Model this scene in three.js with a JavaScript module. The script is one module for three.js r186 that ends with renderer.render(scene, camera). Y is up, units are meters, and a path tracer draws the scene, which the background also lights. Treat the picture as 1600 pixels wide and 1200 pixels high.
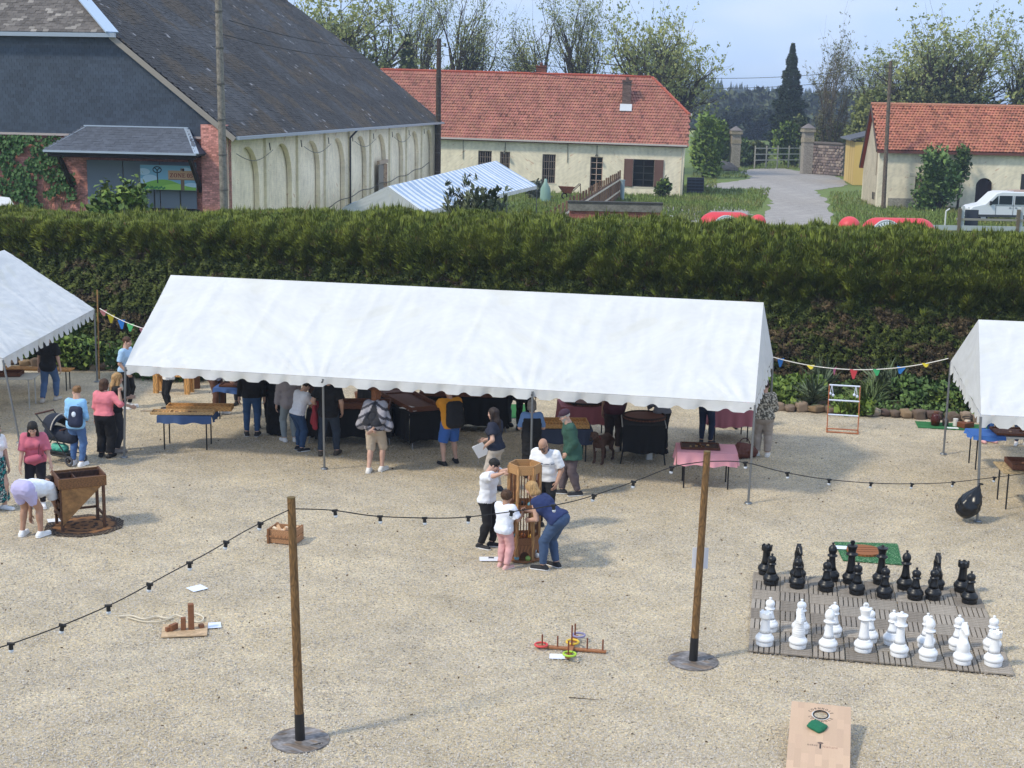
import * as THREE from 'three';
import { mergeGeometries, mergeVertices } from 'three/addons/utils/BufferGeometryUtils.js';
import { RoundedBoxGeometry } from 'three/addons/geometries/RoundedBoxGeometry.js';
import { createNoise2D, createNoise3D } from 'simplex-noise';

// ---------------------------------------------------------------- camera, sky, sun, exposure
const EYE = 7.6, FOCAL = 2250, PITCH = Math.atan(445 / FOCAL), ROLL = 1.1 * Math.PI / 180;   // focal length in pixels of a 1600 x 1200 picture
const scene = new THREE.Scene();
const camera = new THREE.PerspectiveCamera(2 * Math.atan(600 / FOCAL) * 180 / Math.PI, 4 / 3, 0.1, 3000);
camera.position.set(0, EYE, 0);
camera.lookAt(0, EYE - Math.tan(PITCH) * 10, -10);
camera.rotateZ(ROLL);
const renderer = new THREE.WebGLRenderer({ antialias: true });
renderer.setSize(1024, 768);
renderer.toneMapping = THREE.LinearToneMapping;
renderer.toneMappingExposure = 1.07;
renderer.shadowMap.enabled = true;
renderer.shadowMap.type = THREE.PCFSoftShadowMap;

function rng(seed) { let s = seed >>> 0; return () => { s = (s + 0x6D2B79F5) >>> 0; let t = s; t = Math.imul(t ^ (t >>> 15), t | 1); t ^= t + Math.imul(t ^ (t >>> 7), t | 61); return ((t ^ (t >>> 14)) >>> 0) / 4294967296; }; }
const n2 = createNoise2D(rng(11)), n3 = createNoise3D(rng(12));
const lerp = (a, b, t) => a + (b - a) * t, clamp = (x, a = 0, b = 1) => Math.min(b, Math.max(a, x)), R = d => d * Math.PI / 180;
const smooth = (a, b, x) => { const t = clamp((x - a) / (b - a)); return t * t * (3 - 2 * t); };
const V = (x, y, z) => new THREE.Vector3(x, y, z);
const fbm = (x, y, o = 4) => { let s = 0, a = 0.5, f = 1; for (let i = 0; i < o; i++) { s += a * n2(x * f, y * f); a *= 0.5; f *= 2.03; } return s; };

const SUN = V(-0.60, 0.72, 0.34).normalize();
{ // sky: pale hazy blue with thin high cloud
const W = 1024, Hh = 512, d = new Float32Array(W * Hh * 4);
for (let j = 0; j < Hh; j++) for (let i = 0; i < W; i++) {
const el = (j + 0.5) / Hh * Math.PI - Math.PI / 2, az = (i + 0.5) / W * 2 * Math.PI;
const y = Math.sin(el), cx = Math.cos(el) * Math.cos(az), cz = Math.cos(el) * Math.sin(az);
const t = clamp(y, 0, 1);
let c = [lerp(0.52, 0.43, Math.pow(t, 0.7)), lerp(0.685, 0.59, Math.pow(t, 0.7)), lerp(0.95, 0.89, Math.pow(t, 0.7))];
const k = 1 / (Math.max(y, 0) + 0.16);
const cl = smooth(0.0, 0.75, 0.5 * n3(cx * k * 0.9, 3.1, cz * k * 0.9) + 0.3 * n3(cx * k * 2.1, 7.7, cz * k * 2.6) + 0.16 * n3(cx * k * 5, 1.7, cz * k * 6) + 0.16);
c = [lerp(c[0], 0.86, cl * 0.3), lerp(c[1], 0.89, cl * 0.3), lerp(c[2], 0.96, cl * 0.3)];
const au = 0.7 * Math.exp(-Math.pow(Math.acos(clamp(cx * SUN.x + y * SUN.y + cz * SUN.z, -1, 1)) / 0.5, 2)); d.set([c[0] + au, c[1] + au * 0.96, c[2] + au * 0.88].map(v => v * 1.10).concat(1), (j * W + i) * 4);
}
const sky = new THREE.DataTexture(d, W, Hh, THREE.RGBAFormat, THREE.FloatType);
sky.mapping = THREE.EquirectangularReflectionMapping; sky.magFilter = THREE.LinearFilter; sky.minFilter = THREE.LinearFilter; sky.needsUpdate = true;
scene.background = sky; scene.environment = sky;
}
const sun = new THREE.DirectionalLight(new THREE.Color().setRGB(1, 0.90, 0.72), 2.7);
sun.position.copy(SUN).multiplyScalar(150).add(V(0, 0, -60)); sun.target.position.set(0, 0, -60);
sun.castShadow = true; sun.shadow.radius = 12; sun.shadow.mapSize.set(4096, 4096);
Object.assign(sun.shadow.camera, { left: -90, right: 90, top: 90, bottom: -90, near: 1, far: 400 });
scene.add(sun, sun.target);
scene.fog = new THREE.FogExp2(new THREE.Color().setRGB(0.56, 0.68, 0.88), 0.0005);

// ---------------------------------------------------------------- picking places: where the sight line through a pixel of the photograph meets a height or a depth
const cP = Math.cos(PITCH), sP = Math.sin(PITCH), cR = Math.cos(ROLL), sR = Math.sin(ROLL);
function sight(px, py) { const a = px - 800, b = 600 - py, u = a * cR - b * sR, v = a * sR + b * cR; return V(u, v * cP - FOCAL * sP, -(FOCAL * cP + v * sP)); }
function ground(px, py, h = 0) { const d = sight(px, py), t = (h - EYE) / d.y; return V(d.x * t, h, d.z * t); }
function atDepth(px, py, z) { const d = sight(px, py), t = z / d.z; return V(d.x * t, EYE + d.y * t, z); }

// ---------------------------------------------------------------- naming and adding
const taken = {};
function numbered(n) { const k = taken[n] = (taken[n] ?? -1) + 1; return k ? n + '_' + String(k).padStart(3, '0') : n; }
function tag(o, label, category, group, kind) { if (label) o.userData.label = label; if (category) o.userData.category = category; if (group) o.userData.group = group; if (kind) o.userData.kind = kind; return o; }
function thing(name, label, category, p = [0, 0, 0], turn = 0, group) {
const o = new THREE.Group(); o.name = numbered(name); scene.add(o);
if (p.isVector3) o.position.copy(p); else o.position.set(...p);
o.rotation.y = turn; return tag(o, label, category, group);
}
function copyOf(src, label, p, turn, name) { const c = src.clone(); c.name = numbered(name || src.name.replace(/_\d+$/, '')); c.userData = { ...src.userData }; if (label) c.userData.label = label; if (p) (p.isVector3 ? c.position.copy(p) : c.position.set(...p)); if (turn !== undefined) c.rotation.y = turn; scene.add(c); return c; }

// ---------------------------------------------------------------- geometry collecting
function norm(g, color) {
if (g.index) g = g.toNonIndexed();
if (!g.attributes.normal) g.computeVertexNormals();
const n = g.attributes.position.count;
if (!g.attributes.uv) g.setAttribute('uv', new THREE.BufferAttribute(new Float32Array(n * 2), 2));
for (const k of Object.keys(g.attributes)) if (!['position', 'normal', 'uv', 'color'].includes(k)) g.deleteAttribute(k);
return g;
}
const _m = new THREE.Matrix4(), _q = new THREE.Quaternion(), _e = new THREE.Euler();
class B {
constructor() { this.g = []; }
add(g, x = 0, y = 0, z = 0, rx = 0, ry = 0, rz = 0, s = 1) { g = norm(g.clone()); _m.compose(V(x, y, z), _q.setFromEuler(_e.set(rx, ry, rz)), V(s, s, s)); g.applyMatrix4(_m); this.g.push(g); return this; }
raw(g) { this.g.push(norm(g)); return this; }
box(w, h, d, x = 0, y = 0, z = 0, rx = 0, ry = 0, rz = 0) { return this.add(ubox(w, h, d), x, y, z, rx, ry, rz); }
rbox(w, h, d, r, x = 0, y = 0, z = 0, rx = 0, ry = 0, rz = 0) { return this.add(new RoundedBoxGeometry(w, h, d, 2, Math.min(r, w / 2.01, h / 2.01, d / 2.01)), x, y, z, rx, ry, rz); }
cyl(r0, r1, h, x = 0, y = 0, z = 0, seg = 12, rx = 0, ry = 0, rz = 0) { return this.add(ucyl(r0, r1, h, seg), x, y, z, rx, ry, rz); }
rod(a, b, r0, r1 = r0, seg = 8) { a = a.isVector3 ? a : V(...a); b = b.isVector3 ? b : V(...b); const d = b.clone().sub(a), L = d.length(); const g = ucyl(r1, r0, L, seg); _q.setFromUnitVectors(V(0, 1, 0), d.normalize()); _m.compose(a.clone().add(b).multiplyScalar(0.5), _q, V(1, 1, 1)); g.applyMatrix4(_m); this.g.push(norm(g)); return this; }
bar(a, b, w, h) { a = a.isVector3 ? a : V(...a); b = b.isVector3 ? b : V(...b); const d = b.clone().sub(a), L = d.length(); const g = ubox(w, h, L); const o = new THREE.Object3D(); o.position.copy(a).add(b).multiplyScalar(0.5); o.lookAt(b); o.updateMatrix(); g.applyMatrix4(o.matrix); this.g.push(norm(g)); return this; }
lathe(pts, seg = 20, x = 0, y = 0, z = 0) { return this.add(new THREE.LatheGeometry(pts.map(p => new THREE.Vector2(p[0], p[1])), seg), x, y, z); }
poly(pts, depth, m) { const g = new THREE.ExtrudeGeometry(shapeOf(pts), { depth, bevelEnabled: false }); if (m) g.applyMatrix4(m); this.g.push(norm(g)); return this; }
geo() { const col = this.g.some(g => g.attributes.color); if (col) for (const g of this.g) if (!g.attributes.color) g.setAttribute('color', new THREE.BufferAttribute(new Float32Array(g.attributes.position.count * 3).fill(1), 3)); const r = this.g.length === 1 ? this.g[0] : mergeGeometries(this.g); return r; }
mesh(name, m, parent) { return mesh(name, this.geo(), m, parent); }
}
const shapeOf = pts => new THREE.Shape(pts.map(p => new THREE.Vector2(p[0], p[1])));
function ubox(w, h, d) { const g = new THREE.BoxGeometry(w, h, d), u = g.attributes.uv, dims = [[d, h], [d, h], [w, d], [w, d], [w, h], [w, h]]; for (let i = 0; i < 24; i++) { const [a, b] = dims[i >> 2]; u.setXY(i, u.getX(i) * a, u.getY(i) * b); } return g; }
function ucyl(r0, r1, h, seg) { const g = new THREE.CylinderGeometry(r0, r1, h, seg), u = g.attributes.uv, c = Math.PI * (r0 + r1); for (let i = 0; i < u.count; i++) u.setXY(i, u.getX(i) * c, u.getY(i) * h); return g; }
function mesh(name, g, m, parent) { const o = new THREE.Mesh(g, m); o.name = parent ? name : numbered(name); o.castShadow = o.receiveShadow = true; (parent || scene).add(o); return o; }
function instanced(name, g, m, mats, cols, parent) {
const o = new THREE.InstancedMesh(g, m, mats.length); o.name = parent ? name : numbered(name); o.castShadow = o.receiveShadow = true;
mats.forEach((x, i) => o.setMatrixAt(i, x)); if (cols) { const c = new THREE.Color(); cols.forEach((x, i) => o.setColorAt(i, c.setRGB(x[0], x[1], x[2]))); }
(parent || scene).add(o); o.userData.kind = 'stuff'; return o;
}
const TM = (x, y, z, rx = 0, ry = 0, rz = 0, sx = 1, sy = sx, sz = sx) => new THREE.Matrix4().compose(V(x, y, z), new THREE.Quaternion().setFromEuler(new THREE.Euler(rx, ry, rz, 'YXZ')), V(sx, sy, sz));

// ---------------------------------------------------------------- textures and materials
function tex(w, h, fn, srgb = true, rep = 1) {
const d = new Uint8Array(w * h * 4);
for (let j = 0; j < h; j++) for (let i = 0; i < w; i++) { const c = fn(i / w, j / h, i, j), o = (j * w + i) * 4; if (typeof c === 'number') d[o] = d[o + 1] = d[o + 2] = clamp(c) * 255; else { d[o] = clamp(c[0]) * 255; d[o + 1] = clamp(c[1]) * 255; d[o + 2] = clamp(c[2]) * 255; } d[o + 3] = 255; }
const t = new THREE.DataTexture(d, w, h, THREE.RGBAFormat); t.wrapS = t.wrapT = THREE.RepeatWrapping; t.magFilter = THREE.LinearFilter; t.minFilter = THREE.LinearMipmapLinearFilter; t.generateMipmaps = true;
if (srgb) t.colorSpace = THREE.SRGBColorSpace; t.repeat.set(rep, rep); t.needsUpdate = true; return t;
}
// noise that repeats over the unit square
const tn = (u, v, f, s = 0) => { const a = u * 2 * Math.PI, b = v * 2 * Math.PI, r = f / (2 * Math.PI); return n3(Math.cos(a) * r + s, Math.sin(a) * r + Math.cos(b) * r * 1.3, Math.sin(b) * r * 1.3 - s); };
const mcache = {};
function mat(hex, rough = 0.8, o = {}) { const key = !Object.keys(o).length && hex + '/' + rough; if (key && mcache[key]) return mcache[key]; const m = new THREE.MeshStandardMaterial({ color: hex, roughness: rough, ...o }); if (key) mcache[key] = m; return m; }
const vcol = (rough = 0.8, o = {}) => new THREE.MeshStandardMaterial({ color: 0xffffff, vertexColors: true, roughness: rough, ...o });
function canvasTex(w, h, draw) { const c = document.createElement('canvas'); c.width = w; c.height = h; draw(c.getContext('2d'), w, h); const t = new THREE.CanvasTexture(c); t.colorSpace = THREE.SRGBColorSpace; return t; }
const lin = hex => { const c = new THREE.Color(hex); return [c.r, c.g, c.b]; };

// wood: grain along v, repeating every metre
const woodGrain = tex(512, 512, (u, v) => { const w = tn(u, v, 2, 4) * 0.35 + tn(u * 1, v, 5, 1) * 0.15; const ring = Math.sin((u * 14 + w * 3) * 2 * Math.PI); const g = 0.80 + 0.09 * ring + 0.12 * tn((u * 8) % 1, v, 6, 8) + 0.06 * tn((u * 32) % 1, v, 8, 2); return [g, g * 0.985, g * 0.96]; });
const woodBump = tex(256, 256, (u, v) => 0.5 + 0.3 * Math.sin(u * 40 * Math.PI) * 0.4 + 0.3 * tn((u * 16) % 1, v, 6, 3), false);
const wood = (hex, rough = 0.7, o = {}) => mat(hex, rough, { map: woodGrain, bumpMap: woodBump, bumpScale: 0.002, ...o });
const blotch = tex(512, 512, (u, v) => { const a = 0.86 + 0.10 * tn(u, v, 4, 2) + 0.07 * tn(u, v, 11, 5) + 0.05 * tn(u, v, 37, 9); return [a, a, a * 0.99]; });
const metalGrey = mat(0x8c9094, 0.42, { metalness: 0.75 }), blackMetal = mat(0x1b1b1d, 0.5), blackPlastic = mat(0x141416, 0.45);
// THE GROUND
const gravelTex = (() => {
const N = 1600, cells = 236, r = rng(5), px = new Float32Array(cells * cells), py = new Float32Array(cells * cells), tone = new Float32Array(cells * cells), hue = new Float32Array(cells * cells), sz = new Float32Array(cells * cells);
for (let i = 0; i < cells * cells; i++) { px[i] = r(); py[i] = r(); const q = r(); tone[i] = q < 0.04 ? 0.52 + r() * 0.3 : q > 0.95 ? 1.06 + r() * 0.1 : 0.86 + r() * 0.22; hue[i] = r(); sz[i] = 0.6 + r() * 0.5; }
const col = new Uint8Array(N * N * 4), bump = new Uint8Array(N * N * 4);
for (let j = 0; j < N; j++) for (let i = 0; i < N; i++) {
const x = i / N * cells, y = j / N * cells, cx = Math.floor(x), cy = Math.floor(y); let b1 = 9, b2 = 9, id = 0;
for (let q = -1; q <= 1; q++) for (let p = -1; p <= 1; p++) { const a = (cx + p + cells) % cells, b = (cy + q + cells) % cells, k = b * cells + a, dx = cx + p + px[k] - x, dy = cy + q + py[k] - y, d = Math.sqrt(dx * dx + dy * dy) / sz[k]; if (d < b1) { b2 = b1; b1 = d; id = k; } else if (d < b2) b2 = d; }
const edge = clamp((b2 - b1) * 2.6), o = (j * N + i) * 4, big = 1 + 0.05 * tn(i / N, j / N, 3, 2) + 0.04 * tn(i / N, j / N, 9, 6);
const t = tone[id] * big, c = edge < 0.13 ? [0.66, 0.60, 0.51] : [t * lerp(0.87, 0.89, hue[id]), t * lerp(0.835, 0.825, hue[id]), t * lerp(0.775, 0.70, hue[id])];
col[o] = clamp(c[0]) * 255; col[o + 1] = clamp(c[1]) * 255; col[o + 2] = clamp(c[2]) * 255; col[o + 3] = 255;
const h = Math.pow(edge, 0.5) * (0.55 + 0.45 * tone[id]); bump[o] = bump[o + 1] = bump[o + 2] = clamp(h * 0.8) * 255; bump[o + 3] = 255;
}
const mk = (d, srgb) => { const t = new THREE.DataTexture(d, N, N, THREE.RGBAFormat); t.wrapS = t.wrapT = THREE.RepeatWrapping; t.magFilter = THREE.LinearFilter; t.minFilter = THREE.LinearMipmapLinearFilter; t.generateMipmaps = true; if (srgb) t.colorSpace = THREE.SRGBColorSpace; t.needsUpdate = true; return t; };
return { map: mk(col, true), bump: mk(bump, false) };
})();
const DH = V(0.980, 0, 0.200), NH = V(0.200, 0, -0.980);            // along the hedge and away behind it
const hedgeZ = x => -40.7 + 0.204 * x;
const grassTex = tex(512, 512, (u, v) => { const a = tn(u, v, 30, 3), b = tn(u, v, 90, 6), c = tn(u, v, 6, 1); const g = 0.8 + 0.22 * a + 0.2 * b, dry = clamp(0.35 + 0.6 * c); return [g * lerp(0.44, 0.56, dry), g * lerp(0.56, 0.58, dry), g * lerp(0.22, 0.30, dry)]; });
function sheet(name, w, d, x, y, z, nx, nz, m, metres, tint) {
const g = new THREE.PlaneGeometry(w, d, nx, nz); g.rotateX(-Math.PI / 2); g.translate(x, y, z);
const p = g.attributes.position, u = g.attributes.uv, c = new Float32Array(p.count * 3);
for (let i = 0; i < p.count; i++) { u.setXY(i, p.getX(i) / metres, p.getZ(i) / metres); const t = tint ? tint(p.getX(i), p.getZ(i), p, i) : [1, 1, 1]; c.set(t, i * 3); }
g.setAttribute('color', new THREE.BufferAttribute(c, 3)); g.computeVertexNormals();
return tag(mesh(name, g, m), 0, 0, 0, 'structure');
}
// one great field out to the horizon, grass of uneven height and colour
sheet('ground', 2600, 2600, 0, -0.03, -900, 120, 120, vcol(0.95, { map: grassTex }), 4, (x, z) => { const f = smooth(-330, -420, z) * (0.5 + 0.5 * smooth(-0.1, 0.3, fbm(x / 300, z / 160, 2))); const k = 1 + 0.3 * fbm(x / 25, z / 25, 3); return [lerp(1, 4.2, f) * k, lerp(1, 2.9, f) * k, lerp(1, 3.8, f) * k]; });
sheet('gravel_yard', 100, 54, 0, 0, -17.2, 200, 120, vcol(0.92, { map: gravelTex.map, bumpMap: gravelTex.bump, bumpScale: 0.015 }), 5.3, (x, z, p, i) => {
p.setY(i, 0.012 * fbm(x / 1.6, z / 1.6, 3)); const n = fbm(x / 4.5 + 3, z / 3, 3), q = fbm(x / 1.3, z / 1.3, 2), warm = clamp(0.5 + 0.9 * n + 0.3 * q); const k = 0.93 + 0.12 * q; return [k * lerp(0.82, 0.89, warm), k * lerp(0.80, 0.845, warm), k * lerp(0.76, 0.745, warm)];
});
{ // loose stones lying proud on the bed, nearest part of the yard
const r = rng(77), mats = [], cols = [], g = new THREE.IcosahedronGeometry(1, 0); const p = g.attributes.position;
for (let i = 0; i < 150000; i++) {
const z = -14.6 - 20 * Math.pow(r(), 1.5), half = -z * 0.37 + 1.5, x = (r() * 2 - 1) * half, s = 0.007 + 0.009 * r() * r();
mats.push(TM(x, 0.004 + 0.012 * fbm(x / 1.6, z / 1.6, 3), z, r() * 6, r() * 6, r() * 6, s * (0.9 + 0.6 * r()), s * (0.6 + 0.3 * r()), s));
const q = r(), t = q < 0.04 ? 0.28 + 0.1 * r() : 0.42 + 0.24 * r(), w = r(); cols.push([t * lerp(1, 1.03, w), t * lerp(0.94, 0.91, w), t * lerp(0.85, 0.76, w)]);
}
tag(instanced('gravel', g, new THREE.MeshStandardMaterial({ roughness: 0.9, flatShading: true }), mats, cols), 'loose pale limestone gravel covering the yard', 'gravel', null, 'stuff');
}
// the lane between the far buildings, its edge uneven
const laneMat = vcol(0.95, { map: tex(512, 512, (u, v) => { const a = 0.60 + 0.06 * tn(u, v, 5, 2) + 0.07 * tn(u, v, 40, 4) + 0.05 * tn(u, v, 110, 7); return [a * 0.99, a * 0.96, a * 0.93]; }) });
function patch(name, pts, y, m, wob = 0.35, seed = 0) {
const c = new THREE.CatmullRomCurve3(pts.map(p => { const g = ground(p[0], p[1]); return V(g.x, 0, g.z); }), true, 'centripetal'), L = c.getPoints(160).slice(0, 160);
const s = new THREE.Shape(L.map((p, i) => new THREE.Vector2(p.x + wob * n2(i * 0.7, seed), -(p.z + wob * 2.2 * n2(i * 0.7, seed + 9)))));
const g = new THREE.ShapeGeometry(s); g.rotateX(-Math.PI / 2); g.translate(0, y, 0); const P = g.attributes.position, u = g.attributes.uv; for (let i = 0; i < u.count; i++) u.setXY(i, P.getX(i) / 4, P.getZ(i) / 4);
g.setAttribute('color', new THREE.BufferAttribute(new Float32Array(P.count * 3).fill(1), 3)); return tag(mesh(name, g, m), 0, 0, 0, 'structure');
}
patch('lane', [[1162, 266], [1208, 262], [1250, 267], [1300, 274], [1318, 290], [1280, 296], [1287, 310], [1300, 345], [1302, 400], [1165, 400], [1196, 340], [1204, 316], [1196, 303], [1180, 295], [1130, 294], [1100, 290], [1140, 284], [1172, 278]], -0.012, laneMat);
patch('track', [[1040, 322], [1150, 324], [1168, 350], [1160, 420], [960, 420], [1000, 350]], -0.016, laneMat, 0.3, 5);
// GRASS TUFTS beyond the hedge
{
const r = rng(31), blade = new THREE.BufferGeometry(), P = [], N = [];
for (let i = 0; i < 6; i++) { const a = i * 1.05 + 0.2, l = 0.16 + 0.07 * (i % 3), o = 0.09 + 0.04 * (i % 2), w = 0.035, c = Math.cos(a), s = Math.sin(a); P.push(-s * w, 0, c * w, s * w, 0, -c * w, c * o, l, s * o); for (let k = 0; k < 3; k++) N.push(c * 0.3, 0.9, s * 0.3); }
blade.setAttribute('position', new THREE.Float32BufferAttribute(P, 3)); blade.setAttribute('normal', new THREE.Float32BufferAttribute(N, 3));
const mats = [], cols = [], zones = [[1000, 1110, 288, 345], [1080, 1205, 262, 330], [1290, 1480, 300, 365], [1455, 1600, 325, 365], [820, 1010, 285, 345], [1165, 1258, 205, 268], [680, 860, 280, 345]];
const lane = (x, y) => (y > 278 && y < 295 && x > 1120 && x < 1310) || (y >= 295 && x > lerp(1205, 1180, (y - 295) / 50) && x < lerp(1290, 1304, (y - 295) / 50)) || (y <= 278 && y > 264 && x > 1168);
for (let i = 0; i < 26000; i++) { const q = zones[Math.floor(r() * zones.length)], px = lerp(q[0], q[1], r()), py = lerp(q[2], q[3], r()); if (lane(px, py) || Math.min(px - q[0], q[1] - px) / 40 + Math.min(py - q[2], q[3] - py) / 40 < 0.5 * r()) continue; const g = ground(px, py), s = (0.45 + 0.6 * r()) * (q === zones[5] ? 1.1 : 1); mats.push(TM(g.x, -0.03, g.z, 0, r() * 6.3, 0, s, s * (0.6 + 0.9 * r()), s)); const k = 0.7 + 0.6 * r(), d = r() * 0.8 * smooth(-0.2, 0.4, fbm(g.x / 6, g.z / 9, 2)); cols.push([k * lerp(0.19, 0.32, d), k * lerp(0.28, 0.30, d), k * lerp(0.055, 0.10, d)]); }
tag(instanced('grass', blade, new THREE.MeshStandardMaterial({ roughness: 0.8, side: THREE.DoubleSide }), mats, cols), 'rough green grass growing beside the grey lane beyond the hedge', 'grass', null, 'stuff');
}
// THE HEDGE
function sprigGeo(seed, n, len, spread, width) {   // a spray of small flat scale-leaf twigs
const r = rng(seed), P = [], N = [];
for (let i = 0; i < n; i++) {
const a = r() * 6.283, t = spread * (0.3 + r()), d = V(Math.cos(a) * t, 1, Math.sin(a) * t).normalize(), side = V(-Math.sin(a + r()), 0.3 * (r() - 0.5), Math.cos(a)).normalize(), l = len * (0.55 + 0.6 * r()), w = width * (0.6 + 0.7 * r());
const o = d.clone().multiplyScalar(l * 0.15 * r()), m = o.clone().addScaledVector(d, l * 0.5), e = o.clone().addScaledVector(d, l).add(V(0, -0.1 * l * t, 0)), nn = side.clone().cross(d).normalize();
const L = m.clone().addScaledVector(side, w), Q = m.clone().addScaledVector(side, -w);
for (const v of [o, L, e, o, e, Q]) { P.push(v.x, v.y, v.z); N.push(lerp(nn.x, d.x, 0.5), lerp(nn.y, d.y, 0.5), lerp(nn.z, d.z, 0.5)); }
}
const g = new THREE.BufferGeometry(); g.setAttribute('position', new THREE.Float32BufferAttribute(P, 3)); g.setAttribute('normal', new THREE.Float32BufferAttribute(N, 3)); return g;
}
const leafMat = (rough = 0.75) => new THREE.MeshPhysicalMaterial({ color: 0xffffff, roughness: rough, side: THREE.DoubleSide, transmission: 0.3, thickness: 0, specularIntensity: 0.5 });
const leafOpaque = new THREE.MeshStandardMaterial({ color: 0xffffff, roughness: 0.72, side: THREE.DoubleSide });
const quatTo = (dir, roll, out = new THREE.Quaternion()) => out.setFromUnitVectors(V(0, 1, 0), dir).multiply(new THREE.Quaternion().setFromAxisAngle(V(0, 1, 0), roll));
{
const hedge = thing('hedge', 'long tall clipped evergreen hedge behind the white tents', 'hedge', [0, 0, -40.7], -0.2014);
const half = 24, r = rng(91);
const low = x => lerp(3.25, 2.82, smooth(-13, 13, x)) + 0.16 * fbm(x / 1.5, 4, 3), topH = x => lerp(3.55, 3.95, smooth(-14, -4, x)) + 0.26 * fbm(x / 2.7, 1.5, 3);
// profile: [height, depth] down the clipped face, out over the bulging crown, back over the top
const prof = (x, s) => { const L = low(x), T = topH(x), bul = 0.24 + 0.26 * fbm(x / 1.1, 9, 3); const k = [[0, -0.2], [L * 0.4, 0], [L * 0.7, 0.02], [L * 0.86, 0.05 + bul * 0.2], [L, 0.06 + bul * 0.45], [L + 0.3, 0.02 + bul * 0.45], [lerp(L, T, 0.75), bul * 0.4 - 0.25], [T, -0.7], [T + 0.1, -1.6], [T, -2.6], [T - 0.8, -3.3], [0, -3.4]]; const f = s * (k.length - 1), i = Math.min(k.length - 2, Math.floor(f)), t = f - i; return [lerp(k[i][0], k[i + 1][0], t), lerp(k[i][1], k[i + 1][1], t)]; };
// dark woody core a hand's breadth inside
const nx = 240, ns = 22, P = [], I = [];
for (let i = 0; i <= nx; i++) for (let j = 0; j <= ns; j++) { const x = lerp(-half, half, i / nx), [y, z] = prof(x, j / ns), b = 0.10 * fbm(x * 1.5, y * 1.5 + z, 2); P.push(x, y - (j > 7 ? 0.16 : 0) + b, z - 0.14 + b); }
for (let i = 0; i < nx; i++) for (let j = 0; j < ns; j++) { const a = i * (ns + 1) + j, b = a + ns + 1; I.push(a, b, a + 1, b, b + 1, a + 1); }
const g = new THREE.BufferGeometry(); g.setAttribute('position', new THREE.Float32BufferAttribute(P, 3)); g.setIndex(I); g.computeVertexNormals();
mesh('twigs', g, new THREE.MeshStandardMaterial({ color: 0x2a2416, roughness: 1, side: THREE.DoubleSide }), hedge);
const face = [], faceC = [], crown = [], crownC = [], q = new THREE.Quaternion();
for (let i = 0; i < 150000; i++) {
const x = lerp(-21, 21, r()), s = r() * 0.84, [y0, z0] = prof(x, s), [y1, z1] = prof(x, s + 0.01), t = V(0, y1 - y0, z1 - z0).normalize(), n = V(0, -t.z, t.y); if (y0 < 0.05 && r() < 0.7) continue; if (n.z < 0 && s < 0.5) n.negate();
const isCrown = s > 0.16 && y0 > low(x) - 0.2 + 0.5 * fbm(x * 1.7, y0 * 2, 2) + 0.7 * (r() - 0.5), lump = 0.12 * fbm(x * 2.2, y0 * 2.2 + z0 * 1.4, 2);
const dir = isCrown ? V(0.5 * (r() - 0.5), 0.75 + 0.5 * r(), 0.55 * n.z + 0.5 * (r() - 0.5)) : V(0.9 * (r() - 0.5), 0.35 + 0.8 * r(), 0.55 + 0.5 * r()); dir.normalize(); quatTo(dir, r() * 6.3, q);
const sc = isCrown ? 0.85 + 0.75 * r() : 0.55 + 0.5 * r(), m = new THREE.Matrix4().compose(V(x, y0 + n.y * lump - (isCrown ? 0.06 : 0), z0 + n.z * lump - 0.06), q, V(sc, sc * (isCrown ? 1.15 : 1), sc));
const k = 0.7 + 0.6 * r(), w = x + 0.0 * y0;
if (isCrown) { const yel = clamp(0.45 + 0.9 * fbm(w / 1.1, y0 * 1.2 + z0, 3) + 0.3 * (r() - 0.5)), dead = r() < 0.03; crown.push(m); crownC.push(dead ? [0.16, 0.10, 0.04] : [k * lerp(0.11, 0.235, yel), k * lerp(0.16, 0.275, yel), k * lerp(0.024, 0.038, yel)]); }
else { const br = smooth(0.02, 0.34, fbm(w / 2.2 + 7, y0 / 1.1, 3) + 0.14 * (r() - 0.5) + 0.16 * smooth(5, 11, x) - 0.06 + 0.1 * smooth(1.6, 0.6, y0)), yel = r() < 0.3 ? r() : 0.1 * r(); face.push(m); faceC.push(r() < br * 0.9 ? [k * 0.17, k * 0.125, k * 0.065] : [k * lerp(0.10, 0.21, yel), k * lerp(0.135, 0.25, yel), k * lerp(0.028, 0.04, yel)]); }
}
// upright young shoots standing out of the top
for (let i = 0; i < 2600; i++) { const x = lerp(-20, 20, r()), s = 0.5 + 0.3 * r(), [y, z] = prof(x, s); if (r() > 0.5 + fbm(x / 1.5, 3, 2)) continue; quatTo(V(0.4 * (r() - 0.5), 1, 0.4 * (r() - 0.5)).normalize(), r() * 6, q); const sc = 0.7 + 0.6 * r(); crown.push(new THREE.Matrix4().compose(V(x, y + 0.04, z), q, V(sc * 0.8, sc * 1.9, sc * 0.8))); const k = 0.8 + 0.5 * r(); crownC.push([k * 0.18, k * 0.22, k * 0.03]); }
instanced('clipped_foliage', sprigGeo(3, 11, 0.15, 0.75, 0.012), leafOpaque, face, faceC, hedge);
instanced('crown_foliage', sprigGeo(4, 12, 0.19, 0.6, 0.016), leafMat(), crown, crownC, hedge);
}
// THE FAR BUILDINGS
const plaster = (hex, seed, o = {}) => mat(hex, 0.92, { map: plasterTex, bumpMap: brickBump, bumpScale: 0.012, ...o });
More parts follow.
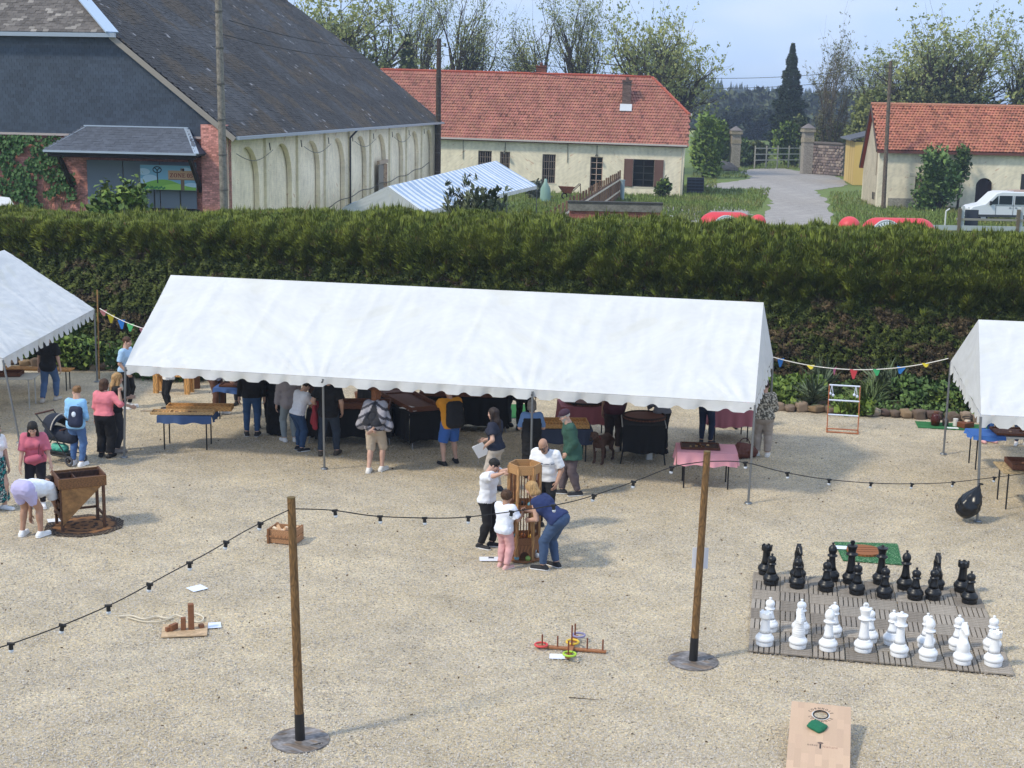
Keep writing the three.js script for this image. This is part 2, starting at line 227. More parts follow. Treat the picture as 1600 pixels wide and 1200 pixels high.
// limewashed brick: faint courses, stains and patches where the wash has gone
const plasterTex = tex(1024, 1024, (u, v) => {
const s = tn(u, v, 5, 1), f = tn(u, v, 26, 3), st = tn(u, v * 0.25, 22, 7), y = v * 110, row = Math.floor(y), x = u * 34 + (row % 2) * 0.5, mortar = (y % 1 < 0.14 || x % 1 < 0.05) ? 0.035 : 0;
const bare = 0.38 * smooth(0.62, 0.85, 0.55 * tn(u, v, 7, 12) + 0.5 * tn(u, v, 40, 15) + 0.25 * tn(u, v, 16, 19)); const k = 0.955 + 0.04 * s + 0.03 * f + 0.035 * st - mortar;
return [lerp(k, 0.72, bare), lerp(k * 0.995, 0.55, bare), lerp(k * 0.985, 0.46, bare)];
});
const brickBump = tex(512, 512, (u, v) => { const y = v * 46, row = Math.floor(y), x = u * 13 + (row % 2) * 0.5; return (y % 1 < 0.15 || x % 1 < 0.06) ? 0.35 : 0.75 + 0.2 * tn(u, v, 50, 2); }, false);
plasterTex.repeat.set(0.11, 0.11); brickBump.repeat.set(0.32, 0.32);
const brickTex = tex(512, 512, (u, v) => { const y = v * 32, row = Math.floor(y), x = u * 12 + (row % 2) * 0.5, id = row * 31 + Math.floor(x) * 17; const h = Math.sin(id * 12.9898) * 43758.5453, q = h - Math.floor(h); const m = y % 1 < 0.15 || x % 1 < 0.07; const k = 0.72 + 0.3 * q + 0.1 * tn(u, v, 20, 4); return m ? [0.80, 0.72, 0.68] : [k, k * 0.93, k * 0.9]; });
brickTex.repeat.set(0.4, 0.4);
const brickRed = mat(0xf0b4ac, 0.9, { map: brickTex, bumpMap: brickBump, bumpScale: 0.01 });
const darkBoard = mat(0x3a332f, 0.8), dirtyWhite = mat(0xcfd2d2, 0.6), zinc = mat(0xa9b4c0, 0.45, { metalness: 0.5 }), glassDark = new THREE.MeshStandardMaterial({ color: 0x0c1014, roughness: 0.08 });

// slates or tiles laid in rows over a sloping polygon; ex runs along the rows, ey up the slope
function lay(parent, name, geo, m, O, ex, ey, inside, x0, x1, y0, y1, w, h, colour, seed, jit = 0.02) {
const r = rng(seed), n = ex.clone().cross(ey).normalize(), mats = [], cols = [], q = new THREE.Matrix4(), bm = new THREE.Matrix4().makeBasis(ex, ey, n); let row = 0;
for (let y = y0; y < y1; y += h, row++) for (let x = x0 + (row % 2) * w * 0.5; x < x1; x += w) {
if (!inside(x + w * 0.5, y + h * 0.5)) continue;
const p = O.clone().addScaledVector(ex, x + w * 0.5).addScaledVector(ey, y).addScaledVector(n, 0.05 + jit * 0.3 * r());
q.makeRotationFromEuler(new THREE.Euler(-0.035 + jit * (r() - 0.5), jit * (r() - 0.5), jit * 1.2 * (r() - 0.5)));
mats.push(new THREE.Matrix4().makeTranslation(p.x, p.y, p.z).multiply(bm).multiply(q)); cols.push(colour(x, y, r));
}
return instanced(name, geo, m, mats, cols, parent);
}
const inPoly = pts => (x, y) => { let c = false; for (let i = 0, j = pts.length - 1; i < pts.length; j = i++) { const [xi, yi] = pts[i], [xj, yj] = pts[j]; if ((yi > y) !== (yj > y) && x < (xj - xi) * (y - yi) / (yj - yi) + xi) c = !c; } return c; };
function flat3(pts, m, name, parent) { const g = new THREE.BufferGeometry(), P = [], I = []; pts.forEach(p => P.push(p.x, p.y, p.z)); for (let i = 1; i < pts.length - 1; i++) I.push(0, i, i + 1); const a = V(0, 0, 0).subVectors(pts[1], pts[0]).cross(V(0, 0, 0).subVectors(pts[2], pts[0])).normalize(), n = pts.length; pts.forEach(p => P.push(p.x - a.x * 0.12, p.y - a.y * 0.12, p.z - a.z * 0.12)); for (let i = 1; i < n - 1; i++) I.push(n, n + i + 1, n + i); for (let i = 0; i < n; i++) { const j = (i + 1) % n; I.push(i, n + i, j, j, n + i, n + j); } g.setAttribute('position', new THREE.Float32BufferAttribute(P, 3)); g.setIndex(I); const q = g.toNonIndexed(); q.computeVertexNormals(); return mesh(name, q, m, parent); }
const slateGeo = (w, h) => { const g = new THREE.BoxGeometry(w * 0.97, h * 1.25, 0.012); g.translate(0, h * 0.5, 0); return g; };
const instMat = new THREE.MeshStandardMaterial({ color: 0xffffff, roughness: 0.85 }), tileMat = new THREE.MeshStandardMaterial({ color: 0xffffff, roughness: 0.82 });
function pantile(w, h) { const P = [], I = [], N = 6; for (let k = 0; k < 2; k++) for (let i = 0; i <= N; i++) { const t = i / N; P.push((t - 0.5) * w * 1.04, k ? h * 1.12 : 0, (t < 0.62 ? 0.035 * Math.sin(t / 0.62 * Math.PI) : -0.012 * Math.sin((t - 0.62) / 0.38 * Math.PI)) + (k ? -0.03 : 0.022)); } for (let i = 0; i <= N; i++) P.push(P[i * 3], 0, P[i * 3 + 2] - 0.05); const n = N + 1; for (let i = 0; i < N; i++) { I.push(i, i + 1, n + i, i + 1, n + i + 1, n + i); I.push(2 * n + i, 2 * n + i + 1, i, 2 * n + i + 1, i + 1, i); } const g = new THREE.BufferGeometry(); g.setAttribute('position', new THREE.Float32BufferAttribute(P, 3)); g.setIndex(I); const q = g.toNonIndexed(); q.computeVertexNormals(); return q; }

{ // ---------------- the big slate-roofed barn
const C0 = atDepth(355, 201, -58), eave = C0.y, L = 44.4, W = 19.2, m = 0.79, half = W / 2, ridge = eave + m * half, hipH = 9.85, hx = (hipH - eave) / m, set = 4;
const b = thing('slate_barn', 'large cream brick barn with dark slate roof and slate-hung gable', 'barn', [C0.x, 0, C0.z], -0.131);
const cream = plaster(0xfff2d6), S = Math.hypot(1, m), wallT = 0.4;
// long side wall: piers, blind arches cut in an outer skin, a plain wall behind
const bays = 9, bw = L / bays, w = new B();
const sh = new THREE.Shape([[0, 0], [L, 0], [L, eave], [0, eave]].map(p => new THREE.Vector2(...p)));
for (let i = 0; i < bays; i++) { const c = (i + 0.5) * bw, aw = bw * 0.32, sp = eave - 2.35, h = new THREE.Path(); h.moveTo(c - aw, 0.3); h.lineTo(c - aw, sp); h.absarc(c, sp, aw, Math.PI, 0, true); h.lineTo(c + aw, 0.3); h.closePath(); sh.holes.push(h); }
const skin = new THREE.ExtrudeGeometry(sh, { depth: 0.22, bevelEnabled: false, curveSegments: 14 }); skin.rotateY(Math.PI / 2); skin.translate(-0.22, 0, 0); w.raw(skin);
w.box(0.4, eave, L, -0.45, eave / 2, -L / 2);
for (const g of w.g) { const P = g.attributes.position, u = g.attributes.uv; for (let i = 0; i < P.count; i++) u.setXY(i, P.getZ(i) + P.getX(i), P.getY(i)); }
w.mesh('wall', cream, b);
for (let i = 1; i < bays; i++) { const p = new B().box(0.12, eave - 0.05, 0.42, 0.06, eave / 2, -i * bw); p.mesh('pilaster', mat(0xefe4c8, 0.9, { map: plasterTex }), b); new B().box(0.03, 0.34, 0.05, 0.135, eave - 0.85, -i * bw - 0.28, 0.4).mesh('wall_tie', blackMetal, b); }
// slate slope seen from the yard
const ex = V(0, 0, -1), ey = V(-1, m, 0).divideScalar(S), O = V(0.4, eave - 0.4 * m, 0.35), Ltot = L + 0.7, up = (half + 0.4) * S, hs = (hx + 0.4) * S;
const poly = [[0, 0], [Ltot, 0], [Ltot, hs], [Ltot - set, up], [set, up], [0, hs]], P3 = ([x, y]) => O.clone().addScaledVector(ex, x).addScaledVector(ey, y);
flat3(poly.map(P3), mat(0x1c1d20, 0.9), 'roof_boarding', b);
lay(b, 'roof_slates', slateGeo(0.25, 0.15), instMat, O, ex, ey, inPoly(poly), 0, Ltot, 0, up, 0.25, 0.15, (x, y, r) => {
const streak = smooth(0.56, 0.68, 0.5 * n2(x * 0.75, y * 0.45) + 0.45 * n2(x * 1.5 + y * 0.5, y * 2.2)) * smooth(0.3, 0.6, r() + 0.35 * n2(x * 0.13, y * 0.2)), wash = smooth(0.1, 0.5, n2(x * 0.12 - 1.7, y * 0.16 + 2)) * 0.5, moss = smooth(0.1, 0.55, n2(x * 0.25 + 5, y * 0.3) + 0.5 * smooth(0.78 * up, up, y) + 0.25 * n2(x * 1.3, y * 1.3)) * 0.9, k = 0.72 + 0.5 * r() * r() + 0.22 * n2(x * 0.5, y * 0.4);
let c = [0.042 * k, 0.041 * k, 0.043 * k]; c = [lerp(c[0], 0.085 * k, wash), lerp(c[1], 0.090 * k, wash), lerp(c[2], 0.101 * k, wash)]; c = [lerp(c[0], 0.072 * k, moss), lerp(c[1], 0.054 * k, moss), lerp(c[2], 0.036 * k, moss)]; return [lerp(c[0], 0.36, streak * 0.7), lerp(c[1], 0.36, streak * 0.7), lerp(c[2], 0.38, streak * 0.7)];
}, 3, 0.05);
// far slope, kept plain: out of sight from the yard
flat3([[0, 0], [0, hs], [set, up], [Ltot - set, up], [Ltot, hs], [Ltot, 0]].map(([x, y]) => V(-W - 0.4 + y / S, eave - 0.4 * m + y * m / S, 0.35 - x)), mat(0x2c2d31, 0.8), 'far_roof_slope', b);
// half hip over the gable
const hO = V(-hx, hipH, 0.35), hW = W - 2 * hx, hu = Math.hypot(set, ridge - hipH), hy = V(0, ridge - hipH, -set).normalize(), hip = [[0, 0], [hW, 0], [hW / 2, hu]], hex = V(1, 0, 0), hO2 = V(-W + hx, hipH, 0.35);
flat3(hip.map(([x, y]) => hO2.clone().addScaledVector(hex, x).addScaledVector(hy, y)), mat(0x24211f, 0.9), 'hip_boarding', b);
lay(b, 'hip_slates', slateGeo(0.25, 0.15), instMat, hO2, hex, hy, inPoly(hip), 0, hW, 0, hu, 0.25, 0.15, (x, y, r) => { const l = smooth(0.25, 0.6, n2(x * 0.8, y * 1.1) * 0.6 + 0.5 * n2(x * 2.2, y * 2.4)), k = 0.7 + 0.6 * r(); return [lerp(0.12, 0.25, l) * k, lerp(0.108, 0.23, l) * k, lerp(0.10, 0.21, l) * k]; }, 9, 0.05);
flat3([V(-W - 0.4, eave - 0.4 * m, 0.35 - Ltot), V(-W + hx, hipH, 0.35 - Ltot), V(-half, ridge, 0.35 - Ltot + set), V(-hx, hipH, 0.35 - Ltot), V(0.4, eave - 0.4 * m, 0.35 - Ltot)].reverse(), mat(0x2c2d31, 0.8), 'rear_gable', b);
new B().bar(V(-hx + 0.1, hipH + 0.03, 0.42), V(-half, ridge + 0.1, 0.35 - set), 0.55, 0.06).mesh('hip_flashing', mat(0xb9cbe0, 0.4, { metalness: 0.3 }), b);
new B().bar(V(-half, ridge + 0.05, 0.3 - set), V(-half, ridge + 0.05, -L + set), 0.4, 0.12).mesh('ridge_capping', mat(0x4b4038, 0.9), b);
new B().box(hW + 0.5, 0.16, 0.14, -half, hipH - 0.08, 0.48).mesh('hip_gutter', zinc, b);
new B().bar(V(-hx, hipH - 0.12, 0.38), V(0.42, eave - 0.4 * m - 0.1, 0.38), 0.06, 0.2).mesh('verge_board', mat(0x9a938a, 0.8), b);
new B().bar(V(0.52, eave - 0.36, 0.3), V(0.52, eave - 0.36, -L - 0.3), 0.15, 0.13).mesh('gutter', zinc, b);
const dp = new B(); dp.rod([0.5, eave - 0.4, -3.98 * bw], [0.2, eave - 0.8, -3.9 * bw], 0.05).rod([0.2, eave - 0.8, -3.9 * bw], [0.2, 0, -3.9 * bw], 0.05); dp.mesh('downpipe', blackMetal, b);
new B().rod([0.3, eave - 0.5, -L + 0.4], [0.3, 0, -L + 0.4], 0.09).box(0.5, eave - 0.3, 0.5, 0.1, eave / 2 - 0.2, -L - 0.1).mesh('corner_post', mat(0x35302e, 0.85), b);
// doorway in the side wall
const dz = -5.55 * bw, door = new B(); for (let i = 0; i < 6; i++) door.box(0.06, 2.4, 0.22, 0.02, 2.5, dz + 0.55 - i * 0.23); const dm = door.mesh('door', mat(0x8a8378, 0.85), b);
new B().box(0.16, 0.2, 2.3, 0.1, 3.86, dz).mesh('door_lintel', mat(0xa8957f, 0.9), b); new B().box(0.05, 2.4, 0.95, 0.03, 2.5, dz - 1.0).mesh('door_jamb', mat(0xb5a284, 0.9, { map: brickTex }), b);
const ld = new B(); ld.box(0.07, 1.2, 1.3, 0.12, 0.9, dz + 0.1).box(0.09, 0.06, 1.34, 0.12, 1.52, dz + 0.1); ld.mesh('pale_blue_door_panel', mat(0x9fb6d6, 0.6), b);
const wire = new B(), wp = []; for (let i = 0; i <= 40; i++) { const t = i / 40; wp.push(V(0.15, lerp(1.55, 3.2, t) + 0.06 * Math.sin(i * 1.3) - 0.25 * Math.sin(t * Math.PI * 3) * 0.3, lerp(-1.5, -L + 3, t))); } wire.add(new THREE.TubeGeometry(new THREE.CatmullRomCurve3(wp), 80, 0.025, 5)); wire.mesh('cable', mat(0x6b675e, 0.9), b);
for (let i = 0; i < bays - 1; i++) { const q = []; for (let k = 0; k <= 8; k++) q.push(V(0.2, eave - 1.0 - 0.9 * Math.sin(k / 8 * Math.PI) * (0.4 + 0.3 * (i % 2)), -(i + 0.1 + k / 8) * bw)); if (i % 2 === 0) new B().add(new THREE.TubeGeometry(new THREE.CatmullRomCurve3(q), 24, 0.018, 4)).mesh('slack_wire', mat(0x8a867a, 0.9), b); }
// gable: red brick below, slates hung above
const gb = new B(); gb.box(W, eave - 0.25, 0.4, -half, (eave - 0.25) / 2, -0.24); gb.mesh('gable_brick_wall', brickRed, b);
new B().box(0.95, eave + 0.15, 0.55, -0.5, (eave + 0.15) / 2, 0.06).mesh('corner_pier', brickRed, b);
const gp = [[-W + 0.0, eave - 0.3], [0, eave - 0.3], [0, eave], [-hx, hipH - 0.05], [-W + hx, hipH - 0.05], [-W, eave]];
new B().poly(gp, 0.2, new THREE.Matrix4().makeTranslation(0, 0, -0.15)).mesh('gable_boarding', mat(0x15181d, 0.9), b);
lay(b, 'hung_slates', slateGeo(0.22, 0.14), new THREE.MeshStandardMaterial({ color: 0xffffff, roughness: 0.5 }), V(-W, eave - 0.35, 0.06), V(1, 0, 0), V(0, 1, 0), inPoly(gp.map(([x, y]) => [x + W, y - eave + 0.35])), 0, W, 0, hipH - eave + 0.3, 0.22, 0.14, (x, y, r) => { const k = 0.82 + 0.34 * r() + 0.12 * n2(x * 0.4, y * 0.5); return [0.047 * k, 0.066 * k, 0.098 * k]; }, 21, 0.018);
new B().box(W - 0.6, 0.09, 0.16, -half - 0.4, eave - 0.38, 0.08).mesh('slate_edge_flashing', mat(0xb5aaa6, 0.6), b);
// canopy with its own small hipped slate roof over the grey shutters
const cx0 = -7.0, cx1 = -0.75, ct = eave - 0.05, cb = eave - 0.98, cz = 1.5;
const front = [V(cx0, cb, cz), V(cx1, cb, cz), V(cx1 - 0.9, ct, 0.1), V(cx0 + 1.2, ct, 0.1)];
flat3(front, mat(0x2b323d, 0.8), 'canopy_roof', b); flat3([V(cx1, cb, cz), V(cx1, cb, 0.1), V(cx1 - 0.9, ct, 0.1)], mat(0x39424f, 0.7), 'canopy_hip', b); flat3([V(cx0, cb, 0.1), V(cx0, cb, cz), V(cx0 + 1.2, ct, 0.1)], mat(0x39424f, 0.7), 'canopy_hip', b);
const cy = V(0, ct - cb, 0.1 - cz).normalize(), cu = Math.hypot(ct - cb, cz - 0.1); lay(b, 'canopy_slates', slateGeo(0.22, 0.16), instMat, V(cx0, cb, cz), V(1, 0, 0), cy, inPoly([[0, 0], [cx1 - cx0, 0], [cx1 - cx0 - 0.9, cu], [1.2, cu]]), 0, cx1 - cx0, 0, cu, 0.22, 0.16, (x, y, r) => { const k = 0.85 + 0.3 * r(); return [0.085 * k, 0.10 * k, 0.13 * k]; }, 33, 0.03);
new B().bar(V(cx1 - 0.9, ct + 0.04, 0.1), V(cx1, cb + 0.02, cz), 0.2, 0.04).bar(V(cx0 + 1.2, ct + 0.04, 0.1), V(cx0, cb + 0.02, cz), 0.12, 0.04).bar(V(cx0 + 1.1, ct + 0.05, 0.12), V(cx1 - 0.8, ct + 0.05, 0.12), 0.14, 0.05).bar(V(cx0, cb, cz + 0.06), V(cx1, cb, cz + 0.06), 0.1, 0.08).mesh('canopy_flashing', mat(0xaebccb, 0.45, { metalness: 0.3 }), b);
const br = new B(); for (const x of [cx0 + 0.5, cx1 - 0.35]) br.bar(V(x, cb - 0.1, cz - 0.15), V(x, cb - 1.5, 0.1), 0.12, 0.2).bar(V(x, cb - 0.1, cz - 0.1), V(x, cb - 0.1, 0.05), 0.12, 0.14); br.box(cx1 - cx0 - 0.2, 0.16, 0.14, (cx0 + cx1) / 2, cb - 0.14, cz - 0.15); br.mesh('canopy_bracket', mat(0x2a2323, 0.8), b);
for (let i = 0; i < 3; i++) new B().box(1.5, 1.85, 0.06, -5.1 + i * 1.54, cb - 1.3, 0.12).mesh('shutter_panel', mat(0x77808e, 0.7), b);
new B().box(4.7, 1.8, 0.05, -3.55, cb - 3.15, 0.02).mesh('doorway', mat(0x15171b, 0.6), b); new B().box(0.9, 1.0, 0.3, -1.95, 1.4, 0.35).mesh('pale_box', mat(0xb9b2b0, 0.8), b);
// the sign on two posts in front of the shutters
const sw = 2.32, shh = 0.98, sg = thing('sign_board', 'painted ZONE 05 sign with a green hill, hung before grey shutters', 'sign'); 
const at = b.localToWorld(V(-2.3, cb - 0.98, 0.5)); sg.position.copy(at); sg.rotation.y = -0.131;
const st = canvasTex(512, 216, (c, w, h) => {
c.fillStyle = '#7fb0c8'; c.fillRect(0, 0, w, h); c.fillStyle = '#b9d3e2'; for (const [x, y, r] of [[30, 60, 60], [90, 120, 70], [10, 150, 60], [470, 190, 80], [420, 40, 50]]) { c.beginPath(); c.ellipse(x, y, r, r * 0.5, 0, 0, 7); c.fill(); }
c.fillStyle = '#86b84e'; c.beginPath(); c.moveTo(0, 180); c.quadraticCurveTo(190, 90, 330, 150); c.quadraticCurveTo(430, 190, 512, 190); c.lineTo(512, 216); c.lineTo(0, 216); c.fill(); c.fillStyle = '#a3cf5d'; c.beginPath(); c.ellipse(290, 200, 130, 34, -0.1, 0, 7); c.fill(); c.fillStyle = '#3f7d48'; for (let i = 0; i < 14; i++) { c.beginPath(); c.ellipse(40 + i * 14, 206 - (i % 3) * 6, 8, 10, 0, 0, 7); c.fill(); }
c.strokeStyle = '#16323f'; c.lineWidth = 11; c.beginPath(); c.moveTo(160, 160); c.lineTo(157, 64); c.stroke(); c.lineWidth = 9; c.beginPath(); c.ellipse(157, 40, 38, 26, 0, 0, 7); c.stroke(); c.beginPath(); c.moveTo(130, 24); c.quadraticCurveTo(157, 34, 157, 60); c.quadraticCurveTo(157, 34, 186, 24); c.stroke();
c.fillStyle = '#7d6350'; c.fillRect(372, 24, 34, 192); c.fillStyle = '#c49a74'; c.fillRect(258, 44, 246, 80); c.fillStyle = '#8d684c'; c.fillRect(258, 120, 246, 7); c.fillStyle = '#3b1712'; c.beginPath(); c.ellipse(398, 36, 10, 14, 0, 0, 7); c.fill();
c.fillStyle = '#7e1d18'; c.font = 'bold 50px serif'; c.fillText('ZONE 05', 272, 104);
});
const bd = new B().box(sw, shh, 0.05, 0, 0, 0).mesh('board', mat(0x8a8f92, 0.6), sg), face = new THREE.PlaneGeometry(sw - 0.02, shh - 0.02); face.translate(0, 0, 0.03); mesh('printed_face', face, mat(0xffffff, 0.55, { map: st }), sg);
for (const x of [-0.6, 0.48]) new B().rod([x, -0.49, 0], [x, -2.4, 0], 0.03).mesh('post', blackMetal, sg);
// ivy on the brick
const iv = thing('ivy', 'ivy with bare brown stems climbing the red brick gable', 'ivy', [C0.x, 0, C0.z], -0.131), r = rng(8), lm = [], lc = [], tw = new B();
const lg = new THREE.BufferGeometry(); lg.setAttribute('position', new THREE.Float32BufferAttribute([0, 0, 0, 0.5, 0.45, 0.12, 0, 1, 0.05, 0, 0, 0, 0, 1, 0.05, -0.5, 0.45, 0.12], 3)); lg.computeVertexNormals();
for (let i = 0; i < 19000; i++) { const x = -W + r() * (W - 6.4), y = 0.4 + r() * (eave - 0.8), d = fbm(x / 2.2 + 4, y / 1.8, 3) + 0.3 * smooth(1.8, 5.2, y) - 0.18 * (x > -8 ? 1 : 0); if (d < -0.06) continue; const s = 0.09 + 0.11 * r(); lm.push(TM(x, y, 0.08 + 0.22 * r(), 0.5 - r(), (r() - 0.5) * 1.6, Math.PI + (r() - 0.5) * 2, s)); const k = 0.7 + 0.7 * r(); lc.push([0.05 * k, 0.115 * k, 0.028 * k]); }
for (let i = 0; i < 420; i++) { let x = -W + r() * (W - 6.5), y = 0.3 + r() * 2.6, p = V(x, y, 0.08), a = Math.PI / 2 + (r() - 0.5) * 1.6; for (let k = 0; k < 4; k++) { const q = p.clone().add(V(Math.cos(a) * 0.45, Math.sin(a) * 0.45, (r() - 0.4) * 0.08)); q.z = clamp(q.z, 0.05, 0.3); tw.rod(p, q, 0.013, 0.009, 4); p = q; a += (r() - 0.5) * 1.4; } }
instanced('leaves', lg, leafOpaque, lm, lc, iv); tw.mesh('stems', mat(0x8d7362, 0.9), iv);
}

// shared builder of the two tiled farm buildings
const tileRed = (mid, spot) => (x, y, r) => { const q = r(), k = 0.80 + 0.32 * r() + 0.13 * n2(x * 0.45, y * 0.35) + 0.06 * n2(x * 2, y * 2), dk = q < spot ? 0.5 + 0.3 * r() : 1; return [mid[0] * k * dk, mid[1] * k * dk * (0.92 + 0.16 * r()), mid[2] * k * dk]; };
function windowOf(parent, x, y, w, h, z, opt = {}) {
const o = new THREE.Group(); o.name = opt.door ? 'door' : 'window'; parent.add(o); o.position.set(x, y, z);
new B().box(w, h, 0.04, 0, h / 2, -0.12).mesh('pane', glassDark, o); const f = new B(), t = 0.07; f.box(t, h, 0.1, -w / 2 + t / 2, h / 2, -0.05).box(t, h, 0.1, w / 2 - t / 2, h / 2, -0.05).box(w - 2 * t, t, 0.1, 0, t / 2, -0.05).box(w - 2 * t, t, 0.1, 0, h - t / 2, -0.05).box(0.06, h - 2 * t, 0.09, 0, h / 2, -0.05);
for (let i = 1; i < (opt.rows || 3); i++) f.box(w - 2 * t, 0.045, 0.07, 0, h * i / (opt.rows || 3), -0.05); if (opt.bars) for (let i = 1; i < 6; i++) f.box(0.03, h, 0.03, -w / 2 + w * i / 6, h / 2, 0.03);
f.mesh('frame', mat(opt.frame || 0x9c8f86, 0.8), o); const s = new B().box(w + 0.3, 0.12, 0.22, 0, -0.06, 0.03); s.mesh('sill', mat(0xd6cfbb, 0.9), o);
const a = new THREE.Shape(); a.moveTo(-w / 2 - 0.1, 0); a.quadraticCurveTo(0, 0.28, w / 2 + 0.1, 0); a.lineTo(w / 2 + 0.1, 0.16); a.quadraticCurveTo(0, 0.46, -w / 2 - 0.1, 0.16); const ag = new THREE.ExtrudeGeometry(a, { depth: 0.06, bevelEnabled: false }); ag.translate(0, h - 0.02, -0.02); mesh('lintel', norm(ag), mat(opt.lintel || 0xb08d76, 0.9, { map: brickTex }), o);
return o;
}
{ // ---------------- cream farmhouse with the long red tiled roof
const A = ground(1066, 306), L = 26.5, D = 10, ry = -0.12, eave = atDepth(1072, 222, A.z).y, ridgeH = atDepth(1024, 121, A.z - 5.5).y, mm = (ridgeH - eave) / 5, S = Math.hypot(1, mm);
const b = thing('cream_farmhouse', 'low cream farmhouse with long red tiled roof behind the striped marquee', 'house', A, ry); b.rotation.z = -0.010;
const cream = plaster(0xfff4dc, 1);
const holes = [], px2x = px => (px - 1066) * (-A.z) / 2290 / 0.99;
const wins = [[1004, 250, 293, 1.75, 'shut'], [930, 247, 302, 1.05, 'door'], [855, 244, 290, 1.12, 'bars'], [785, 241, 268, 0.85, 'bars'], [753, 240, 268, 1.15, 'bars']];
const sh = new THREE.Shape([[-L, -0.2], [0, -0.2], [0, eave], [-L, eave]].map(p => new THREE.Vector2(...p)));
const spec = wins.map(([px, y0, y1, w, k]) => { const x = px2x(px), top = atDepth(px, y0, A.z + 0.15 * x * -1 * 0).y - 0.0, bot = k === 'door' ? 0.05 : (k === 'bars' && px < 800 ? 1.1 : atDepth(px, y1, A.z).y); return { x, y: Math.max(0.05, bot), h: Math.max(0.9, top - Math.max(0.05, bot)), w, k }; });
for (const s of spec) { const p = new THREE.Path(); p.moveTo(s.x - s.w / 2, s.y); p.lineTo(s.x - s.w / 2, s.y + s.h); p.lineTo(s.x + s.w / 2, s.y + s.h); p.lineTo(s.x + s.w / 2, s.y); p.closePath(); sh.holes.push(p); }
const wg = new THREE.ExtrudeGeometry(sh, { depth: 0.4, bevelEnabled: false }); wg.translate(0, 0, -0.4); const w = new B().raw(wg); w.box(L, eave, 0.4, -L / 2, eave / 2, -D + 0.2); w.box(0.4, eave, D - 0.82, -L + 0.2, eave / 2, -D / 2);
w.mesh('wall', cream, b);
const hipBase = eave + (ridgeH - eave) * 0.42, hz = 5 * 0.42; const gs = [[0, -0.2], [D - 0.41, -0.2], [D - 0.41, eave], [D - hz, hipBase], [hz, hipBase], [0.41, eave], [0.41, -0.2]].slice(1);
const gg = new THREE.ExtrudeGeometry(shapeOf(gs), { depth: 0.4, bevelEnabled: false }); gg.rotateY(Math.PI / 2); gg.translate(-0.403, 0, 0); new B().raw(gg).mesh('gable_wall', cream, b);
new B().box(L - 0.9, 0.06, D - 0.9, -L / 2, 1.2 - 1.3, -D / 2).mesh('floor', darkBoard, b);
for (const s of spec) { const o = windowOf(b, s.x, s.y, s.w, s.h, -0.12, { door: s.k === 'door', rows: s.k === 'door' ? 6 : 4, bars: s.k === 'bars', frame: s.k === 'door' ? 0xb89f92 : s.k === 'shut' ? 0x30302f : 0x94857a }); if (s.k === 'shut') for (const q of [-1, 1]) { const f = new B(); f.box(0.72, s.h, 0.05, 0, 0, 0).box(0.72, 0.1, 0.08, 0, 0.1, 0).box(0.08, s.h, 0.08, -0.33, 0, 0).box(0.08, s.h, 0.08, 0.33, 0, 0); const m = f.mesh('shutter', mat(0x6f5148, 0.85), b); m.position.set(s.x + q * (s.w / 2 + 0.38), s.y + s.h / 2, 0.05); } }
// roof
const ov = 0.35, O = V(-L - 0.2, eave - ov * mm, ov), ex = V(1, 0, 0), ey = V(0, mm, -1).divideScalar(S), up = (5 + ov) * S, hipX = L + 0.2 - 3.4, hb = (hz + ov) * S, W2 = L + 0.45, poly = [[0, 0], [W2, 0], [W2, hb], [W2 - 3.3, up], [0, up]];
flat3(poly.map(([x, y]) => O.clone().addScaledVector(ex, x).addScaledVector(ey, y)), mat(0x5e2a20, 0.9), 'roof_boarding', b);
lay(b, 'roof_tiles', pantile(0.235, 0.33), tileMat, O, ex, ey, inPoly(poly), 0, W2, 0, up, 0.235, 0.33, tileRed([0.37, 0.150, 0.105], 0.03), 41, 0.03);
const hO = V(0.25, hipBase, -hz), hey = V(-3.3, ridgeH - hipBase, 0).normalize(), hu = Math.hypot(3.3, ridgeH - hipBase), hex = V(0, 0, -1), hp = [[0, 0], [D - 2 * hz, 0], [(D - 2 * hz) / 2, hu]];
flat3(hp.map(([x, y]) => hO.clone().addScaledVector(hex, x).addScaledVector(hey, y)), mat(0x5e2a20, 0.9), 'hip_boarding', b); lay(b, 'hip_tiles', pantile(0.235, 0.33), tileMat, hO, hex, hey, inPoly(hp), 0, D - 2 * hz, 0, hu, 0.235, 0.33, tileRed([0.37, 0.150, 0.105], 0.03), 42, 0.03);
flat3([[0, 0], [0, up], [W2 - 3.3, up], [W2, hb], [W2, 0]].map(([x, y]) => V(-L - 0.2 + x, eave - ov * mm + y * mm / S, -D - ov + y / S)), mat(0x9c4434, 0.9), 'far_roof_slope', b);
const rc = new B(); for (let i = 0; i < 66; i++) rc.cyl(0.1, 0.12, 0.4, -L + i * 0.355, ridgeH + 0.02, -5, 7, 0, 0, Math.PI / 2); rc.mesh('ridge_tiles', mat(0xa9523f, 0.85), b); new B().bar(V(0.22, hipBase + 0.05, -hz + 0.06), V(-3.1, ridgeH + 0.03, -5), 0.24, 0.1).mesh('hip_tiles_edge', mat(0xb35a45, 0.85), b);
new B().bar(V(-L, eave - 0.3, ov + 0.08), V(0.2, eave - 0.3, ov + 0.08), 0.14, 0.13).box(0.1, 0.14, D - 2 * hz, 0.4, hipBase - 0.02, -D / 2).mesh('gutter', mat(0xc4bcb6, 0.5), b); new B().rod([-0.15, eave - 0.35, 0.2], [-0.15, 0, 0.1], 0.05).mesh('downpipe', mat(0xb9b4a6, 0.6), b);
for (const px of [718, 884]) { const x = px2x(px); new B().rod([x, eave - 0.4, 0.05], [x, eave - 2.0, 0.05], 0.03).mesh('conduit', mat(0x8c8679, 0.8), b); }
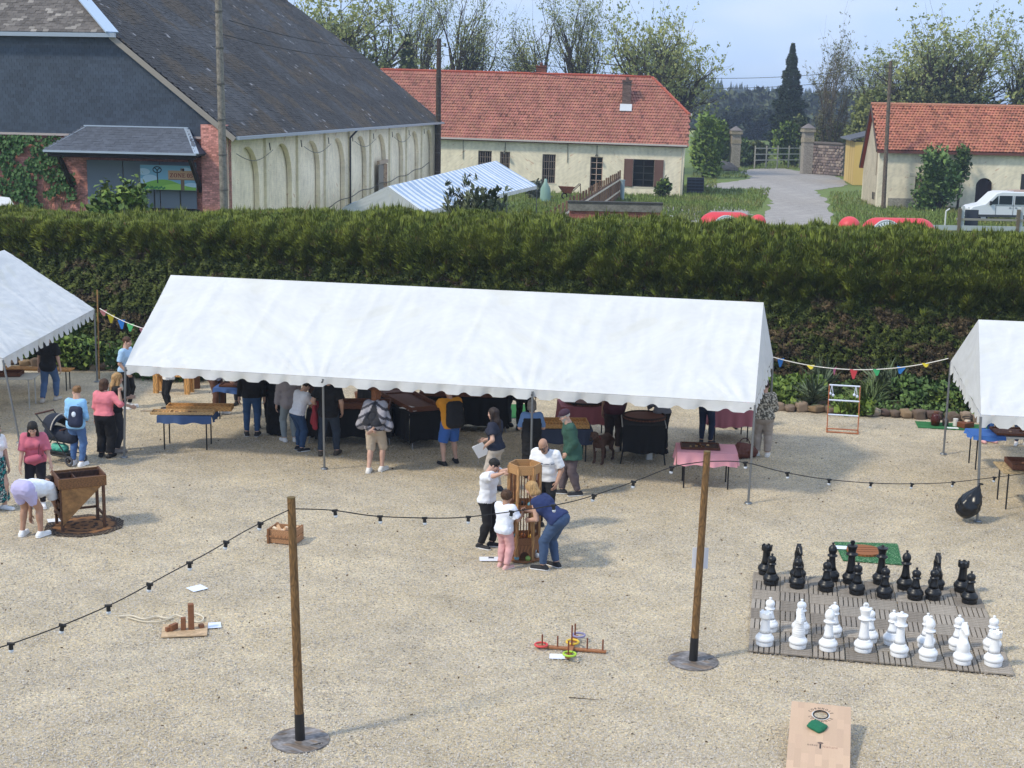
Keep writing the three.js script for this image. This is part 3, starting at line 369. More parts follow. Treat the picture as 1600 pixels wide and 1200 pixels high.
for (const px of [785, 930]) { const x = px2x(px), g = new B(); g.rod([x, eave - 0.5, 0.04], [x, eave - 1.1, 0.06], 0.025).rod([x, eave - 1.1, 0.06], [x, eave - 1.2, 0.35], 0.03).cyl(0.06, 0.17, 0.2, x, eave - 1.3, 0.4, 10); g.mesh('wall_lamp', mat(0x3e4038, 0.5), b); }
const ch = (x, z, y0, h, w, m) => { const g = new B().box(w, h, w, x, y0 + h / 2, z).box(w + 0.12, 0.14, w + 0.12, x, y0 + h + 0.07, z); g.cyl(0.12, 0.14, 0.25, x, y0 + h + 0.26, z, 8); return g.mesh('chimney', m, b); };
const c1 = ch(px2x(826), -6.2, ridgeH - 1.4, 2.0, 0.8, mat(0x8a5a48, 0.9, { map: brickTex })), c2 = ch(px2x(970), -2.9, eave + 2.0, 2.75, 0.72, mat(0x7d706b, 0.9, { map: brickTex })); new B().box(1.0, 0.75, 0.1, px2x(970), eave + 2.62, -2.32, -0.72).mesh('chimney_flashing', mat(0xc9ced3, 0.5), b);
new B().box(0.05, 2.2, 1.0, 0.03, 1.1, -3.2).mesh('side_door', mat(0x2b2a29, 0.8), b);
}
{ // ---------------- cream outbuilding on the right
const A = ground(1369, 323), L = 17, D = 7.5, eave = atDepth(1369, 228, A.z).y, ridgeH = atDepth(1364, 163, A.z - 3.7).y, mm = (ridgeH - eave) / 3.75, S = Math.hypot(1, mm), cream = plaster(0xfff4dc);
const b = thing('cream_outbuilding', 'cream outbuilding with weathered red tiles behind the white van', 'outbuilding', A, -0.08);
const sh = new THREE.Shape([[0, -0.2], [L, -0.2], [L, eave], [0, eave]].map(p => new THREE.Vector2(...p))), dx = 4.05, dw = 2.5, dh = 2.45, ax = 8.0, aw = 0.62, sp = 1.75;
const p1 = new THREE.Path(); p1.moveTo(dx - dw / 2, 0); p1.lineTo(dx - dw / 2, dh); p1.lineTo(dx + dw / 2, dh); p1.lineTo(dx + dw / 2, 0); p1.closePath(); const p2 = new THREE.Path(); p2.moveTo(ax - aw, 0); p2.lineTo(ax - aw, sp); p2.absarc(ax, sp, aw, Math.PI, 0, true); p2.lineTo(ax + aw, 0); p2.closePath(); sh.holes.push(p1, p2);
const wg = new THREE.ExtrudeGeometry(sh, { depth: 0.45, bevelEnabled: false, curveSegments: 16 }); wg.translate(0, 0, -0.45); new B().raw(wg).box(L, eave, 0.4, L / 2, eave / 2, -D + 0.2).box(0.4, eave, D - 0.9, L - 0.2, eave / 2, -D / 2).mesh('wall', cream, b);
const gs = [[0.455, -0.2], [D - 0.4, -0.2], [D, eave * 0.62], [3.75, ridgeH - 0.05], [0.455, eave + 0.4]], gg = new THREE.ExtrudeGeometry(shapeOf(gs), { depth: 0.4, bevelEnabled: false }); gg.rotateY(Math.PI / 2); gg.translate(-0.003, 0, 0); new B().raw(gg).mesh('gable_wall', mat(0xcfc4b0, 0.95, { map: plasterTex, bumpMap: brickBump, bumpScale: 0.015 }), b);
new B().box(dw * 0.36, dh, 0.3, dx - dw / 2 + dw * 0.18, dh / 2, -0.26).mesh('stone_jamb', mat(0xb7a797, 0.95, { map: brickTex }), b); new B().box(dw + 0.9, 0.26, 0.5, dx, dh + 0.05, -0.22).mesh('door_lintel', mat(0xd9d0bb, 0.9), b);
new B().box(dw * 0.6, dh, 0.06, dx + dw * 0.2, dh / 2, -0.5).mesh('doorway', mat(0x121715, 0.9), b); new B().box(0.5, 1.0, 0.05, dx - 0.1, 0.5, -0.4).mesh('blue_door_panel', mat(0x4f83b4, 0.7), b);
const dg = new B(); for (let i = 0; i < 6; i++) { const x = ax - 0.52 + i * 0.208; dg.box(0.195, sp + Math.sqrt(Math.max(0, aw * aw - (x - ax) ** 2)) - 0.02, 0.06, x, (sp + Math.sqrt(Math.max(0, aw * aw - (x - ax) ** 2))) / 2, -0.3); } dg.mesh('arched_door', mat(0x33262a, 0.85), b); new B().box(1.2, 1.7, 0.06, 11.3, 1.9, 0.02).mesh('dark_door', mat(0x2b2a30, 0.8), b);
new B().box(2.3, 0.7, 0.06, 2.0, 0.35, 0.02).mesh('cement_plinth', mat(0xb5b0a6, 0.95, { map: blotch }), b);
for (const z of [-1.2, -1.9]) new B().box(0.05, 0.55, 0.32, -0.02, 0.75, z).mesh('vent', darkBoard, b); new B().box(0.05, 1.9, 0.12, -0.02, 3.3, -0.95).mesh('crack_cover', mat(0x8d8272, 0.9), b);
const ov = 0.35, O = V(-0.25, eave - ov * mm, ov), ex = V(1, 0, 0), ey = V(0, mm, -1).divideScalar(S), up = (3.75 + ov) * S, poly = [[0, 0], [L + 0.5, 0], [L + 0.5, up], [0, up]];
flat3(poly.map(([x, y]) => O.clone().addScaledVector(ex, x).addScaledVector(ey, y)), mat(0x5a2418, 0.9), 'roof_boarding', b);
lay(b, 'roof_tiles', pantile(0.25, 0.30), tileMat, O, ex, ey, inPoly(poly), 0, L + 0.5, 0, up, 0.25, 0.30, tileRed([0.43, 0.160, 0.095], 0.13), 51, 0.07);
flat3([V(-0.25, eave * 0.58, -D - 0.2), V(-0.25, ridgeH, -3.75), V(L + 0.25, ridgeH, -3.75), V(L + 0.25, eave * 0.58, -D - 0.2)], mat(0x94402c, 0.9), 'far_roof_slope', b);
const rc = new B(); for (let i = 0; i < 46; i++) rc.cyl(0.12, 0.14, 0.42, -0.1 + i * 0.38, ridgeH + 0.04, -3.75, 7, 0, 0, Math.PI / 2); rc.mesh('ridge_tiles', mat(0xb07a62, 0.9), b);
new B().bar(V(-0.3, eave - ov * mm - 0.08, ov - 0.02), V(-0.3, ridgeH - 0.1, -3.75), 0.06, 0.22).bar(V(-0.3, ridgeH - 0.1, -3.75), V(-0.3, eave * 0.58, -D - 0.15), 0.06, 0.2).mesh('verge_board', mat(0x5b4a42, 0.85), b); new B().bar(V(-0.25, eave - ov * mm - 0.12, ov), V(L, eave - ov * mm - 0.12, ov), 0.12, 0.2).mesh('fascia', mat(0x6b4038, 0.8), b);
}
{ // ---------------- yellow boarded shed, wall and gate piers beyond
const A = ground(1332, 289), b = thing('yellow_shed', 'shed of upright yellow boards with gaps and a grey slate roof', 'shed', A, -0.13), r = rng(4), H0 = atDepth(1332, 218, A.z).y;
for (let i = 0; i < 9; i++) { const z = -0.25 - i * 1.08, h = H0 - 0.25 + 0.02 * i; new B().box(0.06, h, i < 5 ? 0.62 : 0.9, 0, h / 2, z).mesh('board', mat(i % 2 ? 0xd9bd78 : 0xcdb06c, 0.8), b); }
new B().box(2.3, H0 - 0.2, 0.06, 1.18, (H0 - 0.2) / 2, 0.05).mesh('front_boarding', mat(0xd3b36a, 0.8), b); new B().box(3.4, H0 - 0.3, 9.6, 1.9, (H0 - 0.3) / 2, -4.95).mesh('inside', mat(0x241d15, 0.95), b); new B().box(0.14, 0.14, 9.8, 0, H0 - 0.05, -4.9).mesh('wall_plate', mat(0xcfc9b5, 0.8), b);
const ro = new B().box(4.8, 0.12, 10.6, 1.9, H0 + 0.62, -4.9, 0, 0, 0.26); ro.mesh('roof', mat(0x5d5f68, 0.75, { map: blotch }), b); new B().box(0.9, 0.03, 0.8, 1.7, H0 + 0.65, -1.2, 0, 0, 0.26).mesh('blue_patch', mat(0x4d8fd6, 0.6), b); new B().box(0.1, 0.16, 10.6, -0.5, H0 - 0.02, -4.9).mesh('gutter', mat(0x6f747c, 0.6), b);
const pier = (px, py, py2, label) => { const G = ground(px, py), h = atDepth(px, py2, G.z).y, o = thing('gate_pier', label, 'gate pier', G, 0.1); new B().box(1.1, h - 0.5, 1.1, 0, (h - 0.5) / 2, 0).mesh('shaft', mat(0xb9b0a4, 0.95, { map: blotch, bumpMap: brickBump, bumpScale: 0.02 }), o); new B().box(1.4, 0.25, 1.4, 0, h - 0.6, 0).box(1.3, 0.18, 1.3, 0, h - 0.38, 0).box(1.2, 0.5, 1.2, 0, h - 1.6, 0).mesh('capital', mat(0xb9ad97, 0.95, { map: blotch }), o); const cg = new THREE.ConeGeometry(1.0, 0.55, 4); cg.rotateY(Math.PI / 4); new B().add(cg, 0, h - 0.02, 0).mesh('cap', mat(0x77706e, 0.95), o); return [G, h]; };
const [G1, h1] = pier(1259, 271, 196, 'stone gate pier at the end of the stone wall by the yellow shed'); pier(1147, 262, 200, 'pale stone gate pier rising from the bushes beyond the gravel heap');
const w = thing('stone_wall', 'old stone wall between the gate pier and the yellow shed', 'wall', [G1.x + 0.6, 0, G1.z], 0), e = ground(1308, 275), l = Math.hypot(e.x - G1.x, e.z - G1.z), hh = h1 * 0.64; w.rotation.y = -Math.atan2(e.z - G1.z, e.x - G1.x); const sr = rng(2), st = [new RoundedBoxGeometry(0.5, 0.3, 0.3, 1, 0.07), new RoundedBoxGeometry(0.36, 0.3, 0.3, 1, 0.08)].map(norm), sm = [0x8e7f78, 0x7a6c68, 0x9d8f85, 0x6d625f].map(c => mat(c, 0.95)); new B().box(l, hh, 0.3, l / 2, hh / 2, -0.1).mesh('mortar', mat(0x9a8f86, 0.95), w);
for (let y = 0.16, k = 0; y < hh - 0.15; y += 0.32, k++) for (let x = 0.2 + (k % 2) * 0.22; x < l - 0.2; x += 0.46) { const m = mesh('stone', st[Math.floor(sr() * 2)], sm[Math.floor(sr() * 4)], w); m.position.set(x + 0.06 * sr(), y, 0.06 + 0.04 * sr()); m.rotation.z = 0.08 * (sr() - 0.5); } new B().box(l + 0.1, 0.2, 0.6, l / 2, hh + 0.08, -0.05).mesh('coping', mat(0x6f6865, 0.95), w);
}
// TREES AND SHRUBS
const leafSpray = (seed, n, size, spread) => { // a few small curved leaves on a common point
const r = rng(seed), P = [], N = [];
for (let i = 0; i < n; i++) { const o = V(r() - 0.5, r() - 0.5, r() - 0.5).multiplyScalar(spread), d = V(r() - 0.5, r() - 0.2, r() - 0.5).normalize(), s = V(r() - 0.5, r() - 0.5, r() - 0.5).cross(d).normalize(), l = size * (0.7 + 0.6 * r()), w = l * 0.34, a = o.clone(), m = o.clone().addScaledVector(d, l * 0.5), e = o.clone().addScaledVector(d, l), n = s.clone().cross(d).normalize(); m.addScaledVector(n, l * 0.08); const L = m.clone().addScaledVector(s, w), Q = m.clone().addScaledVector(s, -w); for (const v of [a, L, e, a, e, Q]) { P.push(v.x, v.y, v.z); N.push(lerp(n.x, o.x / spread, 0.3), lerp(Math.abs(n.y), 1, 0.35), lerp(n.z, o.z / spread, 0.3)); } }
const g = new THREE.BufferGeometry(); g.setAttribute('position', new THREE.Float32BufferAttribute(P, 3)); g.setAttribute('normal', new THREE.Float32BufferAttribute(N, 3)); return g;
};
const barkTex = tex(256, 256, (u, v) => { const k = 0.74 + 0.2 * tn(u * 1, v * 0.5, 14, 3) + 0.12 * tn(u, v, 40, 8); return [k, k * 0.96, k * 0.9]; });
const bark = mat(0x574e43, 0.95, { map: barkTex }), barkPale = mat(0x8d8574, 0.95, { map: barkTex });
// limbs: recursive, each limb a chain of tapering pieces; tips collect where leaves may sit
function growLimbs(o) {
const r = rng(o.seed), b = new B(), tips = [];
const limb = (p, d, len, rad, lv) => {
const n = lv === 0 ? 7 : lv < 3 ? 5 : 3, pts = [p.clone()]; let q = p.clone(), dir = d.clone(); const seg = len / n;
for (let i = 0; i < n; i++) {
dir.add(V(r() - 0.5, r() - 0.5, r() - 0.5).multiplyScalar(o.wiggle * (lv ? 1 : 0.35))).add(V(0, o.up * (lv > 0 ? 1 : 0.2), 0)).normalize(); const e = q.clone().addScaledVector(dir, seg), r0 = rad * (1 - i / n * 0.62), r1 = rad * (1 - (i + 1) / n * 0.62);
b.rod(q, e, r0, r1, lv === 0 ? 9 : lv === 1 ? 7 : lv === 2 ? 5 : 3); q = e; pts.push(q.clone());
if (lv >= 2) tips.push([q.clone(), lv, dir.clone()]);
if (lv < o.levels) { const k = lv === 0 ? (i >= o.first ? o.kids0 : 0) : o.kids; for (let c = 0; c < k; c++) if (r() < (lv === 0 ? 1 : 0.78)) { const ax = V(r() - 0.5, (r() - 0.5) * 0.4, r() - 0.5).cross(dir).normalize(), ang = o.angle * (0.6 + 0.7 * r()); limb(q.clone(), dir.clone().applyAxisAngle(ax, ang), len * o.ratio * (0.65 + 0.6 * r()) * (lv === 0 ? 1 - 0.35 * (i - o.first) / 5 : 1), Math.max(0.012, r1 * 0.66), lv + 1); } }
}
};
(o.stems || [[0, 0, 0, 0, 1]]).forEach(([x, z, tx, tz, s]) => limb(V(x, 0, z), V(tx, 1, tz).normalize(), o.trunk * s, o.rad * s, 0));
return { wood: b.geo(), tips };
}
function makeTree(name, label, o) {
const t = thing(name, label, 'tree', [0, 0, 0], 0), { wood, tips } = growLimbs(o), r = rng(o.seed + 5), mats = [], cols = [];
mesh('trunk', wood, o.bark || bark, t);
for (const [p, lv, d] of tips) { if (lv < o.leafFrom) continue; for (let k = 0; k < o.leaves; k++) { if (r() > (o.keep ?? 1) * (0.55 + 0.045 * p.y + 0.6 * n3(p.x * 0.35, p.y * 0.35, p.z * 0.35))) continue; const s = o.size * (0.6 + 0.8 * r()); mats.push(TM(p.x + (r() - 0.5) * o.fuzz, p.y + (r() - 0.5) * o.fuzz, p.z + (r() - 0.5) * o.fuzz, r() * 6, r() * 6, r() * 6, s)); const q = 0.7 + 0.6 * r(), y = clamp(0.5 + 0.8 * n3(p.x * 0.2 + 9, p.y * 0.25, p.z * 0.2) + 0.4 * (r() - 0.5)); cols.push([0, 1, 2].map(i => q * lerp(o.leaf[0][i], o.leaf[1][i], y))); } }
instanced('crown', leafSpray(o.seed, 5, 0.55, 0.8), leafMat(0.7), mats, cols, t); return t;
}
const spring = [[0.28, 0.33, 0.12], [0.43, 0.45, 0.16]];
const placeTree = (t, px, z, topY, turn, flat = 1, high) => { const g = atDepth(px, 200, z), hgt = atDepth(px, topY, z).y, s = hgt / high; t.position.set(g.x, -0.1, z); t.rotation.y = turn; t.scale.set(s * flat, s, s * flat); return t; };
const heightOf = t => new THREE.Box3().setFromObject(t.children[0]).max.y;
{
const A = makeTree('plane_tree', 'tall spring tree whose limbs fork just behind the chimney of the red tiled farmhouse', { seed: 101, trunk: 7, rad: 1.0, first: 3, kids0: 2, kids: 1, levels: 4, wiggle: 0.22, up: 0.10, angle: 0.62, ratio: 0.74, leaves: 5, leafFrom: 3, size: 0.36, fuzz: 1.7, leaf: spring, keep: 0.2 });
const Bt = makeTree('plane_tree', 'slim spring tree with upright limbs between its two neighbours over the red roof', { seed: 118, trunk: 8, rad: 0.9, first: 3, kids0: 2, kids: 1, levels: 4, wiggle: 0.18, up: 0.14, angle: 0.5, ratio: 0.7, leaves: 5, leafFrom: 3, size: 0.36, fuzz: 1.6, leaf: spring, keep: 0.2 });
const C = makeTree('plane_tree', 'round-crowned spring tree above the right end of the red farmhouse roof', { seed: 133, trunk: 6, rad: 0.95, first: 2, kids0: 2, kids: 1, levels: 4, wiggle: 0.2, up: 0.07, angle: 0.7, ratio: 0.74, leaves: 5, leafFrom: 3, size: 0.36, fuzz: 1.7, leaf: spring, keep: 0.18, stems: [[0, 0, -0.18, 0, 1], [0.6, 0.3, 0.22, 0.1, 0.95]] });
const hA = heightOf(A), hB = heightOf(Bt), hC = heightOf(C);
placeTree(A, 835, -160, -40, 0.4, 0.95, hA); placeTree(Bt, 915, -162, -55, 1.2, 0.85, hB); placeTree(C, 1030, -158, -45, 0.2, 0.85, hC);
placeTree(copyOf(C, 'big spring tree rising straight behind the slate barn roof'), 520, -155, -95, 2.1, 1.0, hC);
placeTree(copyOf(A, 'forked spring tree just right of the utility pole by the barn'), 722, -158, -95, 2.9, 0.72, hA);
placeTree(copyOf(Bt, 'thin spring tree just left of the utility pole by the barn'), 660, -170, -60, 0.3, 0.8, hB);
placeTree(copyOf(C, 'wide spreading tree rising behind the cream outbuilding'), 1462, -162, -40, 3.4, 1.05, hC);
placeTree(copyOf(A, 'spring tree cut by the edge of the picture above the outbuilding roof'), 1600, -160, -30, 1.7, 0.9, hA);
placeTree(copyOf(Bt, 'faint smaller spring tree in the gap beside the slender pole over the outbuilding'), 1372, -188, 60, 0.8, 1.1, hB);
const D = makeTree('bare_tree', 'nearly bare many-stemmed tree behind the gate pier', { seed: 177, trunk: 8, rad: 0.30, first: 2, kids0: 1, kids: 1, levels: 4, wiggle: 0.16, up: 0.12, angle: 0.5, ratio: 0.66, leaves: 1, leafFrom: 3, size: 0.3, fuzz: 1.0, leaf: [[0.16, 0.17, 0.08], [0.25, 0.25, 0.12]], keep: 0.3, bark: barkPale, stems: [[0, 0, 0.02, 0, 1], [-0.5, 0.2, -0.2, 0.1, 0.9], [0.5, -0.2, 0.22, -0.1, 0.85], [0.2, 0.6, -0.5, 0.1, 0.55], [0.1, 0.3, 0.6, 0, 0.6]] });
placeTree(D, 1297, -172, -16, 0.3, 0.85, heightOf(D));
}
function conifer(name, label, px, z, topY, rBase, seed, colour, baseY) {
const t = thing(name, label, 'tree', [atDepth(px, 200, z).x, 0, z]), h = atDepth(px, topY, z).y, r = rng(seed), mats = [], cols = [], q = new THREE.Quaternion();
new B().rod([0, 0, 0], [0, h * 0.98, 0], 0.35, 0.04, 8).mesh('trunk', bark, t);
for (let i = 0; i < 4200; i++) { const f = Math.pow(r(), 0.8), y = h * (0.06 + 0.94 * f), layer = 0.78 + 0.27 * Math.sin(f * 46) * (0.6 + 0.4 * Math.sin(i)), R0 = rBase * Math.pow(1 - f, 1.0) * layer + 0.05, a = r() * 6.283, rr = R0 * Math.sqrt(0.15 + 0.85 * r()); quatTo(V(Math.cos(a), -0.25 + 0.5 * f + 0.3 * (r() - 0.5), Math.sin(a)).normalize(), r() * 6, q); const s = (0.8 + 0.9 * r()) * (0.35 + 0.75 * (1 - f)); mats.push(new THREE.Matrix4().compose(V(Math.cos(a) * rr, y, Math.sin(a) * rr), q, V(s, s, s))); const k = 0.6 + 0.8 * r(); cols.push(colour.map(c => c * k)); }
instanced('crown', sprigGeo(seed, 9, 0.55, 0.7, 0.07), leafOpaque, mats, cols, t); return t;
}
conifer('spruce_tree', 'dark pointed spruce standing left of the bare many-stemmed tree', 1232, -206, 68, 3.9, 301, [0.030, 0.052, 0.026]);
{ const t = conifer('ivy_clad_trunk', 'dark dead stem wrapped in ivy left of the utility pole over the red roof', 636, -151, 55, 2.4, 307, [0.032, 0.055, 0.018]); }
// shrubs: stems and leaves through an uneven crown
function shrub(name, label, o) {
const t = thing(name, label, o.cat || 'shrub', o.at, 0, o.group), r = rng(o.seed), mats = [], cols = [], st = new B(), blobs = [];
const nb = o.blobs || 7; for (let i = 0; i < nb; i++) { const a = r() * 6.283, d = Math.sqrt(r()) * 0.62; blobs.push([Math.cos(a) * d * o.rx, o.h * (o.low ?? 0.3) + r() * o.h * (0.95 - (o.low ?? 0.3)) * (1 - d * 0.5), Math.sin(a) * d * o.rz, (0.28 + 0.25 * r())]); }
for (const bl of blobs) { st.rod([bl[0] * 0.2, 0, bl[2] * 0.2], [bl[0], bl[1], bl[2]], 0.03 * o.h / 2, 0.012, 5); }
for (let i = 0; i < o.n; i++) { const bl = blobs[Math.floor(r() * nb)], u = V(r() * 2 - 1, r() * 2 - 1, r() * 2 - 1).normalize().multiplyScalar(Math.pow(r(), 0.45)), p = V(bl[0] + u.x * bl[3] * o.rx * 1.25, Math.max(0.03, bl[1] + u.y * bl[3] * o.h * 0.75), bl[2] + u.z * bl[3] * o.rz * 1.25), s = o.size * (0.6 + 0.8 * r()); mats.push(TM(p.x, p.y, p.z, (r() - 0.5) * 1.5, r() * 6.3, (r() - 0.5) * 1.5, s)); const k = 0.65 + 0.7 * r(), y = clamp(0.5 + n3(p.x / o.rx * 1.5, p.y / o.h * 2, p.z / o.rz * 1.5 + o.seed) * 0.7 + 0.4 * (r() - 0.5)); cols.push([0, 1, 2].map(j => k * lerp(o.leaf[0][j], o.leaf[1][j], y))); }
st.mesh('stems', bark, t); instanced('foliage', o.geo || leafSpray(o.seed, 6, 0.55, 0.9), leafOpaque, mats, cols, t); return t;
}
const atGround = (px, z) => { const p = atDepth(px, 300, z); return [p.x, 0, z]; };
const olive = [[0.06, 0.09, 0.025], [0.13, 0.15, 0.04]], fresh = [[0.09, 0.16, 0.03], [0.20, 0.29, 0.05]], deep = [[0.030, 0.062, 0.02], [0.07, 0.12, 0.03]], yellowG = [[0.13, 0.16, 0.04], [0.22, 0.24, 0.06]];
const topH = (px, y, z) => atDepth(px, y, z).y;
for (const [px, z, y, rx, leaf, label, n] of [
[600, -148, 80, 4.5, olive, 'olive green bush showing over the red roof beside the barn gable', 1500], [672, -149, 92, 4, deep, 'dark green bush over the red roof beneath the utility pole', 1100], [745, -166, 96, 5, olive, 'low olive bush peeping above the red ridge between two tall trees', 900],
[1098, -150, 190, 1.3, fresh, 'dark tall bush hugging the far right corner of the farmhouse', 1700], [1108, -176, 194, 2.2, fresh, 'bright yellow-green bush right of the farmhouse gable', 1500], [1142, -182, 216, 2.7, [[0.07, 0.12, 0.03], [0.14, 0.21, 0.05]], 'dense dark bush directly behind the gravel heap', 1900], [1172, -184, 224, 2.0, olive, 'loose olive bush at the bend of the lane right of the gravel heap', 1600],
[1226, -182, 200, 1.5, fresh, 'small round-headed green tree with a dark stem by the rail fence', 1500], [1248, -188, 190, 1.6, olive, 'green bush rising just left of the stone gate pier', 1300],
[1292, -176, 196, 2.2, yellowG, 'scrubby growth on top of the stone wall', 900], [1350, -160, 160, 2.4, yellowG, 'yellow-green bush behind the yellow shed roof', 1400], [1420, -158, 140, 6, yellowG, 'broad yellow-green bush over the left of the outbuilding ridge', 2000], [1510, -160, 142, 6.5, olive, 'broad olive bush over the middle of the outbuilding ridge', 2000], [1590, -158, 146, 5.5, yellowG, 'yellow-green bush over the outbuilding ridge at its hidden end', 1600]])
shrub('bush', label, { at: atGround(px, z), h: topH(px, y, z), rx, rz: rx * 0.8, n: n * 2, size: 0.62, leaf, seed: px, low: 0.2, cat: 'bush' });
// clipped dark cones in the far field
{ let first; const spots = [[1128, 182, 3.4], [1152, 178, 3.2], [1166, 176, 3.0], [1180, 178, 3.2], [1194, 182, 3.4], [1221, 184, 4.0]]; spots.forEach(([px, y, w], i) => { const z = -312, h = atDepth(px, y - 9, z).y; if (!first) first = shrub('clipped_yew', 'dark rounded evergreen nearest the farmhouse in the row across the far field', { at: atGround(px, z), h, rx: w * 1.1, rz: w, n: 1500, size: 1.3, leaf: [[0.012, 0.026, 0.012], [0.03, 0.05, 0.022]], seed: 5, blobs: 9, low: 0.15, cat: 'tree', group: 'dark evergreens across the far field' }); else { const c = copyOf(first, null, atGround(px, z), i * 1.3); c.scale.set(w / 3.4, 1, w / 3.4); c.userData.label = ['', 'dark rounded evergreen second from the left in the row across the far field', 'dark evergreen in the middle of the far row, third from the farmhouse', 'dark evergreen in the far row, fourth from the farmhouse', 'dark evergreen ending the far row at the pale gap', 'dark evergreen alone at the foot of the tall spruce'][i]; } }); }
// distant woods
{
const r = rng(61), cone = [], cc = [], round = [], rc = [], L = leafSpray(9, 14, 2.4, 3.0);
for (let i = 0; i < 420; i++) { const z = -700 - 90 * r(), px = lerp(1040, 1480, r()), p = atDepth(px, 150, z), h = 13 + 8 * r() * (0.5 + 0.5 * smooth(1200, 1100, px)), n = 9; for (let k = 0; k < n; k++) { const f = k / n; cone.push(TM(p.x, h * (0.15 + 0.85 * f), z, 0, r() * 6, 0, (1 - f) * 3.0 + 0.3, h / n * 0.9, (1 - f) * 3.0 + 0.3)); const q = 0.7 + 0.5 * r(); cc.push([0.026 * q, 0.046 * q, 0.03 * q]); } }
for (let i = 0; i < 5200; i++) { const c = Math.floor(r() * 70), z = -412 - (c * 37 % 70), px = 1060 + (c * 61 % 420), p = atDepth(px, 150, z), h = 7 + (c * 13 % 5), u = V(r() * 2 - 1, r() * 2 - 1, r() * 2 - 1).normalize().multiplyScalar(Math.pow(r(), 0.4)); round.push(TM(p.x + u.x * 4.5, Math.max(0.4, h * 0.52 + u.y * h * 0.5), z + u.z * 4.5, r() * 6, r() * 6, r() * 6, 0.6 + 0.4 * r())); const q = 0.6 + 0.6 * r(), y = (c * 29 % 10) / 10; rc.push([q * lerp(0.05, 0.11, y), q * lerp(0.075, 0.13, y), q * 0.045]); }
const cg = new THREE.ConeGeometry(1, 1.9, 7, 2); { const P = cg.attributes.position; for (let i = 0; i < P.count; i++) { const a = Math.atan2(P.getZ(i), P.getX(i)); P.setXYZ(i, P.getX(i) * (1 + 0.3 * Math.sin(a * 3)), P.getY(i) - 0.15 * Math.cos(a * 5), P.getZ(i) * (1 + 0.3 * Math.sin(a * 3 + 1))); } }
tag(instanced('forest', cg, leafOpaque, cone, cc), 'distant blue-green conifer forest on the horizon', 'forest', null, 'stuff');
tag(instanced('woods', L, leafOpaque, round, rc), 'hazy green broadleaf wood in front of the conifer forest', 'woods', null, 'stuff');
}
// plants nearer the hedge
const lance = (seed) => sprigGeo(seed, 7, 0.36, 0.75, 0.05);
shrub('oleander', 'dark upright shrub rising over the hedge before the striped marquee', { at: atGround(718, -58), h: topH(720, 290, -58), rx: 1.3, rz: 0.9, n: 620, size: 0.9, leaf: [[0.05, 0.07, 0.035], [0.12, 0.14, 0.065]], seed: 711, geo: lance(6), blobs: 9 });
shrub('oleander', 'narrower dark upright shrub, right neighbour of the taller one before the marquee', { at: atGround(760, -59), h: topH(760, 289, -59), rx: 0.85, rz: 0.7, n: 260, size: 0.9, leaf: [[0.05, 0.07, 0.035], [0.12, 0.14, 0.065]], seed: 755, geo: lance(7), blobs: 6 });
shrub('fig_bush', 'leafy fig bush growing up the wall of the cream outbuilding', { at: [atDepth(1468, 300, -109).x, 0, -109], h: topH(1470, 240, -109), rx: 1.8, rz: 0.9, n: 1300, size: 0.55, leaf: [[0.07, 0.13, 0.035], [0.16, 0.25, 0.06]], seed: 1471, blobs: 13, low: 0.2 });
shrub('fig_branch', 'high side branch of fig leaves against the cream outbuilding wall', { at: [atDepth(1497, 300, -109.5).x, 0, -109.5], h: topH(1497, 246, -109.5), rx: 0.55, rz: 0.5, n: 230, size: 0.5, leaf: [[0.07, 0.13, 0.035], [0.16, 0.25, 0.06]], seed: 1497, blobs: 4, low: 0.72 });
shrub('young_bush', 'bright green young bush before the grey shutters and ZONE 05 sign', { at: atGround(180, -53), h: topH(180, 290, -53), rx: 0.95, rz: 0.8, n: 900, size: 0.5, leaf: fresh, seed: 181, blobs: 9 });
shrub('small_bush', 'small green bush at the foot of the farmhouse wall', { at: atGround(1037, -118), h: topH(1037, 284, -118), rx: 0.5, rz: 0.4, n: 260, size: 0.4, leaf: fresh, seed: 1037, blobs: 4 });
shrub('lavender_bush', 'grey-green bush between the marquee and the wheelbarrow', { at: atGround(838, -112), h: topH(838, 291, -112), rx: 0.9, rz: 0.8, n: 420, size: 0.5, leaf: [[0.10, 0.12, 0.09], [0.17, 0.19, 0.14]], seed: 838, blobs: 6 });
{ // dry leaf scraps blown over the yard
const r = rng(53), m = [], c = [], lg = leafSpray(3, 1, 0.045, 0.001); for (let i = 0; i < 420; i++) { const z = -15 - 22 * r(), x = (r() * 2 - 1) * (-z * 0.4), k = 0.6 + 0.8 * r(); m.push(TM(x, 0.022, z, r() * 0.5, r() * 6, 1.4 + 0.3 * r(), 0.7 + 0.8 * r())); c.push([0.13 * k, 0.085 * k, 0.045 * k]); } tag(instanced('leaf_litter', lg, leafOpaque, m, c), 'dry brown leaf scraps scattered on the gravel', 'leaves', null, 'stuff');
}
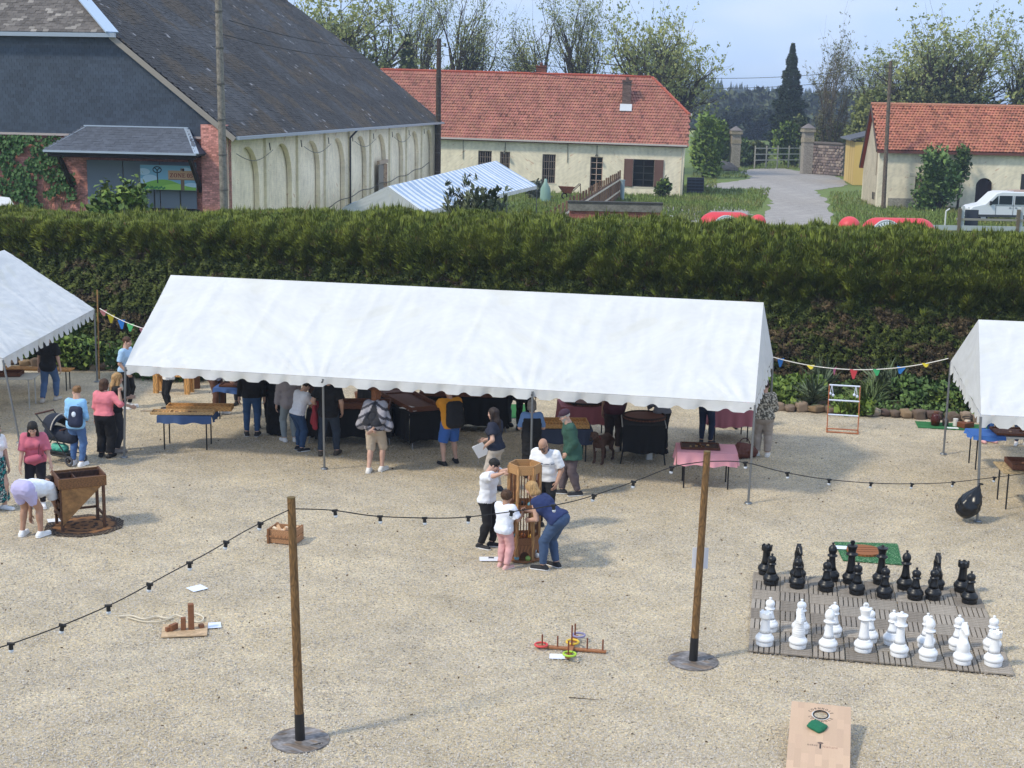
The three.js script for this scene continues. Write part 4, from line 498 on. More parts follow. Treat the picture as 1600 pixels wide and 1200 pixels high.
// FLOWER BED under the hedge
{
const zS = x => lerp(-36.02, -34.98, (x - 5) / 5.2), r = rng(15);
const soil = new THREE.Shape(); const bedPts = []; for (let x = -16; x <= 17; x += 0.5) bedPts.push([x, -(zS(clamp(x, -30, 30)) - 0.02 + 0.15 * n2(x, 3))]); for (let x = 17; x >= -16; x -= 1) bedPts.push([x, -(hedgeZ(x) - 0.3)]);
const sg = new THREE.ShapeGeometry(shapeOf(bedPts), 1); sg.rotateX(-Math.PI / 2); sg.translate(0, 0.03, 0); tag(mesh('flower_bed_soil', sg, mat(0x6a5947, 1, { map: blotch })), 0, 0, 0, 'structure');
// rough edging stones, each one its own
const ed = thing('stone_edging', 'row of rough stones edging the flower bed', 'edging', [0, 0, 0]); const sv = [0, 1, 2, 3].map(k => { const g = new THREE.IcosahedronGeometry(0.5, 2), p = g.attributes.position; for (let i = 0; i < p.count; i++) { const v = V().fromBufferAttribute(p, i), q = 1 + 0.25 * n3(v.x * 2 + k * 5, v.y * 2, v.z * 2); const b = m => Math.sign(m) * Math.pow(Math.abs(m) * 2, 0.6) / 2; p.setXYZ(i, b(v.x) * q, b(v.y) * q, b(v.z) * q); } const gg = mergeVertices((g.deleteAttribute('uv'), g.deleteAttribute('normal'), g)); gg.computeVertexNormals(); return gg; }), sm = [0x7a6a5c, 0x8c7a68, 0x655649, 0xa09382, 0x5a4a42, 0x877258].map(c => mat(c, 0.95));
for (let x = -15; x < 16; x += 0) { const w = 0.2 + 0.27 * r(), o = mesh('stone', sv[Math.floor(r() * 4)], sm[Math.floor(r() * 6)], ed); o.position.set(x + w / 2, 0.07 + 0.06 * r(), zS(x) + 0.1 * (r() - 0.5)); o.scale.set(w * 0.9, 0.16 + 0.12 * r(), 0.22 + 0.1 * r()); o.rotation.set(0.2 * (r() - 0.5), r() * 0.5, 0.15 * (r() - 0.5)); x += w * 0.92; }
// low green cover
const lg = leafSpray(12, 5, 0.10, 0.2), m = [], c = []; for (let i = 0; i < 9000; i++) { const x = lerp(-15, 16, r()), t = r(), z = lerp(zS(x) - 0.1, hedgeZ(x) + 0.1, t), d = fbm(x / 1.4, z, 3) + (x > 9 ? 0.18 : 0) + (x < -7 ? 0.2 : 0); if (d < 0.02) continue; m.push(TM(x, 0.05 + 0.16 * r() * smooth(0, 0.4, d), z, r() * 6, r() * 6, r() * 6, 0.8 + 0.6 * r())); const k = 0.7 + 0.6 * r(); c.push([0.10 * k, 0.17 * k, 0.04 * k]); }
tag(instanced('ground_cover', lg, leafOpaque, m, c), 'low green ground cover filling the flower bed', 'ground cover', null, 'stuff');
const pl = (name, label, px, py, h, rx, n, leaf, geo, size = 0.24) => { const g = ground(px, py); return shrub(name, label, { at: [g.x, 0.02, g.z], h, rx, rz: 0.5, n: Math.round(n * 1.8), size, leaf, seed: px * 3 + 1, blobs: 7, geo, low: 0.15, cat: 'plant' }); };
const dotted = [[0.05, 0.105, 0.03], [0.12, 0.21, 0.05]], strap = sprigGeo(40, 12, 0.6, 0.9, 0.016), strapC = [[0.08, 0.12, 0.07], [0.15, 0.20, 0.11]];
pl('bed_bush', 'bright leafy clump in the bed right beside the woman in the patterned shirt', 1228, 632, 0.6, 0.9, 900, fresh); pl('strap_plant', 'tuft of strap leaves between the leafy clump and the orange ladder game', 1264, 640, 0.5, 0.25, 26, strapC, strap, 0.8);
pl('strap_plant', 'tuft of strap leaves behind the top of the ladder game', 1284, 618, 0.7, 0.25, 22, strapC, strap, 0.8); pl('strap_plant', 'large tuft of strap leaves midway between the ladder game and the green mat', 1386, 628, 0.6, 0.45, 44, strapC, strap, 0.9); pl('strap_plant', 'tuft of strap leaves just right of the ladder game', 1352, 640, 0.45, 0.4, 30, [[0.12, 0.18, 0.06], [0.2, 0.26, 0.09]], strap, 0.8);
pl('bed_bush', 'long leafy green clump in the bed left of the right tent pole', 1440, 636, 0.6, 1.0, 900, dotted); pl('bed_bush', 'leafy green clump in the bed behind the right tent pole', 1490, 640, 0.55, 0.8, 700, fresh); pl('bed_bush', 'pale green low clump at the foot of the ladder game', 1330, 645, 0.3, 0.6, 240, fresh, undefined, 0.32);
pl('bed_bush', 'fresh green clump in the bed behind the bamboo pole', 140, 576, 0.7, 1.1, 900, fresh); pl('strap_plant', 'tall tuft of green blades beyond the left tent tables', 48, 566, 0.95, 0.8, 70, [[0.10, 0.19, 0.04], [0.19, 0.29, 0.06]], strap, 1.0); pl('strap_plant', 'tuft of green blades behind the person in the black shirt', 108, 560, 0.8, 0.6, 50, [[0.10, 0.19, 0.04], [0.19, 0.29, 0.06]], strap, 0.9);
pl('bed_bush', 'dark green clump in the bed seen under the left end of the long tent', 232, 588, 0.6, 1.0, 700, dotted); pl('bed_bush', 'low green clump in the bed seen past the child with the white shirt', 290, 592, 0.5, 0.8, 500, fresh);
}
// TENTS
const canvasCloth = new THREE.MeshPhysicalMaterial({ color: 0xe3e5e5, roughness: 0.62, side: THREE.DoubleSide, transmission: 0.14, thickness: 0, map: tex(512, 512, (u, v) => { const k = 0.965 + 0.02 * tn(u, v, 6, 2) + 0.012 * tn(u, v, 30, 4), d = 0.03 * smooth(0.45, 0.8, tn(u, v, 5, 8)); return [k - d * 0.3, k - d * 0.4, k - d]; }) });
canvasCloth.map.repeat.set(0.18, 0.18);
const q3 = (a, b, t) => a.clone().lerp(b, t);
// one cloth sheet between two lines; fold makes it hang and pucker, uv in metres
function clothSheet(a0, a1, b0, b1, nu, nv, fold) { const P = [], U = [], I = [], L = a0.distanceTo(a1), W = a0.distanceTo(b0), n = a1.clone().sub(a0).cross(b0.clone().sub(a0)).normalize(); if (n.y < 0) n.negate(); for (let j = 0; j <= nv; j++) for (let i = 0; i <= nu; i++) { const u = i / nu, v = j / nv, p = q3(q3(a0, a1, u), q3(b0, b1, u), v); p.addScaledVector(n, fold(u, v, u * L, v * W)); P.push(p.x, p.y, p.z); U.push(u * L, v * W); } for (let j = 0; j < nv; j++) for (let i = 0; i < nu; i++) { const a = j * (nu + 1) + i, b = a + nu + 1; I.push(a, a + 1, b, b, a + 1, b + 1); } const g = new THREE.BufferGeometry(); g.setAttribute('position', new THREE.Float32BufferAttribute(P, 3)); g.setAttribute('uv', new THREE.Float32BufferAttribute(U, 2)); g.setIndex(I); g.computeVertexNormals(); return g; }
// hanging edge with scallops, between two points
function valance(a, b, drop, pitch, deep, seed, out) { const L = a.distanceTo(b), nu = Math.ceil(L / 0.05), P = [], U = [], I = [], n = b.clone().sub(a).cross(V(0, 1, 0)).normalize(); if (n.dot(out) < 0) n.negate(); for (let j = 0; j <= 3; j++) for (let i = 0; i <= nu; i++) { const s = i / nu * L, v = j / 3, ph = ((s / pitch) % 1 + 1) % 1, notch = deep * Math.pow(Math.max(0, Math.cos((ph - 0.5) * Math.PI * 2.1)), 0.7), p = q3(a, b, i / nu); p.y -= v * (drop - notch) + 0.004; p.addScaledVector(n, 0.003 + v * 0.016 + v * 0.035 * n2(s * 1.1, seed) + 0.008 * n2(s * 5, seed + 3) * v - 0.03 * v * notch / Math.max(deep, 0.01)); P.push(p.x, p.y, p.z); U.push(s, v * drop); } for (let j = 0; j < 3; j++) for (let i = 0; i < nu; i++) { const k = j * (nu + 1) + i, m = k + nu + 1; I.push(k, k + 1, m, m, k + 1, m + 1); } const g = new THREE.BufferGeometry(); g.setAttribute('position', new THREE.Float32BufferAttribute(P, 3)); g.setAttribute('uv', new THREE.Float32BufferAttribute(U, 2)); g.setIndex(I); g.computeVertexNormals(); return g; }
function marquee(name, label, c, o) {
const t = thing(name, label, 'tent'), bays = o.bays, nu = Math.round(c.FL.distanceTo(c.FR) * 16), mid = q3(c.FL, c.BR, 0.5);
const fold = s => (u, v, x, y) => { const bay = u * bays, pole = Math.abs(bay - Math.round(bay)) / bays * c.FL.distanceTo(c.FR), edge = Math.sin(Math.PI * clamp(v * 1.02)); const sag = -0.055 * Math.sin(Math.PI * v) * Math.pow(Math.sin(Math.PI * (bay % 1)), 0.7), fan = 0.045 * Math.exp(-y * 1.1) * n2((x - Math.round(bay) / bays * c.FL.distanceTo(c.FR)) / (0.10 + y * 0.22), s + 2) , rip = 0.008 * n2(x * 3.2 + y * 0.5, y * 0.55 + s) * (1 - 0.6 * v) + 0.014 * n2(x * 0.7, y * 0.4 + s) + 0.007 * Math.exp(-Math.pow(((x % 1.64) - 0.82) / 0.05, 2)) + 0.008 * n2(x * 1.3, y * 6 + s) + 0.012 * Math.pow(Math.abs(n2(x * 2.3 - y * 0.35, s + y * 0.12)), 3) * 3; return (sag + fan * smooth(2.2, 0.3, pole) + rip) * Math.min(1, edge * 4); };
mesh('canopy', mergeGeometries([clothSheet(c.FL, c.FR, c.RL, c.RR, nu, 44, fold(o.seed)), clothSheet(c.BR, c.BL, c.RR, c.RL, nu, 30, fold(o.seed + 7))]), o.cloth || canvasCloth, t);
const gable = (a, b, r) => { const g = clothSheet(a, b, r, r, 24, 16, (u, v, x, y) => 0.02 * n2(x * 3 + y, y) * Math.sin(Math.PI * u) * (1 - v)); return g; };
if (!o.noGable) { mesh('gable_end', gable(c.FL, c.BL, c.RL), canvasCloth, t); mesh('gable_end', gable(c.FR, c.BR, c.RR), canvasCloth, t); }
const outF = c.FL.clone().sub(c.BL), outS = c.FR.clone().sub(c.FL); const val = (a, b, out, k) => mesh('valance', valance(a, b, o.drop, o.pitch, o.deep, o.seed + k, out), canvasCloth, t);
val(c.FL, c.FR, outF, 1); val(c.BL, c.BR, outF.clone().negate(), 2); val(c.FL, c.BL, outS.clone().negate(), 3); val(c.FR, c.BR, outS, 4);
const fr = new B(), lw = p => { const q = q3(p, mid, 0.03); return V(q.x, p.y - 0.06, q.z); }; fr.rod(lw(c.FL), lw(c.FR), 0.02).rod(lw(c.BL), lw(c.BR), 0.02).rod(lw(c.FL), lw(c.BL), 0.02).rod(lw(c.FR), lw(c.BR), 0.02).rod(V(c.RL.x, c.RL.y - 0.14, c.RL.z), V(c.RR.x, c.RR.y - 0.14, c.RR.z), 0.02); for (let i = 0; i <= bays; i++) { const u = clamp(i / bays, 0.015, 0.985), f = q3(q3(c.FL, c.FR, u), mid, 0.02), r = q3(c.RL, c.RR, u), k = q3(q3(c.BL, c.BR, u), mid, 0.02); for (const p of [f, r, k]) p.y -= p === r ? 0.14 : 0.06; fr.rod(f, r, 0.018).rod(k, r, 0.018); } fr.mesh('frame', metalGrey, t);
for (const [foot, top] of o.posts) { new B().rod(foot, V(top.x, top.y - 0.04, top.z), 0.024, 0.024, 10).mesh('pole', metalGrey, t); new B().cyl(0.07, 0.08, 0.02, foot.x, 0.02, foot.z, 12).mesh('foot_plate', metalGrey, t); }
for (const p of o.rivets || []) { const g = new B(); g.cyl(0.02, 0.02, 0.012, 0, 0, 0, 8, Math.PI / 2); const m = g.mesh('eyelet', mat(0x4a4d50, 0.5), t); m.position.copy(p); }
return t;
}
const mainTent = (() => {
const L = ground(194, 715), Rr = ground(1170, 787), d = Rr.clone().sub(L).normalize(), n = V(d.z, 0, -d.x), at = (p, a, b, h) => p.clone().addScaledVector(d, a).addScaledVector(n, b).setY(h);
const c = { FL: at(L, 0.10, 0, 2.0), FR: at(Rr, 0.02, 0, 2.0), RL: at(L, 0.0, 2.5, 3.60), RR: at(Rr, 0.0, 2.5, 3.60), BL: at(L, 0.05, 5, 2.02), BR: at(Rr, 0.2, 5, 2.04) };
const f = t => q3(c.FL, c.FR, t), bk = t => q3(c.BL, c.BR, t), posts = []; for (const [t, px, py] of [[0, 194, 715], [1 / 3, 507, 733], [2 / 3, 836, 764], [1, 1169, 787]]) { posts.push([t === 2 / 3 ? f(t).setY(0) : ground(px, py), f(t)]); posts.push([bk(t).setY(0), bk(t)]); }
const out = n.clone().negate(); marquee('marquee', 'long white party tent with scalloped edge over the game tables', c, { bays: 3, seed: 3, drop: 0.2, pitch: 0.47, deep: 0.06, posts, rivets: [0.004, 1 / 3, 2 / 3, 0.994].map(t => f(t).addScaledVector(out, 0.06).setY(1.9)) });
return { L, R: Rr, d, n, at, c };
})();
{
const F = ground(1527, 815), K = ground(1474, 710), d = V(0.985, 0, 0.16), at = (p, a, h) => p.clone().addScaledVector(d, a).setY(h), E = 4.4;
const c = { FL: at(F, 0, 2.05), BL: at(K, 0, 2.12), RL: at(q3(F, K, 0.5), 0.12, 3.44), FR: at(F, E, 2.05), BR: at(K, E, 2.12), RR: at(q3(F, K, 0.5), E - 0.12, 3.44) };
c.FL.x -= 0.1; marquee('marquee', 'white party tent cut off at the edge, black bin bag on its near pole', c, { bays: 2, seed: 14, drop: 0.24, pitch: 0.42, deep: 0.09, posts: [[F, c.FL], [K, c.BL], [at(F, E, 0), c.FR], [at(K, E, 0), c.BR], [at(F, E / 2, 0), q3(c.FL, c.FR, 0.5)]], rivets: [] });
const b = thing('bin_bag', 'black plastic bin bag hanging on the near pole of the right tent', 'bin bag', V(F.x - 0.24, 0, F.z + 0.05)); const g = new THREE.SphereGeometry(1, 40, 36), p = g.attributes.position; for (let i = 0; i < p.count; i++) { let x = p.getX(i), y = p.getY(i), z = p.getZ(i); const t = (y + 1) / 2, w = lerp(0.25, 0.035, Math.pow(t, 2.6)) * (t < 0.15 ? 0.75 + t * 1.7 : 1), a = Math.atan2(z, x), f = 1 + 0.10 * Math.sin(a * 5 + t * 3) * t + 0.11 * n3(x * 2.4, y * 3, z * 2.4); p.setXYZ(i, x / Math.max(0.02, Math.hypot(x, z)) * Math.hypot(x, z) * w * f + 0.22 * t * t, 0.07 + t * 0.66, z * w * f); } g.computeVertexNormals(); mesh('bag', norm(g), mat(0x101114, 0.32), b); new B().add(new THREE.TorusGeometry(0.035, 0.012, 8, 16), 0.235, 0.74, 0, Math.PI / 2).mesh('tie', mat(0x17181b, 0.5), b);
}
{ // left tent: its long side faces right
const F = ground(24, 692), K = ground(152, 597), E = 4.6; 
const c = { FL: V(-11.05, 1.88, F.z), FR: V(-11.05, 1.97, K.z), BL: V(-11.05 - E, 1.88, F.z), BR: V(-11.05 - E, 1.97, K.z), RL: V(-11.05 - E / 2, 3.48, F.z), RR: V(-11.05 - E / 2, 3.48, K.z) };
marquee('marquee', 'white party tent reaching in from the left with closely scalloped edge', c, { bays: 2, seed: 25, drop: 0.26, pitch: 0.37, deep: 0.13, posts: [[V(F.x + 0.1, 0, F.z), c.FL], [K, c.FR], [V(c.BL.x, 0, F.z), c.BL], [V(c.BR.x, 0, K.z), c.BR]], rivets: [] });
const bp = thing('bamboo_pole', 'thin tan bamboo pole tied at the corner of the left tent', 'pole', ground(155, 592)), top = atDepth(152, 453, bp.position.z - 0.0); new B().rod([0, 0, 0], [top.x - bp.position.x, top.y, 0], 0.022, 0.018, 9).mesh('cane', wood(0xc79a5e), bp); const kn = new B(); for (let i = 1; i < 8; i++) kn.cyl(0.027, 0.027, 0.012, (top.x - bp.position.x) * i / 8, top.y * i / 8, 0, 9); kn.mesh('node', mat(0x8d6a3d, 0.8), bp);
}
{ // striped marquee beyond the hedge
const stripe = tex(1024, 8, u => { const k = (u * 29) % 1, w = Math.floor(u * 29) % 4 === 3 ? 0.38 : 0.5; return k < w ? [0.93, 0.95, 0.97] : [0.66, 0.75, 0.86]; });
const cl = new THREE.MeshPhysicalMaterial({ color: 0xffffff, roughness: 0.6, side: THREE.DoubleSide, map: stripe, transmission: 0.1, thickness: 0 });
const zn = -67, zf = -97, c = { RL: atDepth(606, 291, zn), RR: atDepth(775, 251, zf), FL: atDepth(662, 331, zn), FR: atDepth(839, 290, zf), BL: atDepth(535, 325, zn), BR: atDepth(712, 290, zf) }; c.BR.y = c.FR.y; 
const Lg = c.FL.distanceTo(c.FR); stripe.repeat.set(1 / Lg, 1); const posts = [0, 0.33, 0.66, 1].map(t => { const p = q3(c.FL, c.FR, t); return [p.clone().setY(0), p]; }).concat([0, 1].map(t => { const p = q3(c.BL, c.BR, t); return [p.clone().setY(0), p]; }));
marquee('striped_marquee', 'pale blue and white striped marquee beside the cream barn', c, { bays: 4, seed: 36, drop: 0.22, pitch: 0.6, deep: 0.02, posts, cloth: cl });
}
{ // bunting
const flagShape = (w, h) => { const s = new THREE.Shape(); s.moveTo(-w / 2, 0); s.lineTo(w / 2, 0); s.lineTo(w * 0.12, -h); s.lineTo(-w * 0.12, -h); return new THREE.ExtrudeGeometry(s, { depth: 0.003, bevelEnabled: false }); };
const bunting = (label, a, b, low, flags) => { const t = thing('bunting', label, 'bunting'), q = new THREE.QuadraticBezierCurve3(a, q3(a, b, 0.5).add(V(0, -low * 2, 0)), b); mesh('cord', new THREE.TubeGeometry(q, 60, 0.011, 5), mat(0xe8e4da, 0.8), t); for (const [u, col, h, tw] of flags) { const p = q.getPoint(u), g = new B().add(flagShape(0.19, h)).mesh('flag', new THREE.MeshStandardMaterial({ color: col, roughness: 0.6, side: THREE.DoubleSide }), t); g.position.set(p.x, p.y + 0.01, p.z); g.rotation.set(0.3 * Math.sin(u * 20), tw, 0.1 * Math.cos(u * 30)); } };
bunting('string of coloured flags between the long tent and the right tent', mainTent.c.BR.clone().add(V(0, 0, 0)), V(9.58, 2.19, -31.2), 0.27, [[0.045, 0x2f7fd0, 0.2, 0.5], [0.22, 0xe9d43c, 0.09, 0.1], [0.36, 0xc86a94, 0.16, 1.0], [0.47, 0xd9484f, 0.22, 0.1], [0.60, 0x3fae6c, 0.15, 0.2], [0.74, 0x2f7fd0, 0.17, -0.3], [0.875, 0xe6d33a, 0.09, 0.2]]);
const a = atDepth(156, 482, -37.6), b = mainTent.c.BL.clone(); bunting('short string of flags from the bamboo pole to the long tent', a, b, 0.35, [[0.03, 0xd98a8a, 0.16, 0.2], [0.10, 0xe6d33a, 0.24, 0.2], [0.19, 0x2f7fd0, 0.24, 0.4], [0.27, 0x4fb36a, 0.2, 0.2], [0.37, 0xc98a9a, 0.18, 0.9], [0.5, 0xe6d33a, 0.2, 0.3], [0.65, 0x2f7fd0, 0.2, 0.3], [0.8, 0xd9484f, 0.2, 0.1]]);
}
{ // things standing between the hedge and the far buildings
// brown paling fence
const f = thing('paling_fence', 'brown upright paling fence running back towards the farmhouse', 'fence'), a = atDepth(846, 352, -70), b = atDepth(968, 300, -116), N = 216; a.y = 0; b.y = 0; const pm = [0x8d6f58, 0x7f624d, 0x9a7b62, 0x74594a].map(c => mat(c, 0.9, { map: woodGrain })), pg = norm(new RoundedBoxGeometry(0.12, 1, 0.03, 1, 0.01)), r = rng(6), dir = b.clone().sub(a), L = dir.length(), ang = -Math.atan2(dir.z, dir.x);
for (let i = 0; i <= N; i++) { const p = q3(a, b, i / N), k = i % 8 === 0, h = k ? 2.1 + 0.12 * r() : 1.66 + 0.07 * r(); const m = mesh(k ? 'post' : 'paling', pg, pm[Math.floor(r() * 4)], f); m.position.set(p.x, h / 2, p.z); m.scale.set(k ? 1.2 : 1.65, h, k ? 4 : 1); m.rotation.y = ang; }
for (const y of [0.6, 1.5]) new B().bar(a.clone().setY(y).add(V(0.07, 0, 0.05)), b.clone().setY(y).add(V(0.07, 0, 0.05)), 0.06, 0.1).mesh('rail', mat(0xcbbfae, 0.85), f);
// roofless brick shed top
const zs = -66, p0 = atDepth(890, 345, zs), p1 = atDepth(1031, 345, zs), w = p1.x - p0.x, top = topH(960, 318, zs), sh = thing('brick_shed', 'low red brick shed with a grey weathered edge behind the hedge', 'shed', [(p0.x + p1.x) / 2, 0, zs], -0.03);
new B().box(w, top - 0.36, 0.3, 0, (top - 0.36) / 2, 0).box(0.3, top - 0.36, 3, -w / 2 + 0.15, (top - 0.36) / 2, -1.66).box(0.3, top - 0.36, 3, w / 2 - 0.15, (top - 0.36) / 2, -1.66).box(w - 0.62, top - 0.36, 0.3, 0, (top - 0.36) / 2, -3).mesh('wall', mat(0xb77a72, 0.9, { map: brickTex, bumpMap: brickBump, bumpScale: 0.01 }), sh);
new B().box(w + 0.14, 0.34, 0.42, 0, top - 0.18, 0.02).mesh('coping', mat(0x8f8b85, 0.95, { map: blotch }), sh); new B().box(w + 0.2, 0.09, 0.5, 0.0, top + 0.04, 0.0).mesh('felt_strip', mat(0x4a4a48, 0.9, { map: blotch }), sh);
const bl = thing('white_post', 'white painted post right of the brick shed', 'post', atDepth(1046, 347, -67).setY(0)); new B().cyl(0.09, 0.13, 2.45, 0, 1.22, 0, 10, 0, 0, -0.06).mesh('post_body', mat(0xdfe3e6, 0.6), bl);
const gp = thing('grey_pipe', 'pale grey upright pipe at the end of the paling fence', 'pipe', ground(971, 314).setZ(-114).setX(atDepth(972, 310, -114).x)); new B().cyl(0.17, 0.17, 1.5, 0, 0.75, 0, 12).cyl(0.2, 0.2, 0.08, 0, 1.52, 0, 12).mesh('tube', mat(0x93a6ad, 0.6), gp);
// wheelbarrow tipped up
const wb = thing('wheelbarrow', 'rusty wheelbarrow leaning by the paling fence', 'wheelbarrow', atDepth(886, 305, -114).setY(0.45), 0.2); const tr = new B(); tr.poly([[-0.75, 0.55], [0.45, 0.5], [0.15, 0], [-0.35, 0.02]], 0.7); tr.mesh('tray', mat(0x7d4327, 0.85, { map: blotch }), wb); new B().rod([0.3, 0.15, 0.1], [0.95, 0.75, 0.1], 0.03).rod([0.3, 0.15, 0.6], [0.95, 0.75, 0.6], 0.03).rod([0.95, 0.75, 0.35], [1.05, -0.3, 0.35], 0.035).mesh('handle', mat(0x3d2a20, 0.8), wb); new B().add(new THREE.TorusGeometry(0.2, 0.06, 8, 18), -0.3, -0.2, 0.35).mesh('wheel', blackPlastic, wb); new B().rod([0.1, 0.1, 0.1], [0.2, -0.45, 0.1], 0.03).rod([0.1, 0.1, 0.6], [0.2, -0.45, 0.6], 0.03).mesh('leg', mat(0x4a3224, 0.8), wb);
const gb = thing('glass_cloche', 'pale green tall bottle-shaped garden frame beside the marquee', 'garden frame', atDepth(852, 310, -110).setY(0)); new B().lathe([[0.001, 1.75], [0.1, 1.72], [0.14, 1.45], [0.38, 1.0], [0.42, 0]], 16).mesh('shell', mat(0x86a79c, 0.35), gb);
// black slatted crate by the farmhouse corner
const cr = thing('slatted_crate', 'dark slatted crate at the corner of the farmhouse', 'crate', ground(1086, 303), -0.1); const cf = new B(); cf.box(1.4, 0.06, 1.0, 0, 0.1, -0.5); for (const x of [-0.68, -0.34, 0, 0.34, 0.68]) cf.box(0.06, 1.3, 0.06, x, 0.7, 0); cf.mesh('frame', mat(0x2b2f3a, 0.7), cr); for (let i = 0; i < 5; i++) new B().box(1.44, 0.12, 0.04, 0, 0.2 + i * 0.26, 0.06).mesh('slat', mat(0x3a4150, 0.7), cr); new B().box(1.4, 1.25, 0.9, 0, 0.72, -0.55).mesh('bin', mat(0x23262e, 0.8), cr);
const hp = thing('gravel_heap', 'grey heap of gravel at the side of the lane', 'gravel heap', ground(1124, 266)); { const g = new THREE.SphereGeometry(1, 48, 20, 0, 6.284, 0, Math.PI / 2), p = g.attributes.position; for (let i = 0; i < p.count; i++) { const v = V().fromBufferAttribute(p, i), k = 1 + 0.16 * fbm(v.x * 2, v.z * 2 + v.y, 3); p.setXYZ(i, v.x * 2.1 * k, Math.pow(v.y, 1.2) * 1.05 * k, v.z * 1.6 * k); } g.computeVertexNormals(); mesh('heap', norm(g), mat(0x85817f, 0.97, { map: blotch, bumpMap: gravelTex.bump, bumpScale: 0.05 }), hp); }
// pale rail fence at the end of the lane
const rf = thing('rail_fence', 'pale weathered rail fence at the end of the lane', 'fence'), ra = atDepth(1180, 235, -174), rb = atDepth(1250, 240, -178); for (let i = 0; i < 5; i++) { const p = q3(ra, rb, i / 4); new B().box(0.14, 2.7, 0.14, p.x, 1.35, p.z).mesh('post', mat(0xa9a79b, 0.9), rf); } for (const y of [1.0, 1.7, 2.4]) new B().bar(ra.clone().setY(y), rb.clone().setY(y), 0.06, 0.13).mesh('rail', mat(0xb9b8ac, 0.9), rf);
// red inflatables showing over the hedge
const ring = canvasTex(256, 256, (c) => { c.fillStyle = '#e9eef2'; c.beginPath(); c.arc(128, 128, 127, 0, 7); c.fill(); c.strokeStyle = '#4a6272'; c.lineWidth = 5; c.beginPath(); c.arc(128, 128, 118, 0, 7); c.stroke(); c.beginPath(); c.arc(128, 128, 74, 0, 7); c.stroke(); c.fillStyle = '#41606f'; for (let i = 0; i < 26; i++) { c.save(); c.translate(128, 128); c.rotate(i / 26 * 6.283); c.fillRect(-6, -110, 7 + (i % 3) * 2, 26); c.restore(); } c.fillStyle = '#c0584c'; c.beginPath(); c.arc(128, 140, 52, 0, 7); c.fill(); c.fillStyle = '#8c5a38'; c.fillRect(96, 84, 64, 22); });
const infl = (label, pxL, pxR, py, pd, pr, z) => { const a = atDepth(pxL, py, z), b = atDepth(pxR, py + 2, z), w = b.x - a.x, o = thing('red_inflatable', label, 'inflatable', [(a.x + b.x) / 2, 0, z]), h = a.y; const g = new THREE.CapsuleGeometry(0.62, w - 0.9, 10, 24); g.rotateZ(Math.PI / 2); new B().add(g, 0, h - 0.62, -0.5).rbox(w * 0.94, h - 0.9, 1.1, 0.15, 0, (h - 0.9) / 2, -0.5).mesh('body', mat(0xd23a44, 0.5), o); const d = atDepth(pd, py + 24, z + 0.3), R0 = pr * (-z) / 2290; const m = new B().cyl(R0, R0, 0.06, 0, 0, 0, 36, Math.PI / 2).mesh('disc', mat(0xdfe5e8, 0.6), o); m.position.set(d.x - o.position.x, d.y - 0.05, 0.3); const fg = new THREE.CircleGeometry(R0 * 0.98, 36), fm = mesh('printed_face', fg, mat(0xffffff, 0.6, { map: ring }), o); fm.position.set(m.position.x, m.position.y, 0.335); return o; };
infl('red inflatable with a white round emblem, left of the lane over the hedge', 1101, 1176, 332, 1135, 22, -55); infl('red inflatable with a white round emblem, over the hedge before the van fence', 1358, 1462, 341, 1385, 24, -55);
for (const [px, py, label] of [[1185, 335, 'small red ball shape beside the left inflatable over the hedge'], [1328, 338, 'red ball shape left of the right inflatable over the hedge']]) { const p = atDepth(px, py, -55), o = thing('red_ball', label, 'ball', [p.x, 0, -55]); new B().add(new THREE.SphereGeometry(px < 1200 ? 0.3 : 0.42, 24, 16), 0, p.y - (px < 1200 ? 0.3 : 0.42), 0).rod([0, 0, 0], [0, p.y - 0.5, 0], 0.05).mesh('ball_body', mat(0xd8434a, 0.5), o); }
// utility poles and wires
const up = (label, px, py, z, topPx, topY, r0, m) => { const p = atDepth(px, py, z), t = atDepth(topPx, topY, z), o = thing('utility_pole', label, 'utility pole', [p.x, 0, z]); const tx = t.x - p.x; new B().rod([0, 0, 0], [tx, t.y, 0], r0, r0 * 0.72, 10).mesh('pole', m, o); const h = new B(); for (let i = 1; i < 9; i++) h.cyl(r0 * 1.02, r0 * 1.02, 0.05, tx * i / 9, t.y * i / 9, 0, 10); h.mesh('band', mat(0x5f5b55, 0.6), o); new B().rod([tx - 0.5, t.y - 0.5, 0.1], [tx + 0.5, t.y - 0.5, 0.1], 0.035).mesh('crossarm', mat(0x4b4742, 0.7), o); for (const k of [-0.45, 0.45]) new B().cyl(0.05, 0.07, 0.16, tx + k, t.y - 0.4, 0.1, 8).mesh('insulator', mat(0x3a3a3c, 0.4), o); return V(p.x + tx, t.y - 0.45, z); };
const weather = mat(0x8b8079, 0.9, { map: barkTex }), w1 = up('grey concrete utility pole before the corner of the slate barn', 351, 312, -55.5, 340, -40, 0.17, mat(0x958f86, 0.9, { map: blotch })), w2 = up('dark wooden utility pole at the far corner of the slate barn', 684, 265, -101, 686, 60, 0.22, mat(0x5f5650, 0.9, { map: barkTex })), w3 = up('slim leaning wooden pole before the cream outbuilding', 1380, 326, -110, 1392, 95, 0.17, weather);
const wire = (label, a, b, sag) => { const t = thing('overhead_wire', label, 'wire'), c = new THREE.QuadraticBezierCurve3(a, q3(a, b, 0.5).add(V(0, -sag * 2, 0)), b); mesh('strand', new THREE.TubeGeometry(c, 50, 0.018, 4), mat(0x2a2a2c, 0.7), t); };
